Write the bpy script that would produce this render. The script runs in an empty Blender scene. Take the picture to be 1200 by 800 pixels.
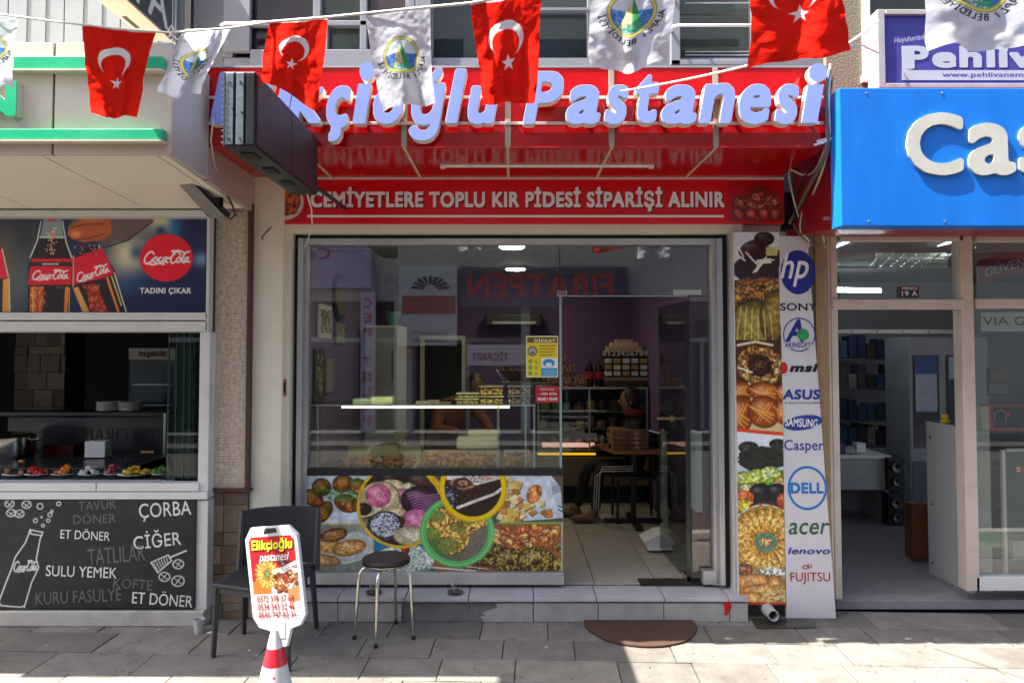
import bpy, bmesh, math, random
import numpy as np
from mathutils import Vector, Matrix
random.seed(7); rng=np.random.default_rng(5)
S=bpy.context.scene; C=S.collection
# ---------------- camera / light / exposure ----------------
F=840.0; CAMY=-5.2; CAMZ=1.86; TH=0.035; CY=408-F*math.tan(TH)
cam=bpy.data.objects.new('camera',bpy.data.cameras.new('camera')); C.objects.link(cam); S.camera=cam
cam.data.sensor_width=36; cam.data.lens=36*F/1200; cam.data.shift_y=-(400-CY)/1200
cam.location=(0,CAMY,CAMZ); cam.rotation_euler=(math.pi/2+TH,0,0); cam.data.clip_start=.05; cam.data.clip_end=500
SUN=Vector((.6,.138,-1)).normalized()
W=bpy.data.worlds.new('World'); S.world=W; W.use_nodes=True
wn=W.node_tree.nodes; wl=W.node_tree.links; bg=wn['Background']
sky=wn.new('ShaderNodeTexSky'); sky.sky_type='NISHITA'; sky.sun_disc=False
sky.sun_elevation=math.asin(-SUN.z); sky.sun_rotation=math.atan2(-SUN.x,-SUN.y); sky.altitude=20; sky.dust_density=3.0; sky.ozone_density=.4; sky.air_density=.8
wl.new(sky.outputs[0],bg.inputs[0]); bg.inputs[1].default_value=0.13
sl=bpy.data.lights.new('sun','SUN'); sl.energy=5.0; sl.angle=math.radians(.5); sl.color=(1,.95,.87)
so=bpy.data.objects.new('sun',sl); C.objects.link(so); so.rotation_euler=SUN.to_track_quat('-Z','Y').to_euler(); so.location=(-3,-6,8)
S.view_settings.view_transform='Standard'; S.view_settings.look='None'; S.view_settings.gamma=1
S.view_settings.exposure=2.1
S.cycles.max_bounces=8; S.cycles.transparent_max_bounces=24; S.cycles.caustics_reflective=False; S.cycles.caustics_refractive=False
S.cycles.sample_clamp_indirect=4
# ---------------- coordinates: a point of the picture at a known distance ----------------
def P(px,py,d):
    u=(px-600)/F; v=(CY-py)/F; y=math.cos(TH)-v*math.sin(TH); z=math.sin(TH)+v*math.cos(TH); t=d/y
    return Vector((u*t,d+CAMY,CAMZ+z*t))
def G(px,py,z=0):
    a=P(px,py,1)-Vector((0,CAMY,CAMZ)); t=(z-CAMZ)/a.z
    return Vector((a.x*t,CAMY+a.y*t,z))
def lin(c):
    if isinstance(c,str): c=[int(c[i:i+2],16)/255 for i in (0,2,4)]
    return [x/12.92 if x<=.04045 else ((x+.055)/1.055)**2.4 for x in c]
# ---------------- materials ----------------
MATS={}
def nt(name):
    m=bpy.data.materials.new(name); m.use_nodes=True; t=m.node_tree
    return m,t.nodes,t.links,t.nodes['Principled BSDF']
def mat(name,col,rough=.5,metal=0,var=.12,scale=6,bump=0,bscale=60,spec=.5,dirt=0,dcol='3a3028',stretch=None,coat=0,spots=0):
    if name in MATS: return MATS[name]
    m,n,l,b=nt(name); c=lin(col)
    tc=n.new('ShaderNodeTexCoord'); src=tc.outputs['Object']
    if stretch:
        mp=n.new('ShaderNodeMapping'); mp.inputs['Scale'].default_value=stretch; l.new(src,mp.inputs[0]); src=mp.outputs[0]
    nz=n.new('ShaderNodeTexNoise'); nz.inputs['Scale'].default_value=scale; nz.inputs['Detail'].default_value=6; nz.inputs['Roughness'].default_value=.65; l.new(src,nz.inputs[0])
    r=n.new('ShaderNodeValToRGB'); l.new(nz.outputs[0],r.inputs[0])
    r.color_ramp.elements[0].position=.3; r.color_ramp.elements[1].position=.7
    r.color_ramp.elements[0].color=[x*(1-var) for x in c]+[1]; r.color_ramp.elements[1].color=[min(1,x*(1+var)) for x in c]+[1]
    out=r.outputs[0]
    if dirt:
        n2=n.new('ShaderNodeTexNoise'); n2.inputs['Scale'].default_value=scale*.45; n2.inputs['Detail'].default_value=9; n2.inputs['Roughness'].default_value=.75; l.new(src,n2.inputs[0])
        r2=n.new('ShaderNodeValToRGB'); l.new(n2.outputs[0],r2.inputs[0]); r2.color_ramp.elements[0].position=.5; r2.color_ramp.elements[1].position=.75
        r2.color_ramp.elements[0].color=(0,0,0,1); r2.color_ramp.elements[1].color=(dirt,)*3+(1,)
        mx=n.new('ShaderNodeMix'); mx.data_type='RGBA'; l.new(r2.outputs[0],mx.inputs[0]); l.new(out,mx.inputs[6]); mx.inputs[7].default_value=lin(dcol)+[1]; out=mx.outputs[2]
    if spots:
        vv=n.new('ShaderNodeTexVoronoi'); vv.inputs['Scale'].default_value=spots; l.new(src,vv.inputs[0]); ad=n.new('ShaderNodeMath'); ad.operation='MULTIPLY_ADD'; l.new(nz.outputs[0],ad.inputs[0]); ad.inputs[1].default_value=.25; l.new(vv.outputs[0],ad.inputs[2])
        r3=n.new('ShaderNodeValToRGB'); l.new(ad.outputs[0],r3.inputs[0]); r3.color_ramp.elements[0].position=.2; r3.color_ramp.elements[0].color=(.55,.55,.55,1); r3.color_ramp.elements[1].position=.235; r3.color_ramp.elements[1].color=(0,0,0,1)
        mz=n.new('ShaderNodeMix'); mz.data_type='RGBA'; l.new(r3.outputs[0],mz.inputs[0]); l.new(out,mz.inputs[6]); mz.inputs[7].default_value=lin('2c2a28')+[1]; out=mz.outputs[2]
    l.new(out,b.inputs['Base Color']); b.inputs['Roughness'].default_value=rough; b.inputs['Metallic'].default_value=metal
    mr=n.new('ShaderNodeMapRange'); l.new(nz.outputs[0],mr.inputs[0]); mr.inputs[3].default_value=max(.02,rough-.08); mr.inputs[4].default_value=min(1,rough+.12); l.new(mr.outputs[0],b.inputs['Roughness'])
    b.inputs['Specular IOR Level'].default_value=spec; b.inputs['Coat Weight'].default_value=coat
    if bump:
        n3=n.new('ShaderNodeTexNoise'); n3.inputs['Scale'].default_value=bscale; n3.inputs['Detail'].default_value=5; l.new(src,n3.inputs[0])
        bp=n.new('ShaderNodeBump'); bp.inputs['Strength'].default_value=bump; bp.inputs['Distance'].default_value=.01; l.new(n3.outputs[0],bp.inputs['Height']); l.new(bp.outputs[0],b.inputs['Normal'])
    MATS[name]=m; return m
def speck(name,cols,scale=90,rough=.6,bump=.6,dist=.006):
    if name in MATS: return MATS[name]
    m,n,l,b=nt(name); tc=n.new('ShaderNodeTexCoord'); v=n.new('ShaderNodeTexVoronoi'); v.inputs['Scale'].default_value=scale; l.new(tc.outputs['Object'],v.inputs[0])
    r=n.new('ShaderNodeValToRGB'); sp=n.new('ShaderNodeSeparateColor'); l.new(v.outputs['Color'],sp.inputs[0]); l.new(sp.outputs[0],r.inputs[0])
    r.color_ramp.interpolation='CONSTANT'
    for i,c in enumerate(cols):
        e=r.color_ramp.elements[i] if i<2 else r.color_ramp.elements.new(i/len(cols)); e.position=i/len(cols); e.color=lin(c)+[1]
    l.new(r.outputs[0],b.inputs[0]); b.inputs['Roughness'].default_value=rough
    bp=n.new('ShaderNodeBump'); bp.inputs['Strength'].default_value=bump; bp.inputs['Distance'].default_value=dist; bp.invert=True; l.new(v.outputs['Distance'],bp.inputs['Height']); l.new(bp.outputs[0],b.inputs['Normal'])
    MATS[name]=m; return m
def bricky(name,c1,c2,cm,bw,bh,mortar=.004,rough=.8,bump=.5,rot=None):
    if name in MATS: return MATS[name]
    m,n,l,b=nt(name); tc=n.new('ShaderNodeTexCoord'); mp=n.new('ShaderNodeMapping'); mp.inputs['Rotation'].default_value=rot or (math.pi/2,0,0); l.new(tc.outputs['Object'],mp.inputs[0])
    t=n.new('ShaderNodeTexBrick'); t.inputs['Scale'].default_value=1; t.inputs['Brick Width'].default_value=bw; t.inputs['Row Height'].default_value=bh; t.inputs['Mortar Size'].default_value=mortar
    t.inputs['Color1'].default_value=lin(c1)+[1]; t.inputs['Color2'].default_value=lin(c2)+[1]; t.inputs['Mortar'].default_value=lin(cm)+[1]; l.new(mp.outputs[0],t.inputs[0])
    nz=n.new('ShaderNodeTexNoise'); nz.inputs['Scale'].default_value=35; nz.inputs['Detail'].default_value=6; l.new(tc.outputs['Object'],nz.inputs[0])
    mx=n.new('ShaderNodeMix'); mx.data_type='RGBA'; mx.blend_type='OVERLAY'; mx.inputs[0].default_value=.7; l.new(t.outputs[0],mx.inputs[6]); l.new(nz.outputs[0],mx.inputs[7]); l.new(mx.outputs[2],b.inputs[0])
    b.inputs['Roughness'].default_value=rough
    bp=n.new('ShaderNodeBump'); bp.inputs['Strength'].default_value=bump; bp.inputs['Distance'].default_value=.004; bp.invert=True; l.new(t.outputs['Fac'],bp.inputs['Height']); l.new(bp.outputs[0],b.inputs['Normal'])
    MATS[name]=m; return m
def glass(name,tint='ffffff',refl=.05,rough=0.0):
    if name in MATS: return MATS[name]
    m,n,l,b=nt(name); n.remove(b); o=n['Material Output']
    tr=n.new('ShaderNodeBsdfTransparent'); tr.inputs[0].default_value=lin(tint)+[1]; gl=n.new('ShaderNodeBsdfGlossy'); gl.inputs['Roughness'].default_value=rough
    lw=n.new('ShaderNodeLayerWeight'); lw.inputs[0].default_value=.5; pw=n.new('ShaderNodeMath'); pw.operation='POWER'; pw.inputs[1].default_value=5; l.new(lw.outputs['Facing'],pw.inputs[0])
    ml=n.new('ShaderNodeMath'); ml.operation='MULTIPLY_ADD'; ml.inputs[1].default_value=.9; ml.inputs[2].default_value=refl; l.new(pw.outputs[0],ml.inputs[0])
    mx=n.new('ShaderNodeMixShader'); l.new(ml.outputs[0],mx.inputs[0]); l.new(tr.outputs[0],mx.inputs[1]); l.new(gl.outputs[0],mx.inputs[2]); l.new(mx.outputs[0],o.inputs[0])
    MATS[name]=m; return m
def emit(name,col,s):
    if name in MATS: return MATS[name]
    m,n,l,b=nt(name); b.inputs['Emission Color'].default_value=lin(col)+[1]; b.inputs['Emission Strength'].default_value=s; b.inputs['Base Color'].default_value=lin(col)+[1]
    MATS[name]=m; return m
def vmat(name,rough=.4,trans=0,bump=0,spec=.5,coat=0):
    if name in MATS: return MATS[name]
    m,n,l,b=nt(name); a=n.new('ShaderNodeVertexColor'); a.layer_name='print'; l.new(a.outputs[0],b.inputs[0]); b.inputs['Roughness'].default_value=rough; b.inputs['Specular IOR Level'].default_value=spec; b.inputs['Coat Weight'].default_value=coat
    tc=n.new('ShaderNodeTexCoord'); nz=n.new('ShaderNodeTexNoise'); nz.inputs['Scale'].default_value=22; nz.inputs['Detail'].default_value=4; l.new(tc.outputs['Object'],nz.inputs[0])
    if bump:
        bp=n.new('ShaderNodeBump'); bp.inputs['Strength'].default_value=bump; bp.inputs['Distance'].default_value=.012; l.new(nz.outputs[0],bp.inputs['Height']); l.new(bp.outputs[0],b.inputs['Normal'])
    if trans:
        t=n.new('ShaderNodeBsdfTranslucent'); l.new(a.outputs[0],t.inputs[0]); mx=n.new('ShaderNodeMixShader'); mx.inputs[0].default_value=trans
        l.new(b.outputs[0],mx.inputs[1]); l.new(t.outputs[0],mx.inputs[2]); l.new(mx.outputs[0],n['Material Output'].inputs[0])
        if bump: l.new(bp.outputs[0],t.inputs['Normal'])
    MATS[name]=m; return m
# ---------------- objects ----------------
OFF={}
def thing(name,label,cat,loc=(0,0,0),group=None):
    o=bpy.data.objects.new(name,None); o.empty_display_size=.1; C.objects.link(o); o.location=loc; OFF[o]=Vector(loc)
    o['label']=label; o['category']=cat
    if group: o['group']=group
    return o
def root_off(o):
    while o is not None:
        if o in OFF: return OFF[o]
        o=o.parent
    return Vector((0,0,0))
def link(me,name,m,parent=None,**k):
    o=bpy.data.objects.new(name,me); C.objects.link(o)
    if m is not None and len(me.materials)==0: me.materials.append(m)
    if parent is not None: o.parent=parent
    for a,b in k.items(): o[a]=b
    return o
class M:
    def __init__(s): s.v=[]; s.f=[]
    def box(s,a,b,c=None):
        i=len(s.v); (x0,y0,z0),(x1,y1,z1)=a,b
        s.v+=[Vector(p) for p in ((x0,y0,z0),(x1,y0,z0),(x1,y1,z0),(x0,y1,z0),(x0,y0,z1),(x1,y0,z1),(x1,y1,z1),(x0,y1,z1))]
        s.f+=[[i+j for j in q] for q in ((0,3,2,1),(4,5,6,7),(0,1,5,4),(1,2,6,5),(2,3,7,6),(3,0,4,7))]; return s
    def hexa(s,q,n,t):
        # quad of 4 points, thickness t along n
        i=len(s.v); n=Vector(n)*t; s.v+=[Vector(p) for p in q]+[Vector(p)+n for p in q]
        s.f+=[[i+j for j in g] for g in ((0,1,2,3),(7,6,5,4),(0,4,5,1),(1,5,6,2),(2,6,7,3),(3,7,4,0))]; return s
    def prism(s,pts,n,t):
        i=len(s.v); k=len(pts); n=Vector(n)*t; s.v+=[Vector(p) for p in pts]+[Vector(p)+n for p in pts]
        s.f+=[[i+j for j in range(k)],[i+k+j for j in reversed(range(k))]]+[[i+j,i+k+j,i+k+(j+1)%k,i+(j+1)%k] for j in range(k)]; return s
    def tube(s,pts,r,n=8,cap=True):
        pts=[Vector(p) for p in pts]; rr=r if isinstance(r,(list,tuple)) else [r]*len(pts); i0=len(s.v)
        up=Vector((0,0,1)); prev=None
        for k,p in enumerate(pts):
            d=(pts[min(k+1,len(pts)-1)]-pts[max(k-1,0)]).normalized()
            if prev is None:
                a=d.cross(up if abs(d.z)<.9 else Vector((1,0,0))).normalized()
            else: a=(prev-d*prev.dot(d)).normalized()
            prev=a; b=d.cross(a)
            for j in range(n):
                t=2*math.pi*j/n; s.v.append(p+(a*math.cos(t)+b*math.sin(t))*rr[k])
        for k in range(len(pts)-1):
            for j in range(n): s.f.append([i0+k*n+j,i0+k*n+(j+1)%n,i0+(k+1)*n+(j+1)%n,i0+(k+1)*n+j])
        if cap: s.f.append([i0+j for j in reversed(range(n))]); s.f.append([i0+(len(pts)-1)*n+j for j in range(n)])
        return s
    def lathe(s,prof,c,n=24,axis='z'):
        i0=len(s.v); c=Vector(c)
        for r,h in prof:
            for j in range(n):
                t=2*math.pi*j/n; x,y=r*math.cos(t),r*math.sin(t)
                s.v.append(c+(Vector((x,y,h)) if axis=='z' else Vector((x,h,y)) if axis=='y' else Vector((h,x,y))))
        for k in range(len(prof)-1):
            for j in range(n): s.f.append([i0+k*n+j,i0+k*n+(j+1)%n,i0+(k+1)*n+(j+1)%n,i0+(k+1)*n+j])
        s.f.append([i0+j for j in reversed(range(n))]); s.f.append([i0+(len(prof)-1)*n+j for j in range(n)]); return s
    def ell(s,c,r,n=12,mm=8,jit=0):
        i0=len(s.v); c=Vector(c)
        for k in range(mm+1):
            ph=math.pi*k/mm
            for j in range(n):
                t=2*math.pi*j/n; q=1+jit*(random.random()-.5)
                s.v.append(c+Vector((r[0]*math.sin(ph)*math.cos(t)*q,r[1]*math.sin(ph)*math.sin(t)*q,r[2]*math.cos(ph)*q)))
        for k in range(mm):
            for j in range(n): s.f.append([i0+k*n+j,i0+(k+1)*n+j,i0+(k+1)*n+(j+1)%n,i0+k*n+(j+1)%n])
        return s
    def obj(s,name,m,parent=None,bev=0,smooth=False,seg=2,**k):
        off=root_off(parent); me=bpy.data.meshes.new(name); me.from_pydata([tuple(p-off) for p in s.v],[],s.f)
        bm=bmesh.new(); bm.from_mesh(me); bmesh.ops.remove_doubles(bm,verts=bm.verts,dist=1e-6)
        bmesh.ops.recalc_face_normals(bm,faces=bm.faces)
        if bev:
            ed=[e for e in bm.edges if len(e.link_faces)==2 and e.calc_face_angle(0)>.5]
            bmesh.ops.bevel(bm,geom=ed,offset=bev,segments=seg,affect='EDGES',profile=.5,clamp_overlap=True)
        bm.to_mesh(me); bm.free()
        if smooth:
            for p in me.polygons: p.use_smooth=True
            try: me.set_sharp_from_angle(angle=math.radians(40))
            except Exception: pass
        return link(me,name,m,parent,**k)
def solo(o,label,cat,group=None):
    o['label']=label; o['category']=cat
    if group: o['group']=group
    me=o.data; c=sum((v.co for v in me.vertices),Vector())/max(1,len(me.vertices)); mn=min(v.co.z for v in me.vertices); c.z=mn
    me.transform(Matrix.Translation(-c)); o.location=c; return o
def pbox(x0,y0,x1,y1,d,t=.05,m=None,d2=None):
    """box whose front face fills the rectangle seen at distance d"""
    m=m or M(); ym=(y0+y1)/2; a=P(x0,ym,d); b=P(x1,ym,d); zt=P((x0+x1)/2,y0,d).z; zb=P((x0+x1)/2,y1,d).z
    return m.box((a.x,a.y,zb),(b.x,a.y+t,zt))
def cube(a,b): return M().box(a,b)
# ---------------- text ----------------
TC={}
def font_mesh(s,res=4,sp=1.0):
    key=(s,round(sp,3))
    if key in TC: return TC[key]
    cu=bpy.data.curves.new('t','FONT'); cu.body=s; cu.space_character=sp; cu.size=1; cu.resolution_u=res
    ob=bpy.data.objects.new('t',cu); C.objects.link(ob); bpy.context.view_layer.update()
    me=bpy.data.meshes.new_from_object(ob.evaluated_get(bpy.context.evaluated_depsgraph_get()))
    v=np.array([x.co[:2] for x in me.vertices]).reshape(-1,2); f=[list(p.vertices) for p in me.polygons]
    bpy.data.objects.remove(ob); bpy.data.curves.remove(cu); bpy.data.meshes.remove(me)
    TC[key]=(v,f); return TC[key]
def raster(s,R=64,shear=0,pad=10,sp=1.0):
    v,f=font_mesh(s,4,sp); v=v*R; v=v.copy(); v[:,0]+=shear*v[:,1]
    mn=v.min(0)-pad; v=v-mn; wh=np.ceil(v.max(0)+pad).astype(int); im=np.zeros((wh[1],wh[0]))
    for t in f:
        for k in range(1,len(t)-1):
            a,b,c=v[t[0]],v[t[k]],v[t[k+1]]; x0,y0=np.floor(np.minimum(np.minimum(a,b),c)).astype(int); x1,y1=np.ceil(np.maximum(np.maximum(a,b),c)).astype(int)+1
            den=(b[0]-a[0])*(c[1]-a[1])-(c[0]-a[0])*(b[1]-a[1])
            if abs(den)<1e-9: continue
            xs=np.arange(x0,x1)+.5; ys=np.arange(y0,y1)+.5; X,Y=np.meshgrid(xs,ys)
            w1=((X-a[0])*(c[1]-a[1])-(c[0]-a[0])*(Y-a[1]))/den; w2=((b[0]-a[0])*(Y-a[1])-(X-a[0])*(b[1]-a[1]))/den
            mk=(w1>=0)&(w2>=0)&(w1+w2<=1); im[y0:y1,x0:x1][mk]=1
    return im,mn
def blur(im,sg):
    r=int(3*sg)+1; k=np.exp(-np.arange(-r,r+1)**2/(2*sg*sg)); k/=k.sum()
    p=np.pad(im,r); p=np.apply_along_axis(lambda q:np.convolve(q,k,'valid'),1,p); p=np.apply_along_axis(lambda q:np.convolve(q,k,'valid'),0,p); return p
def loops(im,th):
    H,Wd=im.shape; b=im>th; seg={}
    mixed=(b[:-1,:-1].astype(int)+b[1:,:-1]+b[:-1,1:]+b[1:,1:]); ys,xs=np.nonzero((mixed>0)&(mixed<4)); pos={}
    def ept(e):
        if e not in pos:
            k,x,y=e; a=im[y,x]; c=im[y,x+1] if k==0 else im[y+1,x]; t=(th-a)/(c-a); pos[e]=(x+t,y) if k==0 else (x,y+t)
        return e
    for y,x in zip(ys.tolist(),xs.tolist()):
        q=(b[y,x],b[y,x+1],b[y+1,x+1],b[y+1,x]); E=((0,x,y),(1,x+1,y),(0,x,y+1),(1,x,y))
        cr=[E[i] for i in range(4) if q[i]!=q[(i+1)%4]]
        if len(cr)==2: pr=[(cr[0],cr[1])]
        elif q[0]: pr=[(E[0],E[1]),(E[2],E[3])]
        else: pr=[(E[0],E[3]),(E[1],E[2])]
        for a,c in pr: seg.setdefault(ept(a),[]).append(ept(c)); seg.setdefault(c,[]).append(a)
    out=[]; seen=set()
    for s in list(seg):
        if s in seen: continue
        L=[s]; seen.add(s); cur=s
        while True:
            nx=[e for e in seg[cur] if e not in seen]
            if not nx: break
            cur=nx[0]; seen.add(cur); L.append(cur)
        if len(L)>5: out.append(np.array([pos[e] for e in L]))
    return out
def simp(L,tol):
    n=len(L); i0=0; i1=int(np.argmax(((L-L[0])**2).sum(1))); keep={i0,i1}
    L2=np.vstack([L,L[:1]])
    def rec(a,b):
        if b-a<2: return
        p,q=L2[a],L2[b]; d=q-p; nn=np.hypot(*d) or 1e-9; dist=np.abs(d[0]*(L2[a+1:b,1]-p[1])-d[1]*(L2[a+1:b,0]-p[0]))/nn
        k=int(dist.argmax())
        if dist[k]>tol: keep.add(a+1+k); rec(a,a+1+k); rec(a+1+k,b)
    rec(0,i1); rec(i1,n); return L2[sorted(keep)]
def bold_loops(s,bold,shear=0,R=64,tol=.12,sm=.75):
    """letter outlines made heavier with crisp corners"""
    R=R*1.4; im,mn=raster(s,R,shear,12,1+bold*2.2); d=bold*R; k=int(d); fr=d-k; g=im
    def dil(g,n):
        o=g
        for dx in range(-n,n+1):
            for dy in range(-n,n+1):
                if abs(dx)+abs(dy)<=n*1.7+.01: o=np.maximum(o,np.roll(np.roll(g,dx,1),dy,0))
        return o
    a=blur(dil(im,k),sm)
    if fr>.05: a=a*(1-fr)+blur(dil(im,k+1),sm)*fr
    return [(simp(L,tol)+mn)/R for L in loops(a,.5)]
def fill_mesh(LL,ext=False):
    cu=bpy.data.curves.new('c','CURVE'); cu.dimensions='2D'; cu.fill_mode='BOTH'; cu.extrude=.5 if ext else 0
    for L in LL:
        sp=cu.splines.new('POLY'); sp.points.add(len(L)-1); sp.points.foreach_set('co',np.hstack([L,np.zeros((len(L),1)),np.ones((len(L),1))]).ravel()); sp.use_cyclic_u=True
    ob=bpy.data.objects.new('c',cu); C.objects.link(ob); bpy.context.view_layer.update()
    me=bpy.data.meshes.new_from_object(ob.evaluated_get(bpy.context.evaluated_depsgraph_get()))
    v=np.array([x.co[:] for x in me.vertices]).reshape(-1,3); f=[list(p.vertices) for p in me.polygons]
    bpy.data.objects.remove(ob); bpy.data.curves.remove(cu); bpy.data.meshes.remove(me); return v,f
def place(v,f,bb,O,U,V,ext,name,m,parent,lift=.0015,**k):
    O,U,V=Vector(O),Vector(U),Vector(V); N=U.cross(V).normalized(); x0,y0,x1,y1=bb; off=root_off(parent)
    pts=[tuple(O+U*((p[0]-x0)/(x1-x0))+V*((p[1]-y0)/(y1-y0))+N*(lift+(p[2]+.5)*ext)-off) for p in v]
    me=bpy.data.meshes.new(name); me.from_pydata(pts,[],f); return link(me,name,m,parent,**k)
def text(s,O,U,V,name,m,parent,bold=0,shear=0,ext=0,lift=.0015,R=48,sm=.75,**k):
    if bold or ext:
        LL=bold_loops(s,max(bold,.002),shear,R,.12,sm); v,f=fill_mesh(LL,ext>0)
    else:
        v2,f=font_mesh(s,2); v2=v2.copy(); v2[:,0]+=shear*v2[:,1]; v=np.hstack([v2,np.zeros((len(v2),1))])
    if not ext: v[:,2]=-.5
    bb=(v[:,0].min(),v[:,1].min(),v[:,0].max(),v[:,1].max())
    return place(v,f,bb,O,U,V,ext,name,m,parent,lift,**k)
def ptext(s,x0,y0,x1,y1,d,name,m,parent,rot=0,**k):
    """text filling the rectangle seen at distance d, facing the street"""
    ym=(y0+y1)/2; a=P(x0,ym,d); b=P(x1,ym,d); zt=P((x0+x1)/2,y0,d).z; zb=P((x0+x1)/2,y1,d).z
    O=Vector((a.x,a.y,zb)); U=Vector((b.x-a.x,0,0)); V=Vector((0,0,zt-zb))
    if rot:
        c=O+U/2+V/2; R=Matrix.Rotation(-rot,3,'Y'); U=R@U; V=R@V; O=c-U/2-V/2
    return text(s,O,U,V,name,m,parent,**k)
# ---------------- printed pictures: painted grids ----------------
def vnoise(h,w,cell,seed):
    r=np.random.default_rng(seed); gh,gw=int(h/cell)+3,int(w/cell)+3; g=r.random((gh,gw)); ys=np.arange(h)/cell; xs=np.arange(w)/cell
    y0=ys.astype(int); x0=xs.astype(int); fy=(ys-y0)[:,None]; fx=(xs-x0)[None]; fy=fy*fy*(3-2*fy); fx=fx*fx*(3-2*fx)
    a=g[y0][:,x0]; b=g[y0][:,x0+1]; c=g[y0+1][:,x0]; d=g[y0+1][:,x0+1]; return (a*(1-fx)+b*fx)*(1-fy)+(c*(1-fx)+d*fx)*fy
class Can:
    def __init__(s,w,h,ss,bg):
        s.w,s.h,s.ss=w,h,ss; s.W,s.H=int(round(w*ss))+1,int(round(h*ss))+1; s.X,s.Y=np.meshgrid(np.linspace(0,w,s.W),np.linspace(0,h,s.H))
        s.im=np.ones((s.H,s.W,3))*np.array(bg,float); s.al=None
        s.N=[vnoise(s.H,s.W,c,i) for i,c in enumerate((2*ss,5*ss,14*ss))]; s.R=rng.random((s.H,s.W))
    def mix(s,a,col):
        a=np.clip(a,0,1)[...,None]; s.im=s.im*(1-a)+np.asarray(col,float)*a
    def _e(s,cx,cy,rx,ry,ang=0):
        c,q=math.cos(ang),math.sin(ang); x=s.X-cx; y=s.Y-cy; return np.sqrt(((x*c+y*q)/rx)**2+((-x*q+y*c)/ry)**2)
    def ell(s,cx,cy,rx,ry,col,ang=0,soft=.7):
        r=s._e(cx,cy,rx,ry,ang); s.mix((1-r)*min(rx,ry)/soft+.5,col); return r
    def blob(s,cx,cy,rx,ry,c1,c2,ang=0,tex=.25,n=1,hl=.25,edge=True):
        r=s._e(cx,cy,rx,ry,ang)
        if edge: s.mix(((1.10-r)*min(rx,ry)+.3)*.5,np.array(c2)*.55)
        t=np.clip(r,0,1)[...,None]**1.6; col=np.array(c1)*(1-t)+np.array(c2)*t; col=col*(1+tex*(s.N[n]-.5)[...,None]*2)*(1+.13*(s.N[0]-.5)[...,None]*2)*(1+.08*(s.R-.5)[...,None])
        h=np.exp(-(((s.X-cx+rx*.3)/(rx*.4))**2+((s.Y-cy+ry*.4)/(ry*.3))**2))[...,None]; col=col+(255-col)*h*hl
        s.mix((1-r)*min(rx,ry)+.5,np.clip(col,0,255)); return r
    def spk(s,cx,cy,rx,ry,col,dens=.35,n=0,ang=0):
        r=s._e(cx,cy,rx,ry,ang); s.mix(((r<1)&(s.N[n]*.6+s.R*.4>1-dens)).astype(float)*.9,col)
    def ring(s,cx,cy,rx,ry,w,col,a=1):
        r=s._e(cx,cy,rx,ry); m=min(rx,ry); s.mix(a*np.minimum(((1-r)*m+.5),((r-1)*m+w+.5)),col)
    def poly(s,pts,col,soft=.6):
        d=np.full(s.X.shape,1e9); ins=np.zeros(s.X.shape,bool); n=len(pts)
        for i in range(n):
            (x0,y0),(x1,y1)=pts[i],pts[(i+1)%n]; dx,dy=x1-x0,y1-y0; t=np.clip(((s.X-x0)*dx+(s.Y-y0)*dy)/(dx*dx+dy*dy+1e-9),0,1)
            d=np.minimum(d,np.hypot(s.X-x0-t*dx,s.Y-y0-t*dy)); cnd=((y0>s.Y)!=(y1>s.Y))&(s.X<(x1-x0)*(s.Y-y0)/((y1-y0) or 1e-9)+x0); ins^=cnd
        s.mix(np.where(ins,d,-d)/soft+.5,col)
    def line(s,pts,w,col,a=1):
        d=np.full(s.X.shape,1e9)
        for (x0,y0),(x1,y1) in zip(pts[:-1],pts[1:]):
            dx,dy=x1-x0,y1-y0; t=np.clip(((s.X-x0)*dx+(s.Y-y0)*dy)/(dx*dx+dy*dy+1e-9),0,1); d=np.minimum(d,np.hypot(s.X-x0-t*dx,s.Y-y0-t*dy))
        s.mix(a*np.clip(w/2-d+.5,0,1),col)
    def glyph(s,ch,cx,cy,h,ang,col,mirror=False):
        if ch==' ': return
        im,mn=raster(ch,26,0,3); im=blur(im,.8); c,q=math.cos(ang),math.sin(ang); x=s.X-cx; y=s.Y-cy; u=(x*c+y*q)/h*26*.95; v=-(-x*q+y*c)/h*26*.95
        if mirror: u=-u
        iu=np.round(u+im.shape[1]/2).astype(int); iv=np.round(v+9.5-mn[1]-0).astype(int); ok=(iu>=0)&(iu<im.shape[1])&(iv>=0)&(iv<im.shape[0])
        a=np.where(ok,im[np.clip(iv,0,im.shape[0]-1),np.clip(iu,0,im.shape[1]-1)],0); s.mix(np.clip(a*1.6,0,1),col)
    def grain(s,amp=.12,n=0): s.im=np.clip(s.im*(1+amp*(s.N[n]-.5)[...,None]*2),0,255)
    def mesh(s,name,m,parent,fn,**k):
        """fn maps arrays (a,b) in 0..1 (right, down) to X,Y,Z"""
        off=root_off(parent); a=s.X/s.w; b=s.Y/s.h; p=np.stack(fn(a,b),-1)-np.array(off); n=s.H*s.W
        me=bpy.data.meshes.new(name); idx=np.arange(n).reshape(s.H,s.W); q=np.stack([idx[1:,:-1],idx[1:,1:],idx[:-1,1:],idx[:-1,:-1]],-1).reshape(-1,4)
        me.vertices.add(n); me.vertices.foreach_set('co',p.reshape(-1)); me.loops.add(q.size); me.loops.foreach_set('vertex_index',q.ravel().astype(np.int32))
        me.polygons.add(len(q)); me.polygons.foreach_set('loop_start',np.arange(len(q),dtype=np.int32)*4); me.update(calc_edges=True)
        at=me.color_attributes.new('print','BYTE_COLOR','POINT'); c=np.clip(s.im/255,0,1).reshape(-1,3); at.data.foreach_set('color_srgb',np.hstack([c,np.ones((n,1))]).ravel())
        me.polygons.foreach_set('use_smooth',np.ones(len(q),bool)); me.update(); return link(me,name,m,parent,**k)
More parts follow.
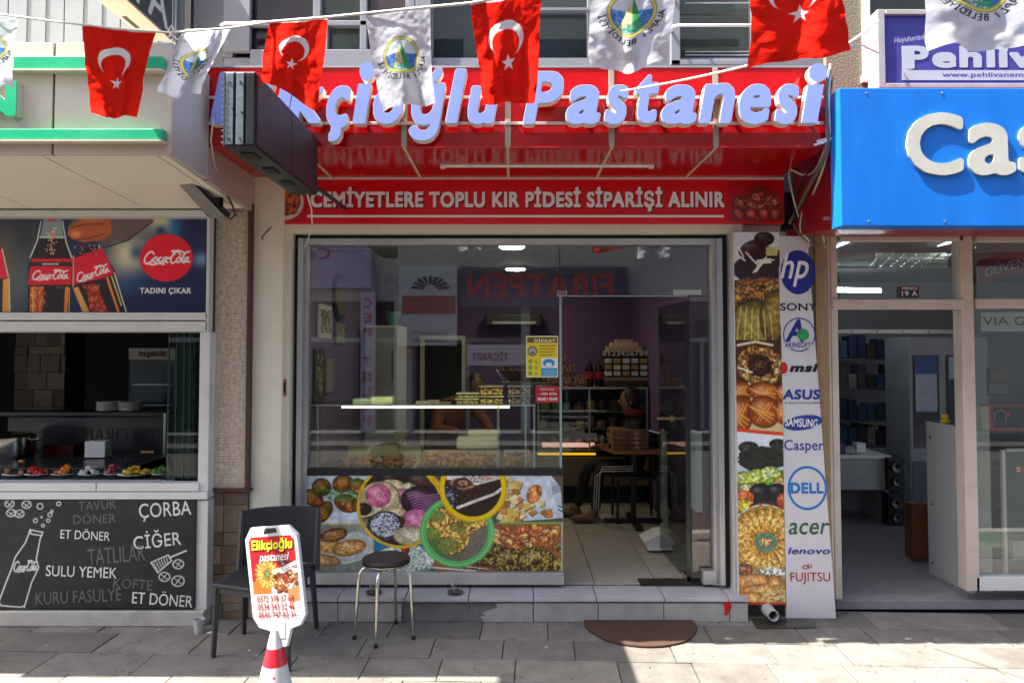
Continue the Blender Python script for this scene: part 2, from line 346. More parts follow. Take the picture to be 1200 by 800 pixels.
def flat(x0,y0,x1,y1,d):
    ym=(y0+y1)/2; a=P(x0,ym,d); b=P(x1,ym,d); zt=P((x0+x1)/2,y0,d).z; zb=P((x0+x1)/2,y1,d).z
    return lambda A,B:(a.x+(b.x-a.x)*A,a.y+0*A,zt+(zb-zt)*B)
COKE=[[(24,8),(20,3),(12,6),(5,16),(4,25),(9,29),(16,26),(21,20)],[(10,28),(22,31),(36,28),(46,30)],[(27,15),(23,19),(23,25),(27,26),(31,21),(31,16),(27,15)],[(39,15),(35,18),(34,24),(37,26),(42,23)],
[(50,16),(46,16),(43,21),(44,26),(49,22),(51,15),(49,24),(53,26)],[(54,18),(58,16)],[(80,10),(76,3),(68,5),(61,15),(60,25),(65,28),(72,23)],[(68,8),(62,2),(76,1),(90,6),(99,3)],[(77,15),(73,19),(73,25),(77,26),(81,21),(81,16),(77,15)],[(90,6),(85,16),(84,25),(87,26)],[(97,16),(92,16),(89,21),(90,26),(95,22),(97,15),(96,24),(100,25)]]
def coke(c,x,y,w,h,col,wd=1.3,rot=0,a=1):
    cs,sn=math.cos(rot),math.sin(rot)
    for st in COKE:
        q=[(x+(px*w/100)*cs-(py*h/32)*sn,y+(px*w/100)*sn+(py*h/32)*cs) for px,py in st]; c.line(q,wd,col,a)
# ================= materials used often =================
alu=mat('painted_aluminium','d9d8d4',.35,.1,.06,4,dirt=.35,dcol='8c867a')
alug=mat('silver_frame','b9bab8',.32,.55,.07,5,dirt=.3,dcol='7a766c')
black=mat('black_plastic','1b1c1e',.4,0,.2,10)
rubber=mat('dark_gasket','17171a',.6)
chrome=mat('chrome_steel','cfcac0',.14,1,.1,12)
steel=mat('brushed_steel','9c9fa2',.3,.9,.12,20,stretch=(1,1,12))
white=mat('white_paint','dedcd6',.5,0,.05,5,dirt=.2,dcol='a39b8c')
wplast=mat('white_plastic','e4e4e0',.35,0,.04,6)
red=mat('red_composite_panel','b0040e',.13,0,.10,3,dirt=.25,dcol='5e0a10',spec=.6)
redm=mat('red_banner_vinyl','e20a12',.3,0,.05,5)
brown=mat('brown_wood_trim','4a2a20',.55,0,.2,8,stretch=(6,6,1))
wire_w=mat('white_cable','d8d4c8',.5); wire_k=mat('black_cable','1c1b1a',.5); wire_g=mat('grey_cable','6d6a64',.6)
clear=glass('window_glass','f2f6f4',.085); clear2=glass('clear_case_glass','f4f8f6',.05); door_g=glass('door_glass','c9d6d0',.07)
# ================= ground and street =================
o=cube((-60,-60,-.6),(60,20,-.16)).obj('ground',mat('asphalt_ground','55534f',.9,0,.2,3,.4,90)); o['kind']='structure'
slabm=[mat('pavement_slab_%s'%n,c,.75,0,.2,7,.45,130,dirt=.8,dcol='4a4641',spots=9) for n,c in (('grey','716d67'),('pale','7c7770'),('dark','67635d'))]
pav=bpy.data.objects.new('pavement',None); C.objects.link(pav); OFF[pav]=Vector((0,0,0)); pav['kind']='structure'
ang=math.radians(2.3)
def rotp(x,y): return (x*math.cos(ang)+y*math.sin(ang),-x*math.sin(ang)+y*math.cos(ang))
mb=M(); q=[(*rotp(-7,-2.05),-.14),(*rotp(8,-2.05),-.14),(*rotp(8,.6),-.14),(*rotp(-7,.6),-.14)]; mb.hexa(q,(0,0,1),.105)
mb.obj('mortar_bed',mat('joint_mortar','4b4845',.95,0,.3,20,.5,200),pav)
rows=[-.25,-.545,-.84,-1.13,-1.42,-1.71,-2.0]
y1=.05
for ri,y0 in enumerate([-.25]+rows[1:]):
    x=-5.6+random.random()*.3
    while x<5.8:
        w=random.choice([.44,.44,.60,.88,.44,.60]); g=.0027
        a=[(x+g,y0+g),(x+w-g,y0+g),(x+w-g,y1-g),(x+g,y1-g)]
        top=random.uniform(-.003,.002); sk=random.uniform(-.002,.002)
        mm=M(); mm.v=[Vector((*rotp(px,py),-.04)) for px,py in a]+[Vector((*rotp(px,py),top+(sk if i in(1,2) else 0))) for i,(px,py) in enumerate(a)]
        mm.f=[[0,3,2,1],[4,5,6,7],[0,1,5,4],[1,2,6,5],[2,3,7,6],[3,0,4,7]]
        mm.obj('paving_slab',random.choice(slabm),pav,bev=.003,seg=1); x+=w
    y1=y0
kb=M(); q=[(*rotp(-9,-2.17),-.16),(*rotp(9,-2.17),-.16),(*rotp(9,-2.02),-.16),(*rotp(-9,-2.02),-.16)]; kb.hexa(q,(0,0,1),.158); o=kb.obj('kerb',mat('kerb_stone','9a958c',.8,0,.15,6,.4,80),None,bev=.012); o['kind']='structure'
rd=cube((-25,-8.6,-.158),(25,-2.0,-.1)).obj('road',bricky('road_pavers','403e3c','393733','2a2826',.2,.1,.006,.85,.5,(0,0,0))); rd['kind']='structure'
rd2=cube((-25,-10.6,-.15),(25,-8.6,0)).obj('far_pavement',bricky('far_slabs','4a4845','42403d','32302e',.4,.4,.006,.85,.5,(0,0,0))); rd2['kind']='structure'
# ================= building above the shops =================
clad=mat('grey_wall_cladding','6d6e74',.6,0,.05,4,dirt=.2,dcol='77777c')
bl=thing('apartment_building','grey rendered building rising above the red pastry shop canopy','building',(0,0,0))
wins=[(262,-60,486,79),(496,-60,700,79),(786,-60,893,76)]
wp=[P(a,40,5.2).x for w in wins for a in (w[0],w[2])]
xl=P(219,20,5.2).x; xr=P(966,60,5.2).x; zb=3.0; ztop=9.0; zw=P(500,79,5.2).z; zwt=zw+1.45
M().box((xl,0,zb),(xr,.25,zw)).obj('lower_wall',clad,bl)
M().box((xl,0,zwt),(xr,.25,ztop)).obj('upper_wall',clad,bl)
edges=[xl]+wp+[xr]
for i in range(0,len(edges),2): M().box((edges[i],0,zw),(edges[i+1],.25,zwt)).obj('wall_pier',clad,bl)
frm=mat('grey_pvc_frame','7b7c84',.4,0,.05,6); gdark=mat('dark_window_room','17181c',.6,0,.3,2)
cur=[mat('maroon_curtain','4a2733',.9,0,.2,3,stretch=(14,1,1)),mat('olive_blind','4a4a40',.8,0,.1,3,stretch=(1,1,30)),mat('dark_blue_glass','1e242a',.7)]
def bar(m,x0,y0,x1,y1,d=5.16,t=.06): return pbox(x0,y0,x1,y1,d,t,m)
for i,(x0,yt,x1,yb) in enumerate(wins):
    X0,X1=wp[2*i],wp[2*i+1]
    w=cube((X0,.10,zw),(X1,.14,zwt)).obj('window',[cur[0],cur[2],cur[1]][i],bl)
    f=M().box((X0,.0,zw-.02),(X1,.09,zw+.07)).box((X0,.0,zw+.07),(X0+.07,.09,zwt)).box((X1-.07,.0,zw+.07),(X1,.09,zwt)).obj('window_frame',frm,w,bev=.004)
    if i==0:
        for (a,b,c,e) in ((367,-60,376,24),(367,29,384,58),(290,24,486,30),(422,-60,430,58),(478,-60,486,58),(262,-60,293,60),(293,58,486,79)):
            pbox(a,b,c,e,5.17,.05).obj('mullion',frm,w,bev=.004)
        pbox(376,-60,422,24,5.27,.02).obj('drawn_curtain',cur[1],w); pbox(384,30,486,58,5.27,.02).obj('drawn_curtain',cur[1],w)
    if i==1:
        pbox(632,9,694,12,5.17,.04).obj('mullion',frm,w); pbox(487,-60,505,79,5.15,.05).obj('mullion',frm,w,bev=.004)
    if i==2:
        for (a,b,c,e) in ((786,-60,797,76),(786,70,893,76)): pbox(a,b,c,e,5.14,.05).obj('mullion',frm,w,bev=.005)
        for yy in (3,60,64): pbox(803,yy,893,yy+1.2,5.24,.01).obj('blind_rail',alug,w)
    pbox(x0+8,-50,x1-8,74,5.245,.006).obj('pane',clear,w)
# window grille rails
for yy,a,b in ((30,790,905),(-12,790,905),(28,258,300)):
    m=M(); p0=P(a,yy,5.05); p1=P(b,yy,5.05); m.tube([p0+Vector((0,.14,0)),p0+Vector((0,.02,0)),p0+Vector((.03,0,0)),p1],.011,8); m.obj('grille_rail',mat('white_rail','dcdcdc',.3,.2),bl,smooth=True)
# right hand beige building
br=thing('neighbour_building','beige plastered building behind the purple estate agent sign','building',(3,0,0))
beige=mat('beige_plaster','797160',.85,0,.1,3,.4,60,dirt=.4,dcol='6a6252')
xa=P(968,50,5.15).x; xb=P(1012,50,5.15).x
M().box((xa,-.05,2.7),(xb,.25,9)).obj('wall',beige,br); M().box((xb,-.05,2.7),(6.5,.25,P(1000,95,5.15).z)).obj('lower_wall',beige,br); M().box((xb,-.05,5.6),(6.5,.25,9)).obj('upper_wall',beige,br)
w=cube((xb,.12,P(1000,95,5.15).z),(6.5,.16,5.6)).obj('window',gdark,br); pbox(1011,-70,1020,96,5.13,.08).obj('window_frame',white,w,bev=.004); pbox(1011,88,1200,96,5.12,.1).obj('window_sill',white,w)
pbox(1020,-60,1300,88,5.2,.008).obj('pane',clear,w)
# left hand building with white corrugated cladding above the restaurant canopy
ll=thing('restaurant_building','building clad in white ribbed sheets above the restaurant canopy','building',(-3.5,0,0))
ribm=mat('white_ribbed_sheet','8a9192',.45,0,.04,5,dirt=.15,dcol='9a9a96')
x=xl-.02
for k in range(9):
    w=.405; M().box((x-w+.006,-.12,3.2),(x,.1,9)).obj('cladding_sheet',ribm,ll,bev=.004)
    for j in (1,2): M().box((x-w*j/3-.006,-.127,3.21),(x-w*j/3+.006,-.1205,8.99)).obj('sheet_rib',ribm,ll)
    x-=w
pbox(217,-90,224,58,5.06,.05).obj('downpipe_recess',rubber,ll)
# ================= restaurant canopy =================
cream=mat('cream_composite_panel','cfc3b2',.4,0,.07,3,dirt=.35,dcol='9c8d78',spec=.4)
soff=mat('cream_soffit_panel','ebe6d4',.45,0,.04,3,dirt=.1,dcol='aaa08c')
gret=mat('green_acrylic','22b07c',.25,0,.06,6)
cp=thing('restaurant_canopy','cream panel canopy with two green strips over the restaurant front','canopy',(-3,-1,2.8))
XC=-1.815; dF=3.78; zt=P(120,50,dF).z; zm=P(120,167,dF).z; zf=P(100,181,dF).z; YF=dF+CAMY; xs=P(63,100,dF).x
for a,b in ((-5.2,-3.85),(-3.84,xs-.006),(xs+.006,XC)):
    M().box((a,YF,zf),(b,YF+.03,zt)).obj('fascia_panel',cream,cp,bev=.003)
M().box((xs-.006,YF+.012,zf),(xs+.006,YF+.03,zt)).obj('panel_joint',brown,cp)
def soffq(a,b,nm):
    q=[(a,YF+.03,zf),(b,YF+.03,zf),(b,-.3,zf-.07),(a,-.3,zf-.07)]; M().hexa(q,(0,0,1),.02).obj('soffit_panel',soff,cp)
xss=[-5.2,-4.1,-3.3,-2.52,-2.0+.1,XC-.03]
for a,b in zip(xss[:-1],xss[1:]): soffq(a+.005,b-.005,'')
M().box((-5.2,YF+.03,zf+.03),(XC-.032,-.13,zf+.04)).obj('soffit_backing',rubber,cp)
sidep=mat('pinkish_side_panel','b3a29c',.45,0,.06,4,dirt=.3,dcol='8a7468')
M().hexa([(XC-.03,YF+.031,zf-.0),(XC-.03,-.95,zf-.02),(XC-.03,-.95,zt),(XC-.03,YF+.031,zt)],(1,0,0),.03).obj('side_panel',mat('grey_side_panel','b9b4b2',.45,0,.05,4,dirt=.2,dcol='8c8880'),cp)
M().hexa([(XC-.03,-.94,zf-.03),(XC-.03,-.14,zf-.075),(XC-.03,-.14,zt),(XC-.03,-.94,zt)],(1,0,0),.03).obj('side_panel',sidep,cp)
M().box((-5.2,YF+.031,zt-.02),(XC-.032,-.13,zt-.003)).obj('top_sheet',cream,cp)
for y0,y1,n in ((66,80,'upper'),(151,163,'lower')):
    q=pbox(-420,y0,190,y1,dF-.05,.049,None); q.obj('green_strip',gret,cp,bev=.003)
    pbox(-420,y1+.2,190,y1+2.5,dF-.055,.054).obj('strip_return',cream,cp)
lt=text('N',(P(-22,99,dF).x,YF-.05,P(0,140,dF).z),(P(28,120,dF).x-P(-22,120,dF).x,0,0),(0,0,P(0,99,dF).z-P(0,140,dF).z),'letter',gret,cp,bold=.045,ext=.006,lift=.001)
text('N',(P(-22,99,dF).x,YF,P(0,140,dF).z),(P(28,120,dF).x-P(-22,120,dF).x,0,0),(0,0,P(0,99,dF).z-P(0,140,dF).z),'letter_return',cream,cp,bold=.045,ext=.0495,lift=.0005)
pbox(205,179.5,222,183,4.4,.01).obj('bracket_plate',brown,cp)
# ================= restaurant front =================
rf=thing('restaurant_shopfront','restaurant serving front of white metal framing left of the stone pillar','shopfront',(-3.2,-.3,0))
D=4.9; YR=D+CAMY
for (a,b,c,e,t,nm) in ((-300,246,242,254,.1,'top_rail'),(-300,366,243,375,.09,'frame_rail'),(-300,376.5,243,388,.1,'frame_rail'),(233,389,245,576,.1,'jamb'),(-300,576.5,243,585,.11,'ledge'),(-300,566,112,575.5,.09,'sliding_track'),(113,566,233,575.5,.09,'sliding_track'),(228,586,243,714,.1,'jamb')):
    pbox(a,b,c,e,D-.02 if nm in('ledge','sliding_track') else D,t).obj(nm,alu,rf,bev=.004)
M().box((-6,YR-.035,0),(P(241,720,D).x,YR+.1,P(100,714,D).z)).obj('base_plinth',mat('painted_plinth','b9b5aa',.7,0,.1,5,.3,60,dirt=.6,dcol='7d766a'),rf,bev=.006)
pbox(242,246,245,389,D,.1).obj('jamb',alu,rf)
M().box((-6,YR+.1,0),(P(243,600,D).x,YR+.2,P(100,577,D).z)).obj('parapet',white,rf)
M().box((-6,YR+.11,P(100,389,D).z),(P(243,300,D).x,YR+.16,P(100,240,D).z)).obj('poster_backing',white,rf)
gl=pbox(196,388.5,233,565,5.02,.008).obj('sliding_pane',clear2,rf); pbox(206,388.5,228,565,5.05,.008).obj('sliding_pane',mat('greenish_glass_edge','0e2a22',.1,0,.1),rf)
for x_ in (196,205,214,221): pbox(x_,388.5,x_+1.6,565,5.04,.01).obj('sliding_stile',mat('dark_green_stile','3d5049',.3,.4),rf)
# ================= pillar between restaurant and pastry shop =================
pl=thing('tiled_pillar','pillar with pale mosaic tiles above and brown stone tiles below','pillar',(-2.0,-.2,0))
dp=5.0; YP=dp+CAMY
x0,x1=P(246,400,dp).x,P(290,400,dp).x; zs=P(270,575,dp).z
M().box((x0-.03,YP+.012,0),(x1+.02,YP+.3,3.1)).obj('core',rubber,pl)
M().box((x0,YP-.002,zs+.006),(x1,YP+.012,2.88)).obj('mosaic_panel',bricky('pale_mosaic','cbbba8','c3b29f','b5a491',.07,.021,.0024,.6,.35),pl)
for a,b in ((244.5,249.5),(288.5,293.5)): pbox(a,238,b,574,dp-.03,.045).obj('trim',brown,pl,bev=.003)
pbox(244,572.5,293.5,576,dp-.03,.045).obj('trim',brown,pl)
stn=[mat('stone_tile_%s'%n,c,.85,0,.22,9,.6,50,dirt=.4,dcol='4f4133') for n,c in (('tan','8a7661'),('brown','7a6752'),('dark','6b5a49'))]
zc=zs-.004; k=0
while zc>.01:
    h=random.choice([.09,.13,.19]); z0=max(0,zc-h); cut=random.choice([.35,.4,.62]); xm=x0+(x1-x0+.02)*cut
    for a,b in ((x0-.01,xm-.002),(xm+.002,x1+.02)):
        if random.random()<.4 and h>.12:
            zm_=(z0+zc)/2; M().box((a,YP-.004,z0+.002),(b,YP+.011,zm_-.002)).obj('stone_tile',random.choice(stn),pl,bev=.003); M().box((a,YP-.002,zm_+.002),(b,YP+.011,zc-.002)).obj('stone_tile',random.choice(stn),pl,bev=.003)
        else: M().box((a,YP-random.uniform(.001,.006),z0+.002),(b,YP+.011,zc-.002)).obj('stone_tile',random.choice(stn),pl,bev=.003)
    zc=z0
# ================= pastry shop front =================
pf=thing('pastry_shopfront','glazed pastry shop front in white surround between two pillars','shopfront',(0,0,0))
cw=mat('cream_wall_paint','e2dbc6',.75,0,.05,2,.25,40,dirt=.3,dcol='a89b80')
ZF=.165
M().box((P(293.5,400,5.02).x,-.18,0),(P(331,400,5.02).x,.25,3.2)).obj('side_pillar',cw,pf,bev=.008)
pbox(331.4,272,339,690,5.07,.25).obj('pillar_edge',cw,pf,bev=.004)
pbox(339,272,347,690,5.17,.06).obj('dark_reveal',rubber,pf)
pbox(347,279,353,686,5.12,.09).obj('outer_frame',alug,pf,bev=.003); pbox(353.4,279,360,686,5.16,.05).obj('outer_frame',alug,pf,bev=.003)
pbox(339.5,272.8,860,279,5.17,.06).obj('dark_reveal',rubber,pf)
pbox(360,279.3,834,286.5,5.14,.08).obj('head_frame',alug,pf,bev=.003)
pbox(306,262.4,871,272.5,5.06,.24).obj('lintel_trim',cw,pf,bev=.005)
pbox(835,279.3,842,686,5.15,.07).obj('outer_frame',alug,pf,bev=.003); pbox(842.4,279.3,848.5,686,5.10,.1).obj('outer_frame',alug,pf,bev=.003)
pbox(849,272,858,690,5.16,.1).obj('dark_reveal',rubber,pf)
pbox(858.4,272,863,694,5.06,.24).obj('pillar_edge',alu,pf,bev=.003)
M().box((P(863,400,5.12).x,-.08,0),(P(916,400,5.12).x,.25,3.1)).obj('side_pillar',cw,pf)
pbox(360,671,661,685,5.13,.09).obj('bottom_rail',alug,pf,bev=.004); pbox(824,668.5,841,685,5.145,.07).obj('bottom_rail',alug,pf,bev=.004)
# glass panes
pn=pbox(359,286.6,655.6,671,5.2,.008).obj('window_pane',clear,pf); pbox(655.8,347,658.6,672,5.195,.014).obj('pane_edge',mat('glass_edge','8ea39a',.2),pf)
pbox(656.5,286.6,834,346,5.2,.008).obj('transom_pane',clear,pf)
pbox(656.5,346.2,806,347.4,5.195,.014).obj('pane_edge',MATS['glass_edge'],pf)
pbox(810,347.6,835,669,5.2,.008).obj('side_pane',clear,pf)
pbox(653,340,664,347,5.19,.03).obj('patch_fitting',chrome,pf,bev=.003); pbox(789,339,822,345.5,5.19,.03).obj('patch_fitting',chrome,pf,bev=.003)
# glass door standing open into the shop
xd=P(806,500,5.2).x
dr=M().hexa([(xd,.03,ZF+.02),(xd-.035,.84,ZF+.02),(xd-.035,.84,ZF+2.04),(xd,.03,ZF+2.04)],(1,0,0),.01).obj('door',door_g,pf)
M().hexa([(xd-.012,.02,ZF+.02),(xd-.012,.028,ZF+.02),(xd-.012,.028,ZF+2.04),(xd-.012,.02,ZF+2.04)],(1,0,0),.035).obj('door_edge',mat('door_dark_edge','22272a',.2),dr)
M().box((xd-.014,.02,ZF+.0),(xd+.018,.16,ZF+.055)).obj('floor_hinge',chrome,dr,bev=.003)
M().lathe([(.012,0),(.012,.10),(.03,.1),(.03,.13)],(xd-.13,.45,1.31),12,'x').obj('door_knob',mat('brass_knob','b39a66',.3,.8),dr,smooth=True)
M().box((xd-.35,-.02,ZF+.0015),(xd+.16,.12,ZF+.012)).obj('floor_plate',mat('dark_floor_plate','2b2724',.5,0,.3,20),pf)
# ================= doorstep =================
ds=thing('doorstep','low tiled doorstep with grey marble tiles and a broken patch','doorstep',(-.3,-.2,0))
YS=-.25; tile=mat('step_marble','b6b3b8',.35,0,.1,5,dirt=.35,dcol='7f7a76'); tilf=mat('step_front_stone','a5a19b',.6,0,.12,6,.2,70,dirt=.5,dcol='6a6258')
xL=P(300,705,4.95).x; xR=P(877,705,4.95).x
conc=mat('raw_concrete','7b7671',.95,0,.25,14,.9,60,dirt=.6,dcol='4a4642')
M().box((xL+.01,YS+.014,0),(xR-.01,.05,.135)).obj('step_core',conc,ds)
tx=[xL]+[P(a,692,5.05).x for a in (326,400,477,550,625,697,775,848)]+[xR]
for a,b in zip(tx[:-1],tx[1:]): M().box((a+.003,YS-.012,.138),(b-.003,-.0,.163)).obj('step_tile',tile,ds,bev=.003)
fx=[xL]+[P(a,711,4.95).x for a in (326,396,471)]; fx2=[P(a,711,4.95).x for a in (625,701,778,855)]+[xR]
for L in (fx,fx2):
    for a,b in zip(L[:-1],L[1:]): M().box((a+.003,YS,.001),(b-.003,YS+.012,.126)).obj('front_tile',tilf,ds,bev=.002)
pts=[(fx2[0]-.004,0),(fx2[0]-.004,.124),(fx2[0]-.22,.125),(fx2[0]-.26,.118),(fx2[0]-.24,.095),(fx2[0]-.31,.07),(fx2[0]-.345,.055),(fx2[0]-.32,.04),(fx2[0]-.36,.03),(fx2[0]-.34,0)]
M().prism([(x_,YS+.002,z_) for x_,z_ in pts],(0,1,0),.012).obj('broken_tile',tilf,ds)
pts=[(math.cos(t)*.026*(1+.3*math.sin(3*t+1)),math.sin(t)*.055*(1+.2*math.sin(2*t))) for t in np.linspace(0,2*math.pi,18)[:-1]]; c=P(852,710,4.95)
M().prism([(c.x+a,YS-.001,c.z+b-.005) for a,b in pts],(0,1,0),.0005).obj('paint_blot',mat('red_paint','c11212',.5),ds)
# ================= shop interior shell =================
purple=mat('purple_wall_paint','72588a',.7,0,.05,3,.1,40); pwl=mat('lavender_wall_paint','83709b',.7,0,.05,3)
sh=bpy.data.objects.new('shop_interior_floor',None); C.objects.link(sh); OFF[sh]=Vector((0,0,0)); sh['kind']='structure'
M().box((-2.1,.03,0),(1.75,5.2,ZF-.012)).obj('floor_bed',mat('dark_grout','2c2a28',.9),sh)
ft=mat('interior_floor_tile','aea79c',.28,0,.08,3,dirt=.2,dcol='8c8478',stretch=(1,6,1))
yy=.03; r=0
while yy<4.6:
    for k in range(9):
        a=.585+.45*(k-5.97); M().box((a+.003,yy+.002,ZF-.01),(a+.447,yy+.366,ZF)).obj('floor_tile',ft,sh,bev=.0015,seg=1) if a>-2.2 and a<1.4 else None
    yy+=.37; r+=1
def struct(name,m,mt):
    o=m.obj(name,mt); o['kind']='structure'; return o
YB=3.95; XW=1.52; CZ=2.78
struct('shop_back_wall',cube((-2.2,YB,0),(XW,YB+.1,2.9)),purple); struct('shop_right_wall',cube((XW,.06,0),(XW+.06,YB,2.9)),purple)
struct('shop_left_wall',cube((-1.56,.06,0),(-1.5,2.6,2.9)),pwl); struct('shop_left_wall_rear',cube((-2.2,2.6,0),(-2.12,YB,2.9)),purple); struct('shop_wall_return',cube((-2.12,2.6,0),(-1.5,2.66,2.9)),purple)
struct('shop_ceiling',cube((-2.2,.06,CZ),(XW,YB,2.9)),mat('grey_ceiling_paint','8d8b88',.8))
struct('canopy_back_beam',cube((-1.85,.02,2.78),(2.6,.25,3.3)),rubber)
# ================= red canopy sign =================
cs=thing('red_canopy_sign','glossy red canopy carrying the shop name in block letters given the blue of skylight','sign',(0,-.5,3.0))
d=4.26; YC=d+CAMY; zt2=P(600,80,d).z; zb2=P(600,172,d).z; XL=P(235.5,130,d).x; XR=P(968,130,d).x
sx=[XL]+[P(a,130,d).x for a in (352,474,595,716.5,838.5)]+[XR]
for a,b in zip(sx[:-1],sx[1:]):
    M().box((a+.002,YC,zb2),(b-.002,YC+.02,zt2)).obj('fascia_panel',red,cs,bev=.002)
    M().box((a+.002,YC+.021,zb2-.001),(b-.002,-.09,zb2+.015)).obj('soffit_panel',red,cs)
seam=mat('seam_strip_metal','a59c90',.4,.3,.1,8)
for a in sx[1:-1]:
    M().box((a-.017,YC-.006,zb2-.0),(a+.017,YC-.0005,zt2+.001)).obj('seam_strip',seam,cs,bev=.003); M().box((a-.009,YC-.01,zb2-.009),(a+.009,-.1,zb2-.0025)).obj('soffit_strip',mat('soffit_strip_cream','c9b79b',.5),cs,bev=.002)
M().box((XL,YC+.025,zb2+.02),(XR,-.005,zt2-.01)).obj('core',mat('red_side_sheet','9a0a16',.4),cs)
M().box((XL-.003,YC-.004,zt2+.002),(XR+.003,-.004,zt2+.014)).obj('top_cap',mat('grey_cap','8f8d90',.5,.3),cs)
M().box((XL,YC-.006,zb2-.004),(XR,YC+.02,zb2-.0005)).obj('edge_trim',mat('red_edge_line','c62a30',.3),cs)
for py in (111.5,142):
    z=P(600,py,d-.06).z; M().box((XL+.02,YC-.022,z-.009),(XR-.02,YC-.008,z+.009)).obj('letter_rail',mat('letter_rail_metal','cdbfb8',.4,.3),cs,bev=.002)
    for a in np.linspace(XL+.1,XR-.1,9): M().box((a-.01,YC-.0075,z-.006),(a+.01,YC-.0005,z+.006)).obj('rail_bracket',seam,cs)
lface=mat('skylight_blue_acrylic','8799dc',.28,0,.03,4); lret=mat('white_letter_return','e6dccb',.4,0,.04,6)  # blue of skylight on the shaded letter faces is put into their colour
dl=d-.11; YL=dl+CAMY
ILET=[np.array([(2,0),(22,0),(31,45),(11,45)],float),np.array([(24+11.5*math.cos(t),59+11*math.sin(t)) for t in np.linspace(0,2*math.pi,29)[:-1]])]
def channel_word(chars,SH=.2):
    for ch,(x0,y0,x1,y1) in chars:
        a=P(x0,(y0+y1)/2,dl); b=P(x1,(y0+y1)/2,dl); z1=P((x0+x1)/2,y0,dl).z; z0=P((x0+x1)/2,y1,dl).z
        own=ILET if ch=='i' else None
        LL=own or bold_loops(ch,.038,SH,80,.12,1.2); v,f=fill_mesh(LL,True); bb=(v[:,0].min(),v[:,1].min(),v[:,0].max(),v[:,1].max())
        O=Vector((a.x,YL,z0)); U=Vector((b.x-a.x,0,0)); V=Vector((0,0,z1-z0))
        L=place(v,f,bb,O+Vector((0,.0,0)),U,V,.058,'letter',lret,cs,lift=-.064)
        v2,f2=fill_mesh(own or bold_loops(ch,.031,SH,80,.12,1.2),True)
        place(v2,f2,bb,O,U,V,.004,'letter_face',lface,L,lift=-.0055)
channel_word([('E',(246,84,292,146)),('l',(296,82,322,145)),('i',(322,74,346,145)),('k',(337,82,379,145)),('ç',(382,100,411,166)),('i',(413,72,438,145)),('o',(437,100,473,146)),('ğ',(479,79,522,165)),('l',(522,80,547,145)),('u',(548,100,585,146)),
 ('P',(613,83,661,146)),('a',(663,99,704,146)),('s',(708,99,737,146)),('t',(745,87,773,145)),('a',(775,99,817,146)),('n',(819,97,862,145)),('e',(866,98,904,146)),('s',(908,98,937,146)),('i',(939,74,970,144))])
# ================= fluorescent fitting under the canopy =================
fl=thing('tube_light','long white fluorescent fitting hung under the red canopy','light',(P(640,191,4.75).x,-.45,P(640,191,4.75).z))
a,b=P(516,191,4.7),P(766,191,4.7); M().box((a.x,a.y-.035,a.z-.004),(b.x,a.y+.035,a.z+.03)).obj('housing',wplast,fl,bev=.006)
M().tube([(a.x+.02,a.y-.012,a.z-.019),(b.x-.02,a.y-.012,a.z-.019)],.0145,10).obj('tube',mat('unlit_tube','e9e9e6',.2),fl,smooth=True)
for x_ in (a.x+.0,b.x-.03): M().box((x_,a.y-.03,a.z-.036),(x_+.03,a.y+.02,a.z-.0045)).obj('tube_socket',wplast,fl,bev=.003)
for x_ in (a.x+.2,b.x-.2): M().tube([(x_,a.y,a.z+.02),(x_,a.y,zb2-.002)],.005,6).obj('hanger',seam,fl)
# ================= order banner =================
bn=thing('order_banner','red banner reading cemiyetlere toplu kır pidesi siparişi alınır','sign',(0,-.15,2.75))
pbox(312,209.5,919,262,5.04,.1).obj('panel',redm,bn,bev=.003)
pbox(362,208,919,210,5.03,.02).obj('trim_line',white,bn)
pbox(360,252,848,254.6,5.035,.004).obj('underline',mat('pale_cream_print','ffffff',.4),bn)
ptext('CEMİYETLERE TOPLU KIR PİDESİ SİPARİŞİ ALINIR',364,219,849,248,5.037,'lettering',MATS['pale_cream_print'],bn,bold=.04,lift=.001)
ptext('CEMİYETLERE TOPLU KIR PİDESİ SİPARİŞİ ALINIR',365.5,220.5,850.5,249.5,5.038,'lettering_shadow',mat('dark_red_print','6c0a10',.4),bn,bold=.042,lift=.0004)
c=Can(47,44,1.6,(196,12,20)); c.ell(22,23,22,20,(214,205,192)); c.ell(22,22,18,16,(120,40,20))
for x_,y_,w_,h_ in ((13,22,7,11),(22,18,6,14),(31,21,7,12),(18,30,8,6),(28,31,8,5)): c.blob(x_,y_,w_,h_,(190,70,35),(110,30,15),.3,.5,0); c.spk(x_,y_,w_,h_,(225,120,60),.45)
c.mesh('plate_print',vmat('glossy_print',.3),bn,flat(312.6,213,359,259,5.038))
c=Can(66,50,1.6,(196,12,20)); c.poly([(4,46),(3,28),(20,12),(38,3),(55,12),(66,30),(66,48)],(140,40,30))
for i in range(26):
    a=random.random()*6.3; c.blob(34+26*math.cos(a)*random.random(),30+14*math.sin(a)*random.random(),8,6,(196,110,90),(120,40,35),a,.4,0)
for x_ in (12,27,42,56): c.blob(x_,40,6.5,8,(205,100,85),(120,30,30),0,.3,1)
c.mesh('meat_print',MATS['glossy_print'],bn,flat(853,212,918.5,260.5,5.038))
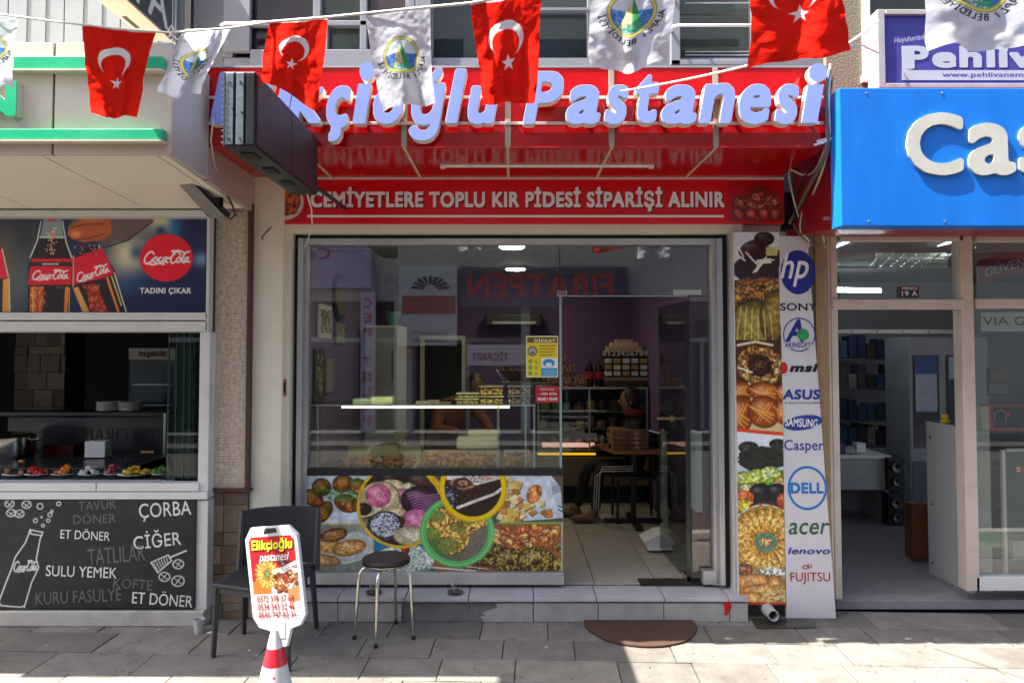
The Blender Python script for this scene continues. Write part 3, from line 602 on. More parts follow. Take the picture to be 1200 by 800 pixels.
# ================= right shop: red box, blue sign =================
rb=thing('computer_shop_canopy','dark red canopy box behind the big blue sign','canopy',(3.5,-.5,2.65))
X0=P(977,200,4.45).x; z0=P(1000,272,4.6).z
M().hexa([(X0,-.78,2.60),(X0,-.1,2.66),(X0,-.1,3.38),(X0,-.78,3.38)],(1,0,0),4).obj('box',mat('dark_red_panel','9c1426',.3,0,.08,4,dirt=.3,dcol='5f2a2a'),rb)
M().box((P(921,273,5.1).x,-.13,P(1000,275.5,5.07).z),(6.4,-.09,P(1000,269,5.07).z)).obj('red_rail',mat('red_rail_paint','a8202c',.4,0,.15,5,dirt=.4,dcol='7c5448'),rb,bev=.005)
bs=thing('blue_shop_sign','big blue sign with raised white letters over the computer shop','sign',(4,-.9,2.6))
d=4.12; Y=d+CAMY; blue=mat('blue_sign_panel','0a6ccb',.35,0,.10,3,dirt=.35,dcol='1f4f86',stretch=(2.2,2.2,.5))
x_=P(985,200,d).x; za=P(1080,103,d).z; zb_=P(1080,265,d).z; Y_BLUE,ZB_BLUE,ZA_BLUE=Y,zb_,za
M().box((x_,Y,zb_),(6.3,Y+.13,za)).obj('panel',blue,bs,bev=.006)
lw_=mat('weathered_white_letter','b9b9b0',.5,0,.05,8,dirt=.45,dcol='9a937e')
for ch,(a,b,c_,e) in (('C',(1061,133,1127,206)),('a',(1133,145,1188,206)),('s',(1192,145,1240,206)),('p',(1248,145,1302,225))):
    A=P(a,170,d); B=P(c_,170,d); zz1=P(a,b,d).z; zz0=P(a,e,d).z
    text(ch,(A.x,Y,zz0),(B.x-A.x,0,0),(0,0,zz1-zz0),'letter',lw_,bs,bold=.022,ext=.016,lift=.0005,R=90,sm=2.2)
pbox(966,254,980,257.5,4.5,.02).obj('bracket',alug,bs)
# purple estate agent sign
ps=thing('estate_agent_sign','purple framed sign with white lettering above the blue sign','sign',(4,-.6,3.4))
d=4.6; pur=mat('purple_sign_print','3d3a86',.4,0,.06,4); puw=mat('faded_white_print','a9aeb6',.5,0,.04,6)
pbox(1036,14,1330,100,d,.12).obj('panel',pur,ps)
for q in ((1029,11,1037.5,103),(1038,11,1330,17),(1038,97.5,1330,103)): pbox(*q,d-.02,.14).obj('frame_bar',mat('toned_down_frame','a5a39c',.4,.1,.06,8,dirt=.2),ps,bev=.004)  # darker copy of the aluminium, toned down where sun falls on this frame
pbox(1057,82.5,1330,94,d-.002,.0015).obj('url_strip',puw,ps); pbox(1057,54,1068.5,82.4,d-.002,.0015).obj('letter_bar',puw,ps)
ptext('P',1062,54,1088,81,d,'lettering',puw,ps,bold=.04,lift=.003); ptext('ehliv',1092,54,1212,80,d,'lettering',puw,ps,bold=.042,lift=.003); ptext('an',1216,61,1262,80,d,'lettering',puw,ps,bold=.042,lift=.003)
ptext('www.pehlivanemlak.com',1104,85,1242,92,d,'web_address',pur,ps,bold=.012,lift=.003); ptext('Huyuharizdeki',1047,42,1092,50,d,'slogan',puw,ps,shear=.3,rot=math.radians(8),lift=.003)
pbox(1056,45,1100,52,d-.0005,.0003,None).obj('swoosh',puw,ps) if 0 else None
# white electric cable between signs
m=M(); m.tube([P(990,54,4.3),P(1010,40,4.4),P(1029,25,4.55)],.008,6).obj('sign_cable',wire_w,ps); M().tube([P(990,54,4.3),P(1010,53,4.4),P(1029,62,4.55)],.006,6).obj('sign_cable',wire_w,ps)
for xx_ in (3.05,4.35): M().box((xx_-.0015,Y_BLUE-.0012,ZB_BLUE+.004),(xx_+.0015,Y_BLUE-.0003,ZA_BLUE-.004)).obj('panel_joint',mat('joint_dark_blue','06407e',.5),bs)  # thin dark blue strips mark the joints between sign panels
for xx_ in (2.06,2.5,3.0,3.1,3.6):
    for zz_ in (ZB_BLUE+.03,ZA_BLUE-.03): M().lathe([(.006,0),(.006,-.003)],(xx_,Y_BLUE-.0005,zz_),8,'y').obj('screw',alug,bs)
# right shop frame
rs=thing('computer_shopfront','computer shop front with worn pinkish white frames and open door','shopfront',(3.3,-.05,0))
pk=mat('worn_pinkish_paint','cdbdb0',.6,0,.05,5,.15,40,dirt=.5,dcol='8f7a68')
D=5.12
for (a,b,c_,e,t,n_) in ((972,276,975.5,700,.08,'post'),(976,276,984,702,.1,'post'),(984.5,277,1129,282,.08,'head_rail'),(976,350.5,1132,362,.1,'transom'),(1129,277,1144,692,.1,'post'),(1144.5,277,1330,283,.08,'head_rail'),(1144.5,350,1330,361,.08,'transom'),(1144.5,676,1330,692,.1,'bottom_rail')):
    q=pbox(a,b,c_,e,D-(.015 if n_=='transom' else 0),t).obj(n_,pk if e<400 or n_=='post' else white,rs,bev=.004)
pbox(984,282.5,1129,350,5.17,.006).obj('pane',clear,rs); pbox(1144,283.5,1330,350,5.17,.006).obj('pane',clear,rs); pbox(1144,361.5,1330,676,5.17,.006).obj('pane',clear,rs)
pbox(980,386,1131,390.5,5.3,.03).obj('door_track',alug,rs)
for k in range(5): c=P(998+k*30,388.2,5.297); M().lathe([(.006,0),(.006,.004)],c,8,'y').obj('screw',rubber,rs)
M().box((P(977,700,5.15).x,-.02,0),(7,.12,.066)).obj('threshold',mat('grey_threshold','8a8586',.6,0,.12,6,.2,60,dirt=.4,dcol='5a5552'),rs,bev=.004)
pbox(958,276,972,712,5.08,.03).obj('wooden_batten',mat('weathered_wood','a58a68',.8,0,.2,10,.4,50,stretch=(8,8,1),dirt=.4,dcol='6a5540'),rs,bev=.002)
M().box((P(905,400,5.1).x,-.04,0),(P(976,400,5.1).x,.3,2.7)).obj('pillar',white,rs)
# right shop interior
struct('computer_shop_floor',cube((1.9,.12,0),(8,5.5,.06)),bricky('dim_floor_tiles','8a8688','807c7e','4c4a4a',.6,.45,.004,.35,.2,(0,0,0)))
dk=mat('dim_grey_wall','a2a3a5',.8,0,.1,2); 
struct('computer_shop_back_wall',cube((1.8,4.2,0),(8,4.3,3)),dk); struct('computer_shop_left_wall',cube((1.75,.3,0),(1.82,4.2,3)),mat('dark_blue_wall','2f3f63',.8)); struct('computer_shop_ceiling',cube((1.8,.1,2.72),(8,4.2,2.8)),mat('off_white_ceiling','8b8883',.8)); struct('computer_shop_right_wall',cube((7.9,.1,0),(8,4.2,2.75)),dk)
# restaurant interior
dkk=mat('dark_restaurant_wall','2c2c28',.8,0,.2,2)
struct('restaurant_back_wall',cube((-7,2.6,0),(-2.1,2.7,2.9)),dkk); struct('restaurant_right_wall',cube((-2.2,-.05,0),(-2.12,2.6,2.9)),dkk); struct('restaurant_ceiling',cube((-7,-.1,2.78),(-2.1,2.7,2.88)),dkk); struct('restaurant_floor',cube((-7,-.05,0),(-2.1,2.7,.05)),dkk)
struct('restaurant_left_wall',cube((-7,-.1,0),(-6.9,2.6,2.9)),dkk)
# ================= opposite side of the street =================
ob=thing('facing_building','pale apartment block across the street seen in the shop glass','building',(0,-10.6,0))
fw=mat('facing_plaster','b9b6ac',.8,0,.08,1,dirt=.3,dcol='8a857a')
M().box((-14,-11.4,2.9),(14,-10.6,10)).obj('upper_wall',fw,ob)
for a,b in ((-14,-9.2),(-2.6,-2.2),(2.9,3.4),(5.2,5.6),(9,14),(.2,.4)): M().box((a,-11.4,0),(b,-10.6,2.9)).obj('wall_pier',fw,ob)
for a,b in ((-9.2,-2.6),(-2.2,.2),(.4,2.9),(3.4,5.2),(5.6,9)):
    w=cube((a,-11.3,0),(b,-11.1,2.9)).obj('shop_window',mat('facing_dark_window','24272c',.2,0,.3,1),ob); M().box((a,-11.1,2.0),(b,-11.04,2.1)).obj('transom',alug,w); M().box(((a+b)/2-.04,-11.1,0),((a+b)/2+.04,-11.04,2)).obj('mullion',alug,w)
for k in range(8):
    for r_ in range(2):
        w=cube((-12+k*3.1,-10.62,4.6+r_*2.9),(-10.4+k*3.1,-10.58,5.9+r_*2.9)).obj('window',MATS['facing_dark_window'],ob); M().box((-12.05+k*3.1,-10.58,4.5+r_*2.9),(-10.35+k*3.1,-10.5,4.6+r_*2.9)).obj('window_sill',white,w)
def rsign(name,label,x0,x1,z0,z1,col,y=-10.45,txt=(),cat='sign',t=.12):
    s=thing(name,label,cat,((x0+x1)/2,y,z0)); cube((x0,y-t,z0),(x1,y,z1)).obj('panel',col,s,bev=.01)
    for (tx_,a,b,c_,e,mt,bo) in txt: text(tx_,(a,y,c_),(b-a,0,0),(0,0,e-c_),'lettering',mt,s,bold=bo,lift=.004) if b>a and 0 else text(tx_,(b,y,c_),(a-b,0,0),(0,0,e-c_),'lettering',mt,s,bold=bo,lift=.004)
    return s
org=mat('orange_letters','c8502a',.5); mag=mat('magenta_letters','b01c66',.5); lav=mat('lavender_panel','b9a8cf',.5); wht=mat('plain_white_sign','d9d9d5',.5); dgy=mat('dark_grey_letters','3a3c40',.5)
def VX(px): return (px-600)*15.8/F
def VZ(py): return 1.86+(408-py)*15.8/F
rsign('facing_sign','slate blue fascia with orange lettering across the street',VX(540),VX(735),VZ(360),VZ(313),mat('slate_sign','4b5468',.5),txt=(('FIRATPEN',VX(548),VX(718),VZ(350),VZ(321),org,.03),))
rsign('facing_sign','white shop board with small red lettering across the street',VX(548),VX(640),VZ(428),VZ(404),wht,txt=(('TİCARET',VX(553),VX(596),VZ(422),VZ(411),mat('dark_red_letters','8a1e2c',.5),.03),))
rsign('facing_sign','lavender phone shop board with magenta letters across the street',VX(345),VX(436),VZ(338),VZ(288),lav,txt=(('Ce',VX(361),VX(388),VZ(305),VZ(290),mag,.02),))
rsign('facing_sign','tall narrow lavender board with vertical magenta word across the street',VX(424),VX(441),VZ(530),VZ(343),mat('pale_lavender','c4b8d4',.5),txt=tuple((ch,VX(427),VX(437),VZ(361+i*17),VZ(350+i*17),mag,.03) for i,ch in enumerate('CEP TELEFON') if ch!=' '))
s=rsign('facing_sign','white board with grey fan emblem and orange band across the street',VX(468),VX(536),VZ(405),VZ(313),wht,txt=(('YUCASAN',VX(484),VX(528),VZ(401),VZ(396),dgy,0),('TİCARET',VX(484),VX(528),VZ(392),VZ(387),dgy,0)))
cube((VX(472),-10.45,VZ(368)),(VX(534),-10.44,VZ(347))).obj('orange_band',mat('burnt_orange','b5654a',.5),s)
for k in range(9):
    a=math.radians(12+k*19.5); c0=Vector((VX(505),-10.445,VZ(340))); m=M(); m.prism([c0+Vector((math.cos(a-.1)*.15,0,math.sin(a-.1)*.12)),c0+Vector((math.cos(a-.09)*.42,0,math.sin(a-.09)*.3)),c0+Vector((math.cos(a+.09)*.42,0,math.sin(a+.09)*.3)),c0+Vector((math.cos(a+.1)*.15,0,math.sin(a+.1)*.12))],(0,1,0),.01); m.obj('fan_blade',dgy,s)
# ================= food poster on the shop window =================
gp=vmat('window_print',.35,spec=.4)
po=thing('food_poster','wide window poster of pastries with yellow and green rings','poster',(-.6,-.01,.3))
c=Can(302,114,1.9,(90,85,80))
c.poly([(-5,-5),(80,-5),(80,57),(-5,57)],(190,204,212)); c.poly([(30,45),(70,40),(80,57),(20,57)],(214,226,236))
for x,y,rx,ry,a in ((18,14,11,10,.2),(43,10,12,10,-.2),(62,14,12,9,.4),(20,43,14,9,-.9),(48,33,15,10,.3),(8,27,13,9,.6),(68,30,9,8,0)):
    c.blob(x,y,rx,ry,(178,104,38),(84,42,14),a,.35,1,.25); c.spk(x,y,rx*.9,ry*.8,(214,150,80),.3,0,a); c.spk(x+3,y-2,rx*.6,ry*.5,(70,120,40),.45,0,a)
for x,y,rx,ry in ((33,22,13,8),(18,18,9,5),(52,24,10,6),(60,8,9,5)): c.spk(x,y,rx,ry,(60,112,34),.5); c.spk(x,y,rx,ry,(120,170,70),.25)
c.poly([(0,58),(79,58),(79,114),(0,114)],(132,142,130)); c.grain(.05,2)
c.poly([(0,74),(60,66),(79,74),(79,92),(45,104),(0,88)],(186,196,190)); c.line([(0,84),(20,96),(46,103),(70,97),(79,88)],2,(214,224,216)); 
for i in range(5): c.line([(60+i*4,60),(66+i*3,76),(64+i*4,92)],1.2,(205,214,208),.7)
for x,y,rx,ry,c1,c2,a in ((12,76,12,8,(190,120,50),(110,60,20),.1),(28,83,17,8,(214,160,84),(150,98,44),.15),(51,85,19,9,(224,172,96),(160,106,50),-.2),(33,70,15,7.5,(168,106,40),(86,48,14),-.2),(18,99,22,7,(206,160,98),(140,96,50),.1)):
    c.blob(x,y,rx,ry,c1,c2,a,.18,0,.25)
    for k in (-3,0,3): c.line([(x-rx*.75,y+k-rx*.75*math.tan(a)*-1*-1),(x+rx*.75,y+k+rx*.75*math.tan(a))],.9,(236,196,130),.55)
c.poly([(79,60),(160,60),(160,114),(79,114)],(24,120,176)); c.poly([(79,60),(110,60),(84,80)],(60,150,190))
c.blob(117,99,37,18,(206,222,206),(140,170,150),0,.3,0,.1); c.spk(117,97,34,15,(236,244,236),.5); c.spk(122,94,20,8,(120,170,90),.25); c.blob(117,87,5,5,(180,60,50),(120,30,30)); c.spk(110,104,30,8,(104,140,120),.3)
c.line([(0,57.5),(80,57.5)],1.6,(222,184,60)); c.line([(78.6,57),(79.4,104)],1.4,(222,184,60))
m=c._e(112,35,51,49); keep=c.im.copy(); c.im[:]=(40,26,22)
for a in ((98,4,13,9,(60,34,28),(24,12,10)),(100,14,16,9,(236,222,182),(190,168,120)),(136,8,20,11,(92,62,50),(40,24,20)),(120,16,10,7,(236,222,182),(190,168,120)),(113,26,13,10,(232,146,178),(190,96,130)),(115,34,10,8,(238,226,190),(196,176,130)),(86,28,23,20,(240,228,192),(200,180,130)),(85,24,14,13,(236,140,172),(206,92,132)),(68,44,11,12,(236,222,184),(180,160,120)),(67,40,10,7,(44,24,22),(20,10,10)),(136,30,24,17,(74,36,66),(30,14,28)),(102,47,17,10,(240,226,184),(196,170,120)),(130,54,18,14,(236,138,176),(196,90,130)),(108,54,8,6,(150,60,36),(90,30,20)),(76,63,18,14,(130,110,96),(86,70,60)),(93,60,20,17,(120,118,128),(50,46,52)),(122,71,19,11,(226,216,180),(176,160,120))):
    c.blob(*a[:4],a[4],a[5],0,.1,1,.3)
c.line([(80,22),(85,17),(91,21),(88,28),(82,27)],1,(250,190,210)); c.spk(93,58,17,14,(226,230,240),.55)
for k in range(9): c.line([(118+k*1.5,22+k*3),(128+k,19+k*3),(140+k,24+k*2.4),(156,22+k*2.6)],.9,(216,150,200),.9)
for k in range(6): c.line([(122,2+k*3),(136,5+k*2),(150,2+k*3)],.9,(44,26,20),.8)
c.im=np.where((m<1)[...,None],c.im,keep)
c.ring(112,35,52.5,50.5,3.4,(228,182,34)); c.line([(142,-2),(154,12),(158,20)],6,(238,196,20))
# right photos
c.poly([(228,0),(302,0),(302,55),(228,55)],(96,80,66)); c.poly([(230,0),(286,-2),(299,14),(302,50),(228,56)],(196,212,222)); c.poly([(240,4),(282,2),(292,16),(294,48),(236,52)],(212,224,232))
for i in range(60):
    a=random.uniform(228,290); b=random.uniform(2,54)
    if b<54-(290-a)*1.1-10+0 and a>272: continue
    if a-228>12+b*1.15: continue
    s_=random.uniform(3,7); an=random.random()*1.5; q=[(a+s_*math.cos(an+t)*random.uniform(.8,1.3),b+s_*math.sin(an+t)) for t in (0,1.5,3.1,4.7)]; col=random.choice([(236,222,150),(244,232,176),(228,190,96),(214,140,70),(222,206,130),(170,120,60)])
    c.poly([(x+.8,y+1) for x,y in q],(120,84,40)); c.poly(q,col)
c.blob(268,22,8,11,(232,160,92),(200,110,50),.5,.4,0,.1)
for k in range(4): c.line([(289+k*.3,15+k*2.4),(302,9+k*2.6)],.8,(50,56,66))
c.line([(296,36),(302,38)],1.2,(40,46,56)); c.line([(296,40),(302,43)],1.2,(40,46,56))
c.poly([(150,56),(302,56),(302,114),(150,114)],(150,96,50)); c.grain(.1,1)
for k in range(11): c.line([(206+k*2.5,58+k*3.4),(250+k*.5,74+k*3.4)],2.2,random.choice([(236,204,142),(222,170,100),(244,220,170)])); c.line([(206+k*2.5,60+k*3.4),(250,76+k*3.4)],.8,(84,50,26))
for i in range(46):
    x=random.uniform(232,300); y=random.uniform(60,88); c.blob(x,y,random.uniform(6,10),random.uniform(3,5),random.choice([(238,190,110),(226,150,80),(214,110,60),(240,206,140)]),(150,78,34),random.uniform(-.7,.7),.3,0,.3)
for i in range(30):
    x=random.uniform(168,262); y=random.uniform(92,113)-(max(0,x-205)*.1); c.blob(x,y,8,5,random.choice([(150,110,60),(176,132,84),(120,90,50)]),(60,42,26),random.uniform(-.5,.5),.5,0,.2)
for x,y,rx,ry in ((214,92,20,13),(240,100,18,14),(270,100,21,15),(296,106,10,9),(300,84,8,6)): c.blob(x,y,rx,ry,(150,128,54),(70,52,24),0,.5,0,.3); c.spk(x,y,rx,ry,(206,180,90),.35); c.blob(x,y+2,rx*.25,ry*.25,(50,40,24),(60,46,28))
c.line([(150,108),(200,112)],2,(230,222,206)); c.line([(160,103),(215,110)],1,(236,226,206)); c.line([(226,56),(302,56)],2,(116,186,84)); c.line([(300.5,56),(300.5,113)],1.6,(180,192,180))
# green ring
m=c._e(177.6,66,41,38); keep=c.im.copy(); c.im[:]=(104,110,84)
for x,y,rx,ry in ((158,52,18,13),(182,44,16,9),(194,54,20,12),(178,70,22,14),(150,66,14,11),(170,82,16,10)): c.blob(x,y,rx,ry,(240,190,84),(176,116,40),0,.4,0,.15); c.spk(x,y,rx,ry,(252,214,120),.4)
for x,y,rx,ry in ((152,48,12,7),(178,62,10,5),(156,82,26,10),(192,54,8,4),(148,72,10,12)): c.spk(x,y,rx,ry,(70,130,50),.55)
c.poly([(196,66),(216,56),(212,90),(180,104)],(118,112,98)); c.grain(.08,0)
c.im=np.where((m<1)[...,None],c.im,keep); c.ring(177.6,66,44,42,7.5,(96,190,104),.92); c.ring(177.6,66,42,40,2,(140,222,140),.6)
# yellow ring with cake
m=c._e(196,15,36,36); keep=c.im.copy(); c.im[:]=(58,34,28)
c.blob(186,10,22,12,(120,82,60),(60,34,26),0,.2,0,.1)
for k in range(4): c.ring(184,9,20-k*5,10-k*2.4,1.3,(200,160,110) if k%2 else (60,36,28))
c.poly([(160,-5),(234,-5),(230,4),(200,12),(186,2),(166,6)],(232,226,216)); c.spk(205,2,22,7,(60,40,36),.4); c.spk(222,2,12,5,(206,60,40),.3)
c.poly([(176,24),(232,4),(232,18),(180,36)],(50,26,20)); c.line([(178,38),(205,28),(222,22),(234,12)],3.6,(240,234,222)); c.spk(205,28,26,6,(120,70,50),.3); c.poly([(180,42),(234,18),(234,40),(190,56)],(44,24,20)); c.grain(.2,0)
c.blob(168,26,11,14,(54,62,84),(24,26,36),.5,.3,0,.1); c.spk(168,26,10,13,(190,196,206),.35)
c.im=np.where((m<1)[...,None],c.im,keep); c.ring(196,15,40,40,6.6,(246,206,16)); c.ring(196,15,40,40,1.2,(206,160,10))
c.grain(.03,0)
c.mesh('printed_film',gp,po,flat(358.6,556.5,660,670.6,5.175))
pbox(356,549,660.5,557,5.17,.03).obj('top_edge',rubber,po)
# ================= vertical food banner =================
vb=thing('food_banner','tall narrow food photo banner right of the pastry shop window','banner',(1.83,-.2,.15))
c=Can(57,436,1.8,(180,130,60)); W0=57
c.poly([(0,0),(57,0),(57,60),(0,60)],(226,226,230)); c.blob(30,44,30,16,(40,54,92),(18,24,44),0,.1); c.poly([(2,38),(18,20),(30,12),(57,22),(57,48),(30,52),(6,50)],(54,30,24)); c.blob(38,8,12,8,(64,38,28),(30,16,12),0,.4,0); c.blob(22,20,16,9,(96,54,38),(40,20,14),-.4,.3)
for a in ([(2,26),(14,34)],[(15,24),(30,40)],[(28,35),(50,33)],[(24,48),(40,30)],[(6,18),(12,30)]): c.line(a,2,(240,236,222))
c.poly([(40,18),(56,17),(54,28),(40,28)],(206,204,130)); c.poly([(28,33),(46,31),(47,37),(29,38)],(236,232,206)); c.line([(27,46),(35,36)],4,(236,234,214))
c.poly([(0,57),(57,57),(57,110),(0,110)],(96,56,24))
for i in range(28): c.blob(random.uniform(0,57),random.uniform(58,88),random.uniform(9,16),6,random.choice([(178,112,44),(196,140,60),(150,84,30),(170,150,60)]),(92,46,16),-.3,.5,0,.2)
c.spk(30,72,28,14,(220,170,90),.3)
c.blob(24,112,32,30,(186,168,70),(96,80,26),-.4,.25,1,.1); c.blob(50,100,18,30,(170,140,60),(90,66,24),.1,.25,1,.1)
for k in range(6): c.line([(8+k*7,88+k*1.5),(5+k*8,106),(2+k*9,130)],1.4,(228,220,150),.8)
for k in range(4): c.line([(4+k*12,96),(12+k*12,118),(6+k*12,136)],1,(120,100,40),.7)
c.poly([(0,128),(57,128),(57,184),(0,184)],(70,44,26))
for i in range(70):
    t=random.random()*6.28; rr=random.uniform(.75,1.1); c.blob(30+24*rr*math.cos(t),158+20*rr*math.sin(t),8,3.6,random.choice([(206,166,90),(176,128,60),(222,190,120)]),(110,70,30),t+1.57,.5,0,.2)
c.blob(30,158,13,11,(84,54,32),(40,24,16),0,.5,0,0); c.line([(3,134),(25,130),(46,134)],3,(226,214,180)); c.line([(3,160),(20,166)],2,(236,230,206)); c.line([(0,181),(16,180)],4,(226,226,232))
c.poly([(0,183),(57,183),(57,236),(0,236)],(206,186,140))
for x,y,rx,ry in ((6,190,12,14),(36,190,20,12),(4,216,16,22),(34,212,19,18),(58,212,10,14),(58,190,8,10)):
    c.blob(x,y,rx,ry,(206,110,40),(130,56,16),.2,.12,1,.35)
    for k in (-4,0,4): c.line([(x-rx*.8+k,y-ry*.3+k*.5),(x+rx*.6+k,y+ry*.5-k)],1,(244,196,110),.9)
    for k in (-3,1): c.line([(x+rx*.5+k,y-ry*.6),(x-rx*.3+k,y+ry*.6)],1,(244,196,110),.8)
c.poly([(0,233),(57,237),(57,290),(0,290)],(222,228,236)); c.line([(0,233),(30,236),(57,238)],4,(222,72,28))
c.blob(14,254,12,7,(60,60,60),(30,30,30),0,.8,0,0); c.blob(50,250,10,6,(60,60,60),(30,30,30),0,.8,0,0)
c.poly([(2,260),(30,252),(57,256),(57,276),(20,284),(2,274)],(52,52,46)); c.spk(30,268,30,14,(150,150,130),.35); c.spk(30,268,30,14,(16,16,14),.5)
for k in range(5): c.line([(0,276+k*3),(20,284+k*2),(57,276+k*3)],1.2,(130,176,206))
c.poly([(0,284),(57,280),(57,330),(0,330)],(120,110,50))
for x,y,rx,ry,c1,c2 in ((8,292,12,10,(200,200,110),(120,130,50)),(24,288,12,9,(206,220,120),(130,150,50)),(40,286,13,10,(212,222,150),(150,170,70)),(44,294,10,5,(150,206,60),(80,130,20)),(52,298,10,10,(226,206,120),(150,120,40)),(12,302,14,7,(220,220,170),(90,100,40)),(28,308,14,12,(30,30,34),(10,10,12)),(48,306,13,10,(36,34,40),(10,10,12)),(8,312,12,8,(230,120,60),(170,70,30)),(8,322,14,8,(220,190,60),(150,120,30)),(36,322,20,6,(60,40,30),(24,16,12)),(56,316,8,9,(226,100,50),(150,50,20))): c.blob(x,y,rx,ry,c1,c2,0,.3,0,.3)
fx,fy=34,364
c.ell(fx-2,fy,46,44,(206,212,196)); c.ell(fx-2,fy,44,42,(150,140,60))
for k in range(22):
    a=k*2*math.pi/22; c.blob(fx+28*math.cos(a),fy+27*math.sin(a),17,5.2,(236,196,96),(178,116,40),a,.25,0,.3)
    c.line([(fx+12*math.cos(a+.14),fy+12*math.sin(a+.14)),(fx+43*math.cos(a+.14),fy+41*math.sin(a+.14))],1,(84,66,24),.8)
c.ell(fx,fy,14,11,(110,150,120)); c.spk(fx,fy,14,11,(30,120,110),.5); c.blob(fx,fy,9,6,(206,176,110),(150,110,60),0,.5,0,0); c.spk(fx,fy,40,38,(70,140,80),.14)
c.poly([(0,398),(57,394),(57,436),(0,436)],(170,150,100)); c.blob(8,396,9,7,(150,84,60),(90,50,36),0,.6,0); c.blob(42,398,18,6,(220,220,210),(150,150,130),0,.5,0,0)
for x,y,rx,ry,a in ((22,410,28,9,.05),(30,420,30,8,-.1),(20,430,30,8,.1),(48,414,14,9,.7)): c.blob(x,y,rx,ry,(236,180,96),(166,96,36),a,.25,1,.3); [c.line([(x-rx*.6+k*9,y-ry*.7),(x-rx*.6+k*9+4,y+ry*.6)],.9,(150,90,36),.7) for k in range(5)]
c.spk(44,426,18,9,(226,214,140),.5); c.line([(0,434.5),(57,435)],3,(196,60,28))
c.grain(.04,0)
X0,X1=P(863,490,5.0).x,P(917,490,5.0).x; Z0,Z1=P(890,708,5.0).z,P(890,272,5.0).z
c.mesh('printed_sheet',MATS['glossy_print'],vb,lambda A,B:(X0+(X1-X0)*A+.012*(B-.5),-.203+.004*np.sin(B*9)+0*A,Z1+(Z0-Z1)*B))
M().hexa([(X0-.012,-.197,Z1),(X1-.012,-.197,Z1),(X1+.0,-.197,Z0),(X0+.0,-.197,Z0)],(0,1,0),.02).obj('backing_board',white,vb)
M().box((X0+.05,-.18,Z0+.2),(X1-.05,-.08,Z1-.1)).obj('support_post',seam,vb)
# ================= brand banner =================
bb=thing('brand_banner','white vertical banner listing computer brand logos beside the computer shop door','banner',(2.07,-.2,0))
d=5.0; lean=.035
X0,X1=P(914,490,d).x,P(960.5,490,d).x; Z0,Z1=.005,P(930,277,d).z
Xa,Xb=P(912,280,d).x,P(946,280,d).x; Xc,Xd=P(922,708,d).x,P(979.5,708,d).x
bw=mat('white_banner_vinyl','cfccd0',.45,0,.05,4,dirt=.15,dcol='a09a98')
M().hexa([(Xc,d+CAMY,Z0),(Xd,d+CAMY,Z0),(Xb,d+CAMY,Z1),(Xa,d+CAMY,Z1)],(0,1,0),.03).obj('board',bw,bb)
navy=mat('navy_print','1c2a86',.4); blk=mat('black_print','15151a',.4); wpr=mat('white_print','e8e8ea',.4); dblue=mat('bright_blue_print','1470b8',.4); sgreen=mat('dark_green_print','2f5a3c',.4); sred=mat('deep_red_print','a01c24',.4); slate=mat('blue_slate_print','2a3a8c',.4); tealg=mat('green_globe_print','2f9a5a',.4); mred=mat('msi_red_print','c42028',.4)
def disc(cx,cy,rx,ry,d,name,mt,parent,lift=.0015,inner=0,a0=0,a1=360,rot=0,n=40):
    O=P(cx,cy,d); k=d/F; pts=[]; full=a1-a0>=360
    ts=[math.radians(a0+(a1-a0)*i/n) for i in range(n+(0 if full else 1))]
    def pt(t,s): x,y=rx*math.cos(t)*s,ry*math.sin(t)*s; return (O.x+(x*math.cos(rot)-y*math.sin(rot))*k,O.y-lift,O.z+(x*math.sin(rot)+y*math.cos(rot))*k)
    m=M()
    if not inner: m.v=[Vector(pt(t,1)) for t in ts]; m.f=[list(range(len(ts)))]
    else:
        m.v=[Vector(pt(t,1)) for t in ts]+[Vector(pt(t,inner)) for t in ts]; L=len(ts)
        m.f=[[i,(i+1)%L,L+(i+1)%L,L+i] for i in range(L if full else L-1)]
    return m.obj(name,mt,parent)
def bt(s,x0,y0,x1,y1,mt,**k): return ptext(s,x0,y0,x1,y1,d,'logo_lettering',mt,bb,**k)
disc(935,319,20.5,26,d,'logo_disc',navy,bb); text('hp',(P(914.5,336,d).x,d+CAMY,P(930,336,d).z),(P(948,320,d).x-P(914.5,320,d).x,0,0),(0,0,P(930,298,d).z-P(930,338,d).z),'logo_lettering',wpr,bb,bold=.012,shear=.3,lift=.003)
bt('SONY',914,355,957,364,blk,bold=.02)
disc(936.5,392,19,20,d,'logo_ring',slate,bb,inner=.93); bt('A',920,374,942,401,navy,bold=.03,shear=.25); disc(941,392,7,7,d,'globe_emblem',tealg,bb,lift=.003); bt('AKINSOFT',919.5,401,950,407,navy,bold=.02,lift=.0035); pbox(919,400.5,951,407.8,d-.002,.0006).obj('logo_strip',bw,bb)
disc(918,431,5,7,d,'logo_shield',mred,bb); bt('msi',925,426,959,436,blk,bold=.05,shear=.25)
bt('ASUS',917,456,961,468,slate,bold=.04,shear=.1); bt('In Search of Incredible',920,470,961,473,blk)
disc(941,495,23,8.5,d,'logo_ellipse',slate,bb,rot=.15); bt('SAMSUNG',920,490,958,500,wpr,bold=.02,lift=.003,rot=-math.radians(3))
bt('Casper',919,515,965,531,slate,bold=.01); disc(946,571.5,23,25.5,d,'logo_ring',dblue,bb,inner=.89); bt('DELL',926,565,965,578,dblue,bold=.045)
bt('acer',924,612,972,626,sgreen,bold=.012,shear=.2); bt('lenovo',923,641,973,649,slate,bold=.03,shear=.2); bt('FUJITSU',926,670,973,684,sred,bold=.008); disc(944,664,4,2.6,d,'logo_loop',sred,bb,inner=.6); disc(948.5,663,3,2.2,d,'logo_loop',sred,bb,inner=.6)
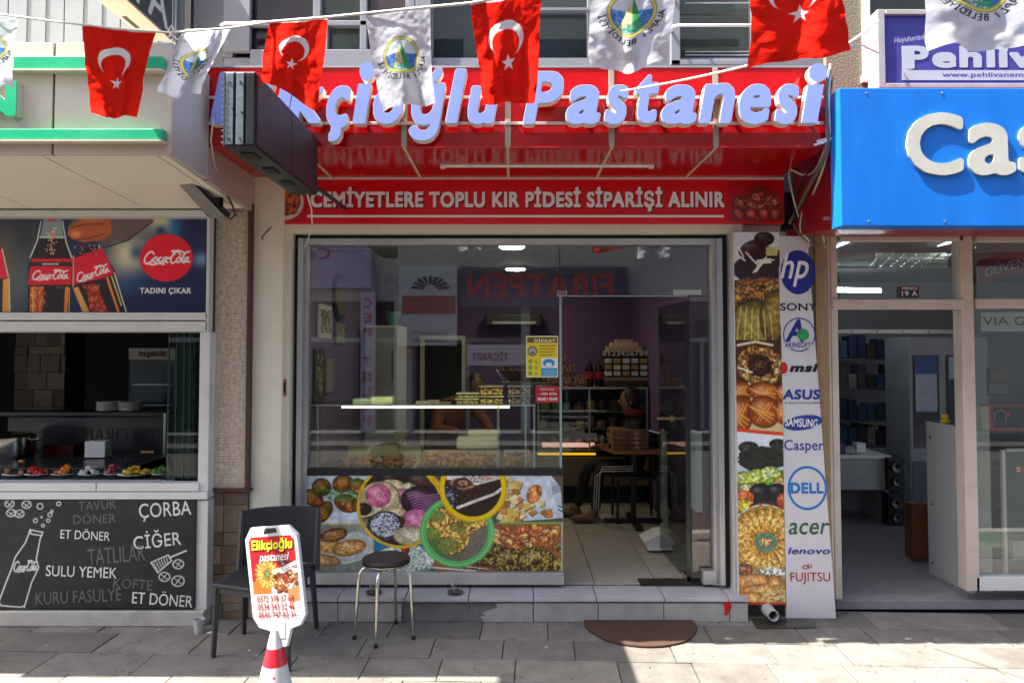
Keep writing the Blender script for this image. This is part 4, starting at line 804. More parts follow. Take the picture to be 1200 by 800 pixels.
# ================= drink poster =================
dp_=thing('cola_poster','backlit style poster with cola bottles above the restaurant window','poster',(-3,-.3,2.2))
c=Can(300,112,1.7,(28,34,70)); X,Y=c.X-59,c.Y
def glow(cx,cy,rx,ry,col,a=1): c.mix(a*np.exp(-(((X-cx)/rx)**2+((Y-cy)/ry)**2)),col)
glow(-30,60,60,80,(70,64,56)); glow(20,70,30,60,(70,80,84)); glow(5,60,12,40,(120,76,40),.6); glow(30,20,20,20,(44,50,52)); glow(150,45,26,30,(206,196,160)); glow(190,5,26,16,(200,186,150)); glow(205,12,8,18,(30,120,170)); glow(225,10,18,30,(16,24,70)); glow(155,80,20,12,(40,100,130),.7); glow(118,90,12,30,(50,96,110),.8); glow(236,50,10,9,(130,176,200),.8); glow(190,90,50,24,(22,26,66),.9); glow(160,42,9,9,(30,60,90),.8); glow(188,16,7,6,(24,50,90),.9)
def poly(p,col): c.poly([(x+59,y) for x,y in p],col)
def line(p,w,col,a=1): c.line([(x+59,y) for x,y in p],w,col,a)
poly([(120,30),(150,16),(186,-2),(90,-2),(78,12),(82,24)],(112,84,66)); poly([(118,34),(150,26),(180,2),(186,-4),(128,-4)],(96,80,74)); line([(122,36),(150,27),(178,5)],2,(60,48,44))
poly([(80,14),(96,0),(128,-3),(130,18),(122,26),(98,30),(84,26),(78,20)],(170,84,46)); line([(82,13),(100,8),(120,8)],1.2,(90,36,20)); line([(84,27),(104,25),(122,20)],1.2,(90,36,20)); glow(88,20,6,4,(226,130,84)); glow(104,3,14,4,(200,110,70),.7)
# upright bottle
poly([(47,4),(72,4),(78,34),(86,60),(84,112),(34,112),(33,60),(44,26)],(34,20,24)); poly([(50,2),(70,2),(74,25),(46,25)],(120,140,140)); poly([(54,0),(66,0),(65,5),(55,5)],(190,60,40)); line([(45,24),(75,24)],1.2,(190,200,196)); line([(47,5),(43,28),(35,48)],1.4,(200,206,200)); line([(72,5),(77,30),(84,48)],1.6,(196,202,200))
for i in range(70): xx,yy=random.gauss(60,3),random.uniform(12,44); line([(xx,yy),(xx+.6,yy+.8)],.9,random.choice([(220,150,90),(240,220,200),(170,70,40)]))
for i in range(150): xx,yy=random.uniform(36,82),random.uniform(82,112); line([(xx,yy),(xx,yy+3)],1,random.choice([(214,110,40),(150,40,20),(236,150,60),(90,24,14),(44,16,16)]))
poly([(36,82),(52,82),(50,112),(36,112)],(190,84,34)); poly([(54,84),(76,84),(74,112),(55,112)],(34,14,20)); line([(39,84),(40,112)],2,(240,160,80)); line([(46,84),(45,112)],1.6,(150,40,20)); line([(79,84),(78,112)],4,(214,120,50)); line([(82,84),(82,112)],1,(250,200,120))
for i in range(60): xx,yy=random.uniform(36,52),random.uniform(82,112); line([(xx,yy),(xx,yy+2)],.9,random.choice([(250,180,90),(150,50,24),(240,140,60)]))
poly([(37,49),(85,49),(84,80),(33,80)],(196,20,36)); poly([(36,53),(84,53),(84,58),(36,58)],(44,32,34)); line([(50,55.5),(68,55.5)],1.4,(220,220,220)); coke(c,37+59,62,43,13,(245,235,232),1.5)
# leaning bottle
poly([(86,44),(114,33),(134,62),(150,112),(98,112),(88,84)],(36,22,28)); poly([(86,84),(92,82),(106,112),(98,112)],(226,150,70)); poly([(100,80),(112,78),(128,112),(108,112)],(150,44,26))
for i in range(80): xx,yy=random.uniform(96,116),random.uniform(80,112); line([(xx+(yy-80)*.4,yy),(xx+(yy-80)*.4,yy+2)],1,random.choice([(220,80,40),(150,34,24),(240,130,60),(70,20,20)]))
line([(126,72),(140,112)],3,(214,120,60)); line([(134,66),(149,112)],1.4,(224,224,206)); line([(131,70),(143,104)],1.6,(206,190,120)); line([(115,34),(128,56)],1.2,(230,220,210))
poly([(86,49),(119,36),(134,66),(127,71),(86,80)],(200,22,40)); coke(c,87+59,66,40,13,(248,238,236),1.5,-.3); line([(86,46),(86,82)],1.4,(220,150,140))
for i in range(40): xx,yy=random.uniform(86,116),random.uniform(32,44); line([(xx,yy),(xx+.8,yy+.8)],.9,random.choice([(170,60,40),(90,40,40),(200,180,170)]))
# bottle at the left edge
poly([(-20,-2),(-12,30),(0,36),(9,70),(12,112),(-40,112)],(40,22,24)); poly([(-40,48),(2,38),(9,72),(-40,76)],(204,24,40)); poly([(4,74),(10,72),(13,112),(4,112)],(226,140,60)); line([(11,72),(13,112)],1,(240,220,170)); line([(2,38),(10,70)],1.4,(240,190,180))
c.ell(195+59,48,31,28,(212,16,36),0,1); coke(c,167+59,39,55,18,(248,240,238),2)
c.grain(.05,2); c.im=np.clip(c.im*1.22,0,255)  # print colours brightened to stand in for light behind the panel
D=5.0
c.mesh('printed_panel',MATS['glossy_print'],dp_,flat(-59,254.5,241,365.5,D))
pbox(-59,254,241,366,D+.001,.015).obj('backing_panel',rubber,dp_)
ptext('TADINI ÇIKAR',164,337,224,345.5,D,'slogan',wpr,dp_,bold=.045,lift=.0015)
# ================= chalk menu board =================
cb=thing('chalkboard_menu','black chalk menu board with white hand lettering under the restaurant window','menu board',(-3,-.3,.1))
D=4.88; c=Can(300,128,1.5,(33,34,35)); c.grain(.2,2); c.grain(.1,1)
ch=(226,226,222); dim=(112,110,104); ox=71
def L(p,w=1.6,col=ch): c.line([(x+ox,y) for x,y in p],w,col)
L([(35,35),(50,38),(47,46),(43,70),(46,80),(38,98),(30,128)],1.6); L([(35,35),(30,50),(18,68),(14,82),(8,98),(0,121),(3,125),(26,127),(30,125)],1.6)
L([(35,35),(36,40),(49,42)]); coke(c,16+ox,71,28,15,ch,1.5)
for x,y,r in ((46,7,4),(41,24,3),(50,30,2.3),(56,24,2.6),(48,20,1.4),(68,4,3),(58,17,3),(60,13,2)): c.ring(x+ox,y,r,r,1.3,ch)
for cx,cy in ((10,4),(12,15),(22,16),(30,5)): c.ring(cx+ox,cy,6,5,1.2,ch); L([(cx-4,cy-2),(cx+3,cy+3)],1); L([(cx-2,cy+3),(cx+4,cy-3)],1)
L([(178,74),(198,65),(202,72),(186,86),(178,74)]); L([(200,68),(219,60)],2)
for k in range(6): L([(181+k*3,75-k*1.4),(186+k*2.4,83-k*1.6)],1.1)
for cx,cy,r in ((210,76,7),(194,91,7),(210,96,8)): c.ring(cx+ox,cy,r,r*.85,1.3,ch); L([(cx-4,cy-3),(cx+4,cy+3)],1); L([(cx+3,cy-4),(cx-3,cy+4)],1)
c.mesh('board',vmat('chalkboard_print',.7),cb,flat(-71,586,228,712,D))
pbox(-71,585.5,228.5,712.5,D+.001,.02).obj('backing_panel',rubber,cb)
chm=mat('white_chalk','dcdcd6',.9); cdm=mat('faded_chalk','6c6a64',.9)
for s,x0,y0,x1,y1,mt,rt in (('ÇORBA',163,588,224,609,chm,4),('TAVUK',92,586,137,597,cdm,4),('DÖNER',86,600,136,613,cdm,2),('ET DÖNER',71,619,129,632,chm,-3),('CİĞER',156,620,212,641,chm,6),('TATLILAR',103,640,170,659,cdm,5),('SULU YEMEK',54,663,137,676,chm,-2),('KÖFTE',133,675,179,690,cdm,-4),('KURU FASULYE',42,691,142,706,cdm,3),('ET DÖNER',155,692,226,709,chm,-4)):
    ptext(s,x0,y0,x1,y1,D,'chalk_lettering',mt,cb,rot=math.radians(rt),bold=.006 if mt is chm else 0,lift=.0015)
# ================= flags =================
fm=vmat('flag_cloth',.85,.7,.08,.05)
def emblem(c,cx,cy,r):
    c.ring(cx,cy,r*1.02,r*1.02,r*.17,(60,70,50)); c.ring(cx,cy,r,r,r*.13,(222,214,110)); e=c._e(cx,cy,r*.84,r*.84)
    k=c.im.copy(); c.im[:]=(214,226,236); c.poly([(cx-r,cy-r*.1),(cx+r,cy-r*.1),(cx+r,cy+r*.7),(cx-r,cy+r*.7)],(70,120,200)); c.spk(cx,cy+r*.2,r,r*.4,(130,180,226),.4)
    c.poly([(cx+r*.05,cy-r*.75),(cx+r*.5,cy+r*.7),(cx-r*.1,cy+r*.8)],(70,150,90)); c.poly([(cx-r*.05,cy-r*.6),(cx+r*.1,cy+r*.6),(cx-r*.5,cy+r*.7)],(214,206,150)); c.spk(cx,cy+r*.65,r*.7,r*.25,(80,170,160),.5)
    c.im=np.where((e<1)[...,None],c.im,k)
    tx='ALAPLI BELEDİYESİ'
    for i,chh in enumerate(tx):
        a=math.radians(8+i*164/(len(tx)-1)); c.glyph(chh,cx+r*1.2*math.cos(a),cy+r*1.2*math.sin(a),r*.36,a-math.pi/2,(40,46,40),True)
def flag(kind,q,dd,label,seed,fold=.02,depth2=0):
    r_=random.Random(seed); w,h=80,122
    c=Can(w,h,1.6,(226,36,24) if kind=='r' else (214,216,224))
    if kind=='r':
        c.ell(w*.48,h*.38,w*.27,w*.27,(232,228,228)); c.ell(w*.47,h*.425,w*.215,w*.215,(226,36,24))
        pts=[]
        for k in range(10): a=-math.pi/2+k*math.pi/5; rr=w*(.125 if k%2==0 else .05); pts.append((w*.49+rr*math.cos(a),h*.60+rr*math.sin(a)))
        c.poly(pts,(232,228,228))
    else: emblem(c,w*.5,h*.48,w*.30)
    c.line([(0,1.2),(w,1.2)],2.2,(235,232,228))
    T=[P(x,y,dd+dz) for (x,y),dz in zip(q,(0,0,depth2,depth2))]; T=[np.array(p) for p in T]
    ph=[r_.random()*6.28 for _ in range(6)]
    c.mix(.0*c.X,(0,0,0))
    N1=vnoise(c.H,c.W,9,seed+50)-.5; N2=vnoise(c.H,c.W,22,seed+90)-.5; N3=vnoise(c.H,c.W,4,seed+20)-.5
    def fn(A,B):
        top=T[0][:,None,None]*(1-A)+T[1][:,None,None]*A; bot=T[3][:,None,None]*(1-A)+T[2][:,None,None]*A; p=top*(1-B)+bot*B
        amp=fold*(.25+.9*B)
        off=amp*(1.1*np.sin(A*8+ph[0]+B*2.2)+.5*np.sin(A*15+ph[1]-B*4))+.020*N2*(.3+B)+.0035*N1+.0008*N3
        return [p[0]+.008*np.sin(B*5+ph[2])*B,p[1]+off,p[2]+.010*np.sin(A*6+ph[3])*B]
    c.mesh('pennant_flag',fm,None,fn)
    o=bpy.context.scene.objects[-1] if 0 else None
    return c
FL=[('w',((-45,14),(22,20),(17,103),(-42,99)),3.4,'white town flag with round emblem cut by the left edge of the view'),
('r',((96,29),(184,38),(155,137),(108,136)),3.3,'red crescent and star flag tapering downwards in front of the cream canopy'),
('w',((216,35),(271,33),(234,110),(188,111)),3.28,'white town flag blown aslant above the black screen box'),
('r',((316,27),(384,21),(373,128),(306,94)),3.15,'red crescent flag curling right above the black screen box'),
('w',((428,18),(503,10),(509,122),(446,127)),3.05,'white town flag hanging over the pale letters i and o'),
('r',((551,5),(635,-10),(627,118),(566,125)),2.9,'red crescent flag hanging before the gap between the two sign words'),
('w',((690,-42),(795,-52),(783,78),(692,82)),2.74,'white town flag hanging above the letters a and s'),
('r',((880,-56),(984,-64),(993,64),(879,76)),2.5,'red star flag hanging over the end of the shop name'),
('w',((1078,-72),(1195,-80),(1222,50),(1088,62)),2.4,'white town flag covering part of the purple sign')]
for i,(k,q,dd,lb) in enumerate(FL):
    before=set(bpy.data.objects); flag(k,q,dd,lb,i*7+3,.018 if i!=2 else .03,(-.12,.05,.15,.1,-.05,.08,.05,.1,.0)[i])
    o=(set(bpy.data.objects)-before).pop(); solo(o,lb,'flag','flags strung across the street')
def cord(name,label,pts,r,mt,group=None):
    o=M().tube(pts,r,7).obj(name,mt,None,smooth=True); return solo(o,label,'cord',group)
def sag(P0,P1,s,n=10): return [P0.lerp(P1,t)-Vector((0,0,s*4*t*(1-t))) for t in [k/n for k in range(n+1)]]
cord('flag_string','white string carrying the left flags over the cream canopy',sag(P(-60,8,3.42),P(96,29,3.3),.004)+sag(P(96,29,3.3),P(200,38.5,3.28),.004)+[P(271,33,3.26)],.005,wire_w,'strings of the flag line')
cord('flag_string','white string carrying the flags from the screen box towards the right',[P(271,33,3.26),P(316,26,3.15),P(384,20.5,3.12),P(428,16,3.05),P(503,8.5,3.0),P(551,4,2.9),P(635,-12,2.86),P(795,-54,2.72),P(984,-66,2.48),P(1195,-82,2.4)],.006,wire_w,'strings of the flag line')
m=M(); kx=P(201,38,3.27); m.tube([kx+Vector((0,0,-.02)),kx+Vector((-.012,0,.01)),kx+Vector((0,0,.03)),kx+Vector((.01,0,.01)),kx+Vector((-.015,0,-.03))],.005,6); m.tube([P(200,40,3.27),P(208,47,3.27),P(215,41,3.27)],.004,6); solo(m.obj('string_knot',wire_w),'loose knot of white string tied above the canopy corner','knot')
cord('hanging_cord','thin white cord running slantwise across the letters t, a and n',sag(P(728,107,4.05),P(905,70,3.3),.01),.006,wire_w)
# ================= black screen box =================
lb=thing('led_screen_box','black dotted screen box sticking out over the order banner','sign',(-1.2,-1.5,2.8))
dF_,dB_=3.2,4.2; xr_=P(299,130,dF_).x; xl_=P(262,130,dF_).x; zt_=P(275,84,dF_).z; zb_=P(280,172,dF_).z; ya,yb=dF_+CAMY,dB_+CAMY+.03
blk_f=mat('black_metal_casing','26282b',.35,.4,.2,8); 
M().box((xl_,ya,zb_),(xr_,yb,zt_)).obj('casing',blk_f,lb,bev=.004)
dm,n,l,b=nt('dotted_screen'); tc=n.new('ShaderNodeTexCoord'); v=n.new('ShaderNodeTexVoronoi'); v.inputs['Scale'].default_value=100; v.inputs['Randomness'].default_value=0; l.new(tc.outputs['Object'],v.inputs[0]); r=n.new('ShaderNodeValToRGB'); l.new(v.outputs['Distance'],r.inputs[0]); r.color_ramp.elements[0].position=.28; r.color_ramp.elements[0].color=lin('8f7478')+[1]; r.color_ramp.elements[1].position=.42; r.color_ramp.elements[1].color=lin('181316')+[1]; l.new(r.outputs[0],b.inputs[0]); b.inputs['Roughness'].default_value=.5
for a_,b_ in ((ya+.012,(ya+yb)/2-.004),((ya+yb)/2+.004,yb-.012)):
    M().box((xr_+.0005,a_,zb_+.012),(xr_+.006,b_,zt_-.012)).obj('dot_panel',dm,lb); M().box((xl_-.006,a_,zb_+.012),(xl_-.0005,b_,zt_-.012)).obj('dot_panel',dm,lb)
sil=mat('silver_end_plate','7f8a90',.3,.6,.15,12,stretch=(1,1,4)); wq=(xr_-xl_)
for k in range(3): M().box((xl_+.012+k*wq*.33,ya-.008,zb_+.008),(xl_+.012+k*wq*.33+wq*.24,ya-.0005,zt_-.008)).obj('end_plate',sil if k<2 else blk_f,lb,bev=.002)
for k in range(24): M().box((xl_-.004,ya-.014,zb_+.012+k*(zt_-zb_-.02)/24),(xl_+.006,ya-.0085,zb_+.012+(k+.55)*(zt_-zb_-.02)/24)).obj('vent_tooth',sil,lb) if k%2==0 else None
for k,(fx_,fz_) in enumerate(((.2,.85),(.55,.85),(.3,.5),(.6,.45),(.2,.1),(.55,.1))): M().lathe([(.005,0),(.005,-.004)],(xl_+wq*fx_,ya-.0082,zb_+(zt_-zb_)*fz_),8,'y').obj('bolt',rubber,lb)
for k in range(3): M().box((xl_+.04,ya+.1+k*.28,zb_-.006),(xr_-.04,ya+.2+k*.28,zb_-.0005)).obj('bottom_hatch',rubber,lb,bev=.002)
for zz in (zb_+.08,zt_-.06): M().tube([(xr_-.04,yb-.01,zz),(xr_-.02,-.16,zz-.0)],.014,6).obj('support_arm',blk_f,lb) if zz<3.04 else None
cord('dangling_wire','thin white wire dangling from the screen box to the window frame',[P(360,228,4.1),P(365,245,4.3),P(366,265,4.6),P(361,280,4.9),P(357,290,5.05)],.004,wire_w)
cord('dangling_wire','thin cream wire hanging beside the left end of the red canopy',[P(250,140,3.95),P(247,165,4.0),P(252,195,4.3),P(262,218,4.7),P(285,222,4.9)],.005,mat('cream_wire','cbb79c',.5))
# ================= projecting sign top left =================
at=thing('projecting_sign','dark projecting sign with grey capitals and a green corner, upper left','sign',(-2.3,-1.5,3.8))
xr2=P(190,38,4.52).x; zb3=P(190,38,4.52).z; xl2=xr2-.17
M().box((xl2,-2.2,zb3),(xr2,-.55,zb3+.62)).obj('box',mat('sign_casing_beige','b39c8c',.5,0,.08,5,dirt=.3,dcol='7d6a5c'),at,bev=.004)
M().box((xr2+.0005,-2.19,zb3+.01),(xr2+.006,-.56,zb3+.61)).obj('face_panel',mat('dark_sign_face','32363b',.4,0,.2,8),at)
M().prism([(xr2+.0075,-1.2,zb3+.6),(xr2+.0075,-.58,zb3+.6),(xr2+.0075,-.58,zb3+.3)],(1,0,0),.001).obj('green_corner',mat('sign_green','2f7d4a',.4),at)
text('ITTA',(xr2+.006,-1.42,zb3+.035),(0,.8,0),(0,0,.27),'lettering',mat('grey_sign_letters','b5b6b8',.5),at,bold=.01,lift=.002)
M().box((xr2+.006,-.556,zb3-.01),(xr2+.02,-.54,zb3+.62)).obj('edge_trim',alug,at)
for yy_ in (-1.4,-.9): M().box((xl2+.03,yy_,zb3-.002),(xl2+.06,yy_+.16,zb3-.0003)).obj('bottom_slot',rubber,at)
# ================= floodlight =================
fd=thing('floodlight','black tilted floodlight on rusty brackets under the cream canopy corner','light',(P(240,235,4.5)))
A=P(208,215,4.35); B=P(262,255,4.75); u=(B-A); M().hexa([A,A+Vector((.12,-.04,0)),B+Vector((.05,-.02,.0)),B+Vector((-.10,0,0))],(.0,.35,.94),.03).obj('lamp_body',blk_f,fd,bev=.004)
q=[A+Vector((.01,-.01,-.004)),A+Vector((.11,-.04,-.004)),B+Vector((.03,-.03,-.004)),B+Vector((-.08,-.01,-.004))]; M().hexa(q,(0,-.35,-.94),.004).obj('lens',mat('lamp_lens','8d8d88',.2),fd)
rust=mat('rusty_bracket','6f5a46',.8,.2,.4,20)
for x_,y0_,y1_ in ((243,213,238),(254,217,243),(259,224,245)): a=P(x_,y0_,4.62); b=P(x_,y1_,4.62); M().box((a.x-.012,a.y,b.z),(a.x+.012,a.y+.012,a.z+.03)).obj('bracket',rust if x_!=259 else blk_f,fd,bev=.002)
M().tube([P(264,225,4.6),P(272,240,4.6),P(276,252,4.6),P(270,257,4.6),P(262,250,4.65)],.006,6).obj('cable',wire_k,fd,smooth=True); M().tube([P(268,246,4.6),P(285,248,4.6)],.005,6).obj('cable_tie',mat('reddish_tie','7e3b30',.5),fd)
# ================= cables at the canopy's right end =================
cg='cables hanging right of the red canopy'
CB=[('bundle of grey cables running down the right end of the red canopy',[(972,82,4.2),(968,110,4.2),(970,150,4.22),(966,185,4.3),(950,215,4.7),(935,245,5.0),(925,262,5.02)],.012,wire_g),
('pale cable twisting down from the red canopy to the wooden batten',[(973,75,4.2),(971,120,4.2),(972,165,4.25),(962,205,4.5),(952,230,4.8),(951,250,5.0),(962,268,5.03),(967,290,5.03)],.007,wire_w),
('black cable looping behind the pale cable at the canopy end',[(975,90,4.3),(969,140,4.3),(965,180,4.4),(945,205,4.8),(933,230,5.0),(931,250,5.0),(938,262,5.02)],.008,wire_k),
('pale cable swinging left under the canopy corner',[(968,170,4.3),(955,200,4.6),(940,205,4.9),(925,200,5.0),(928,225,5.0),(936,255,5.0)],.006,wire_w),
('thin grey cable drooping onto the brand banner',[(930,262,4.98),(935,272,4.96),(948,285,4.96),(965,288,4.97),(968,283,5.0)],.005,wire_g),
('thin white cable crossing the dark red wall',[(960,195,4.6),(950,225,4.85),(940,250,4.95),(938,270,4.96),(948,282,4.96),(945,296,4.96)],.005,wire_w)]
for lb_,pts,r_,mt in CB:
    pp=[P(*p) for p in pts]; sm=[]
    for i in range(len(pp)-1):
        for k in range(4):
            t=k/4; p0=pp[max(i-1,0)];p1=pp[i];p2=pp[i+1];p3=pp[min(i+2,len(pp)-1)]
            sm.append(.5*((2*p1)+(p2-p0)*t+(2*p0-5*p1+4*p2-p3)*t*t+(3*p1-p0-3*p2+p3)*t**3))
    sm.append(pp[-1]); o=M().tube(sm,r_,7).obj('cable',mt,None,smooth=True); solo(o,lb_,'cable',cg)
for k in range(3):
    a=P(962+random.uniform(-3,3),166+k*2,4.24); o=M().tube([a+Vector((-.03,0,0)),a+Vector((.02,-.01,.01)),a+Vector((.06,0,.02+.01*k))],.008,6).obj('cable_knot',wire_w,None,smooth=True); solo(o,'%s of three short white cable ends knotted between red canopy and blue sign'%('topmost','middle','lowest')[k],'cable','cable loops at the blue sign')
# ================= chair =================
rat=mat('dark_rattan_plastic','2c2e31',.5,0,.12,6)
rw,n,l,b=nt('rattan_weave'); tc=n.new('ShaderNodeTexCoord'); mp=n.new('ShaderNodeMapping'); mp.inputs['Rotation'].default_value=(math.pi/2,0,0); l.new(tc.outputs['Object'],mp.inputs[0]); bt_=n.new('ShaderNodeTexBrick'); bt_.inputs['Scale'].default_value=1; bt_.inputs['Brick Width'].default_value=.022; bt_.inputs['Row Height'].default_value=.012; bt_.inputs['Mortar Size'].default_value=.002; bt_.inputs['Mortar Smooth'].default_value=.6; bt_.inputs['Color1'].default_value=lin('34363a')+[1]; bt_.inputs['Color2'].default_value=lin('2a2c2f')+[1]; bt_.inputs['Mortar'].default_value=lin('101112')+[1]; l.new(mp.outputs[0],bt_.inputs[0]); l.new(bt_.outputs[0],b.inputs[0]); b.inputs['Roughness'].default_value=.45; bp=n.new('ShaderNodeBump'); bp.inputs['Distance'].default_value=.004; bp.invert=True; l.new(bt_.outputs['Fac'],bp.inputs['Height']); l.new(bp.outputs[0],b.inputs['Normal'])
FLx,FRx,RLx,RRx=G(250,770),G(338,786),G(286,742),G(371,736)
chr_=thing('plastic_chair','dark rattan look plastic chair in front of the brown stone pillar','chair',((FLx.x+RRx.x)/2,(FLx.y+RRx.y)/2,0))
zs=.43
for g,tp in ((FLx,Vector((.012,.01,zs-.01))),(FRx,Vector((-.012,.01,zs-.01)))):
    M().tube([g,Vector((g.x+tp.x,g.y+tp.y,tp.z))],[.017,.024],4).obj('leg',rat,chr_,bev=.003)
for g,s_ in ((RLx,1),(RRx,-1)):
    M().tube([g,Vector((g.x+s_*.02,g.y-.06,zs))],[.017,.023],4).obj('leg',rat,chr_,bev=.003)
q=[(FLx.x-.012,FLx.y-.015),(FRx.x+.012,FRx.y-.015),(RRx.x-.0,RRx.y-.05),(RLx.x+.0,RLx.y-.05)]
M().hexa([(x,y,zs-.012) for x,y in q],(0,0,1),.03).obj('seat',rw,chr_,bev=.012); M().hexa([(x+(.02 if i in(0,3) else -.02),y+(.02 if i<2 else -.02),zs-.05) for i,(x,y) in enumerate(q)],(0,0,1),.037).obj('seat_apron',rat,chr_,bev=.005)
c=Can(30,30,1,(0,0,0))
bx0,bx1=RLx.x-.01,RRx.x+.012; by=RRx.y-.05
def backfn(A,B):
    z=.80-(.80-.45)*B; w_=1-.06*B*0; xx=bx0+(bx1-bx0)*A; yy=(RLx.y*(1-A)+RRx.y*A)-.055+(.80-z)*-.10+.045*(1-(2*A-1)**2)+.02
    return [xx,yy,z+.012*(1-(2*A-1)**4)*(1-B)]
m=M(); nn=16
for k in range(2):
    for j in range(nn+1):
        for i in range(nn+1):
            p=backfn(i/nn,j/nn); m.v.append(Vector((p[0],p[1]+k*.022,p[2])))
NN=(nn+1)**2
for j in range(nn):
    for i in range(nn):
        a=j*(nn+1)+i; m.f.append([a,a+nn+1,a+nn+2,a+1]); m.f.append([NN+a,NN+a+1,NN+a+nn+2,NN+a+nn+1])
for i in range(nn):
    for a,b2 in ((i,i+1),(nn*(nn+1)+i+1,nn*(nn+1)+i),((i+1)*(nn+1),i*(nn+1)),(i*(nn+1)+nn,(i+1)*(nn+1)+nn)): m.f.append([a,b2,NN+b2,NN+a])
m.obj('backrest',rw,chr_,bev=.006,smooth=True)
for s_,g in ((0,RLx),(1,RRx)):
    p=[backfn(s_,t) for t in (1.12,.8,.5,.2,-.01)]; M().tube([(a_[0],a_[1]+.01,a_[2]) for a_ in p],[.024,.022,.02,.018,.014],6).obj('back_post',rat,chr_,smooth=True)
# ================= stool =================
st=thing('round_stool','small round black stool on bent chrome legs before the food poster','stool',G(452,744))
sc=G(452,744); zS=.475
M().lathe([(.0,zS),(.146,zS),(.156,zS+.008),(.156,zS+.02),(.148,zS+.028),(0,zS+.030)],(sc.x,sc.y,0),40).obj('seat',mat('black_vinyl_seat','211e1d',.38,0,.1,8,.15,60),st,smooth=True)
M().lathe([(.13,zS-.012),(.152,zS-.012),(.157,zS-.004),(.157,zS-.0005),(.13,zS-.0005)],(sc.x,sc.y,0),40).obj('seat_rim',chrome,st,smooth=True)
for a in (198,262,340,80):
    t=math.radians(a); e=Vector((math.cos(t),math.sin(t),0)); p=[sc+e*.05+Vector((0,0,zS-.02)),sc+e*.11+Vector((0,0,zS-.022)),sc+e*.15+Vector((0,0,zS-.035)),sc+e*.172+Vector((0,0,zS-.07)),sc+e*.178+Vector((0,0,zS-.13)),sc+e*.188+Vector((0,0,.2)),sc+e*.2+Vector((0,0,.012))]
    lg=M().tube(p,.0105,10).obj('leg',chrome,st,smooth=True); M().tube([p[-1]+Vector((0,0,.015)),p[-1]-Vector((0,0,.012))],.013,10).obj('leg_cap',black,lg)
# ================= cone sign =================
dC=3.6; cc=P(322,800,dC); cx,cyy=cc.x,cc.y
co=thing('cone_sign','red and white cone topped by a tilted board advertising the pastry shop','sign',(cx,cyy,0))
wc=mat('white_cone_plastic','bcbdc0',.35,0,.05,6,dirt=.15,dcol='9a9a98'); rc=mat('red_cone_band','c01f2e',.35,0,.06,6)
def rz(z): return .118-(z-.04)*.226
def band(z0,z1,mt,nm,e=0): M().lathe([(rz(z0)+e,z0),(rz(z1)+e,z1)],(cx,cyy,0),36).obj(nm,mt,co,smooth=True)
M().box((cx-.17,cyy-.17,0),(cx+.17,cyy+.17,.035)).obj('base',mat('black_rubber_base','232323',.7),co,bev=.02)
zz=[.036,.105,.185,.29,.36,.42]; 
band(.036,.11,rc,'cone_band'); band(.11,P(322,795,dC).z,wc,'cone_band'); z3=P(322,795,dC).z; z2=P(322,777,dC).z; z1=P(322,757,dC).z
M().lathe([(rz(.11),.11),(rz(z3),z3)],(cx,cyy,0),36).obj('cone_band',rc,co,smooth=True) if 0 else None
band(z3,z2,wc,'cone_band'); band(z2,z1,rc,'cone_band'); band(z1,z1+.085,wc,'cone_band')
M().lathe([(.006,0),(.006,-.004)],(cx+.02,cyy-rz(z3+.03)-.001,z3+.035),12,'y').obj('rivet',rc,co)
# board: octagonal, leaning and turned slightly
R=Matrix.Rotation(math.radians(-8.5),3,'Y')@Matrix.Rotation(math.radians(-18),3,'Z'); R=Matrix.Rotation(math.radians(-18),3,'Z')@Matrix.Rotation(math.radians(-8),3,'Y')
bc=P(322,675,dC); k=dC/F
def BP(x,y,o=0): return bc+R@Vector((x*k*1.04,-o,-y*k))
out=[(-35,-44),(-26,-57),(24,-57),(35,-46),(35,44),(27,56),(14,60),(6,80),(-8,80),(-14,62),(-28,58),(-35,46)]
bdm=M().prism([BP(x,y) for x,y in out],R@Vector((0,1,0)),.022).obj('board',wc,co,bev=.004)
M().prism([BP(x,y,.0008) for x,y in ((-8,-52),(-6,-55),(8,-55),(9,-50),(-9,-49))],R@Vector((0,1,0)),.0006).obj('handle_hole',rubber,co)
M().prism([BP(x,y,.003) for x,y in ((-6,52),(-3,48),(4,48),(7,52),(6,70),(-5,70))],R@Vector((0,1,0)),.003).obj('socket_boss',wc,co,bev=.001)
c=Can(58,88,2.2,(232,232,232)); 
c.poly([(4,0),(54,0),(58,5),(58,30),(40,38),(20,42),(0,52),(0,5)],(206,24,44)); c.poly([(0,50),(0,66),(24,66),(20,46)],(216,120,50))
for kk in range(18): a=kk*2*math.pi/18; c.blob(20+10*math.cos(a),42+11*math.sin(a),7,2.3,(240,200,96),(190,130,50),a,.2,0,.2)
c.blob(20,42,4,4,(150,170,90),(90,120,60)); 
for i in range(34): c.blob(random.uniform(30,56),random.uniform(40,64),3.6,2.6,random.choice([(214,130,60),(120,50,30),(226,180,110),(190,60,40),(60,36,30)]),(120,60,30),random.random()*3,.3,0,.3)
for i in range(12): c.blob(random.uniform(36,56),random.uniform(28,36),3,1.8,random.choice([(190,30,40),(60,34,30),(230,230,226)]),(90,30,30))
c.line([(28,40),(42,36),(58,30)],4,(236,236,240)); c.poly([(0,64),(44,64),(44,88),(0,88)],(236,232,230)); c.poly([(44,60),(58,56),(58,72),(46,76)],(226,140,90))
c.im*=.82
c.mesh('print',MATS['glossy_print'],co,lambda A,B:[np.array(bc[i])+(R@Vector((1,0,0)))[i]*((A-.5)*60*k*1.04)+(R@Vector((0,0,-1)))[i]*((B*90-46)*k)+(R@Vector((0,-1,0)))[i]*.0012 for i in range(3)])
yel=mat('yellow_print','f0dc2c',.4); drp=mat('dark_red_numbers','980f16',.4)
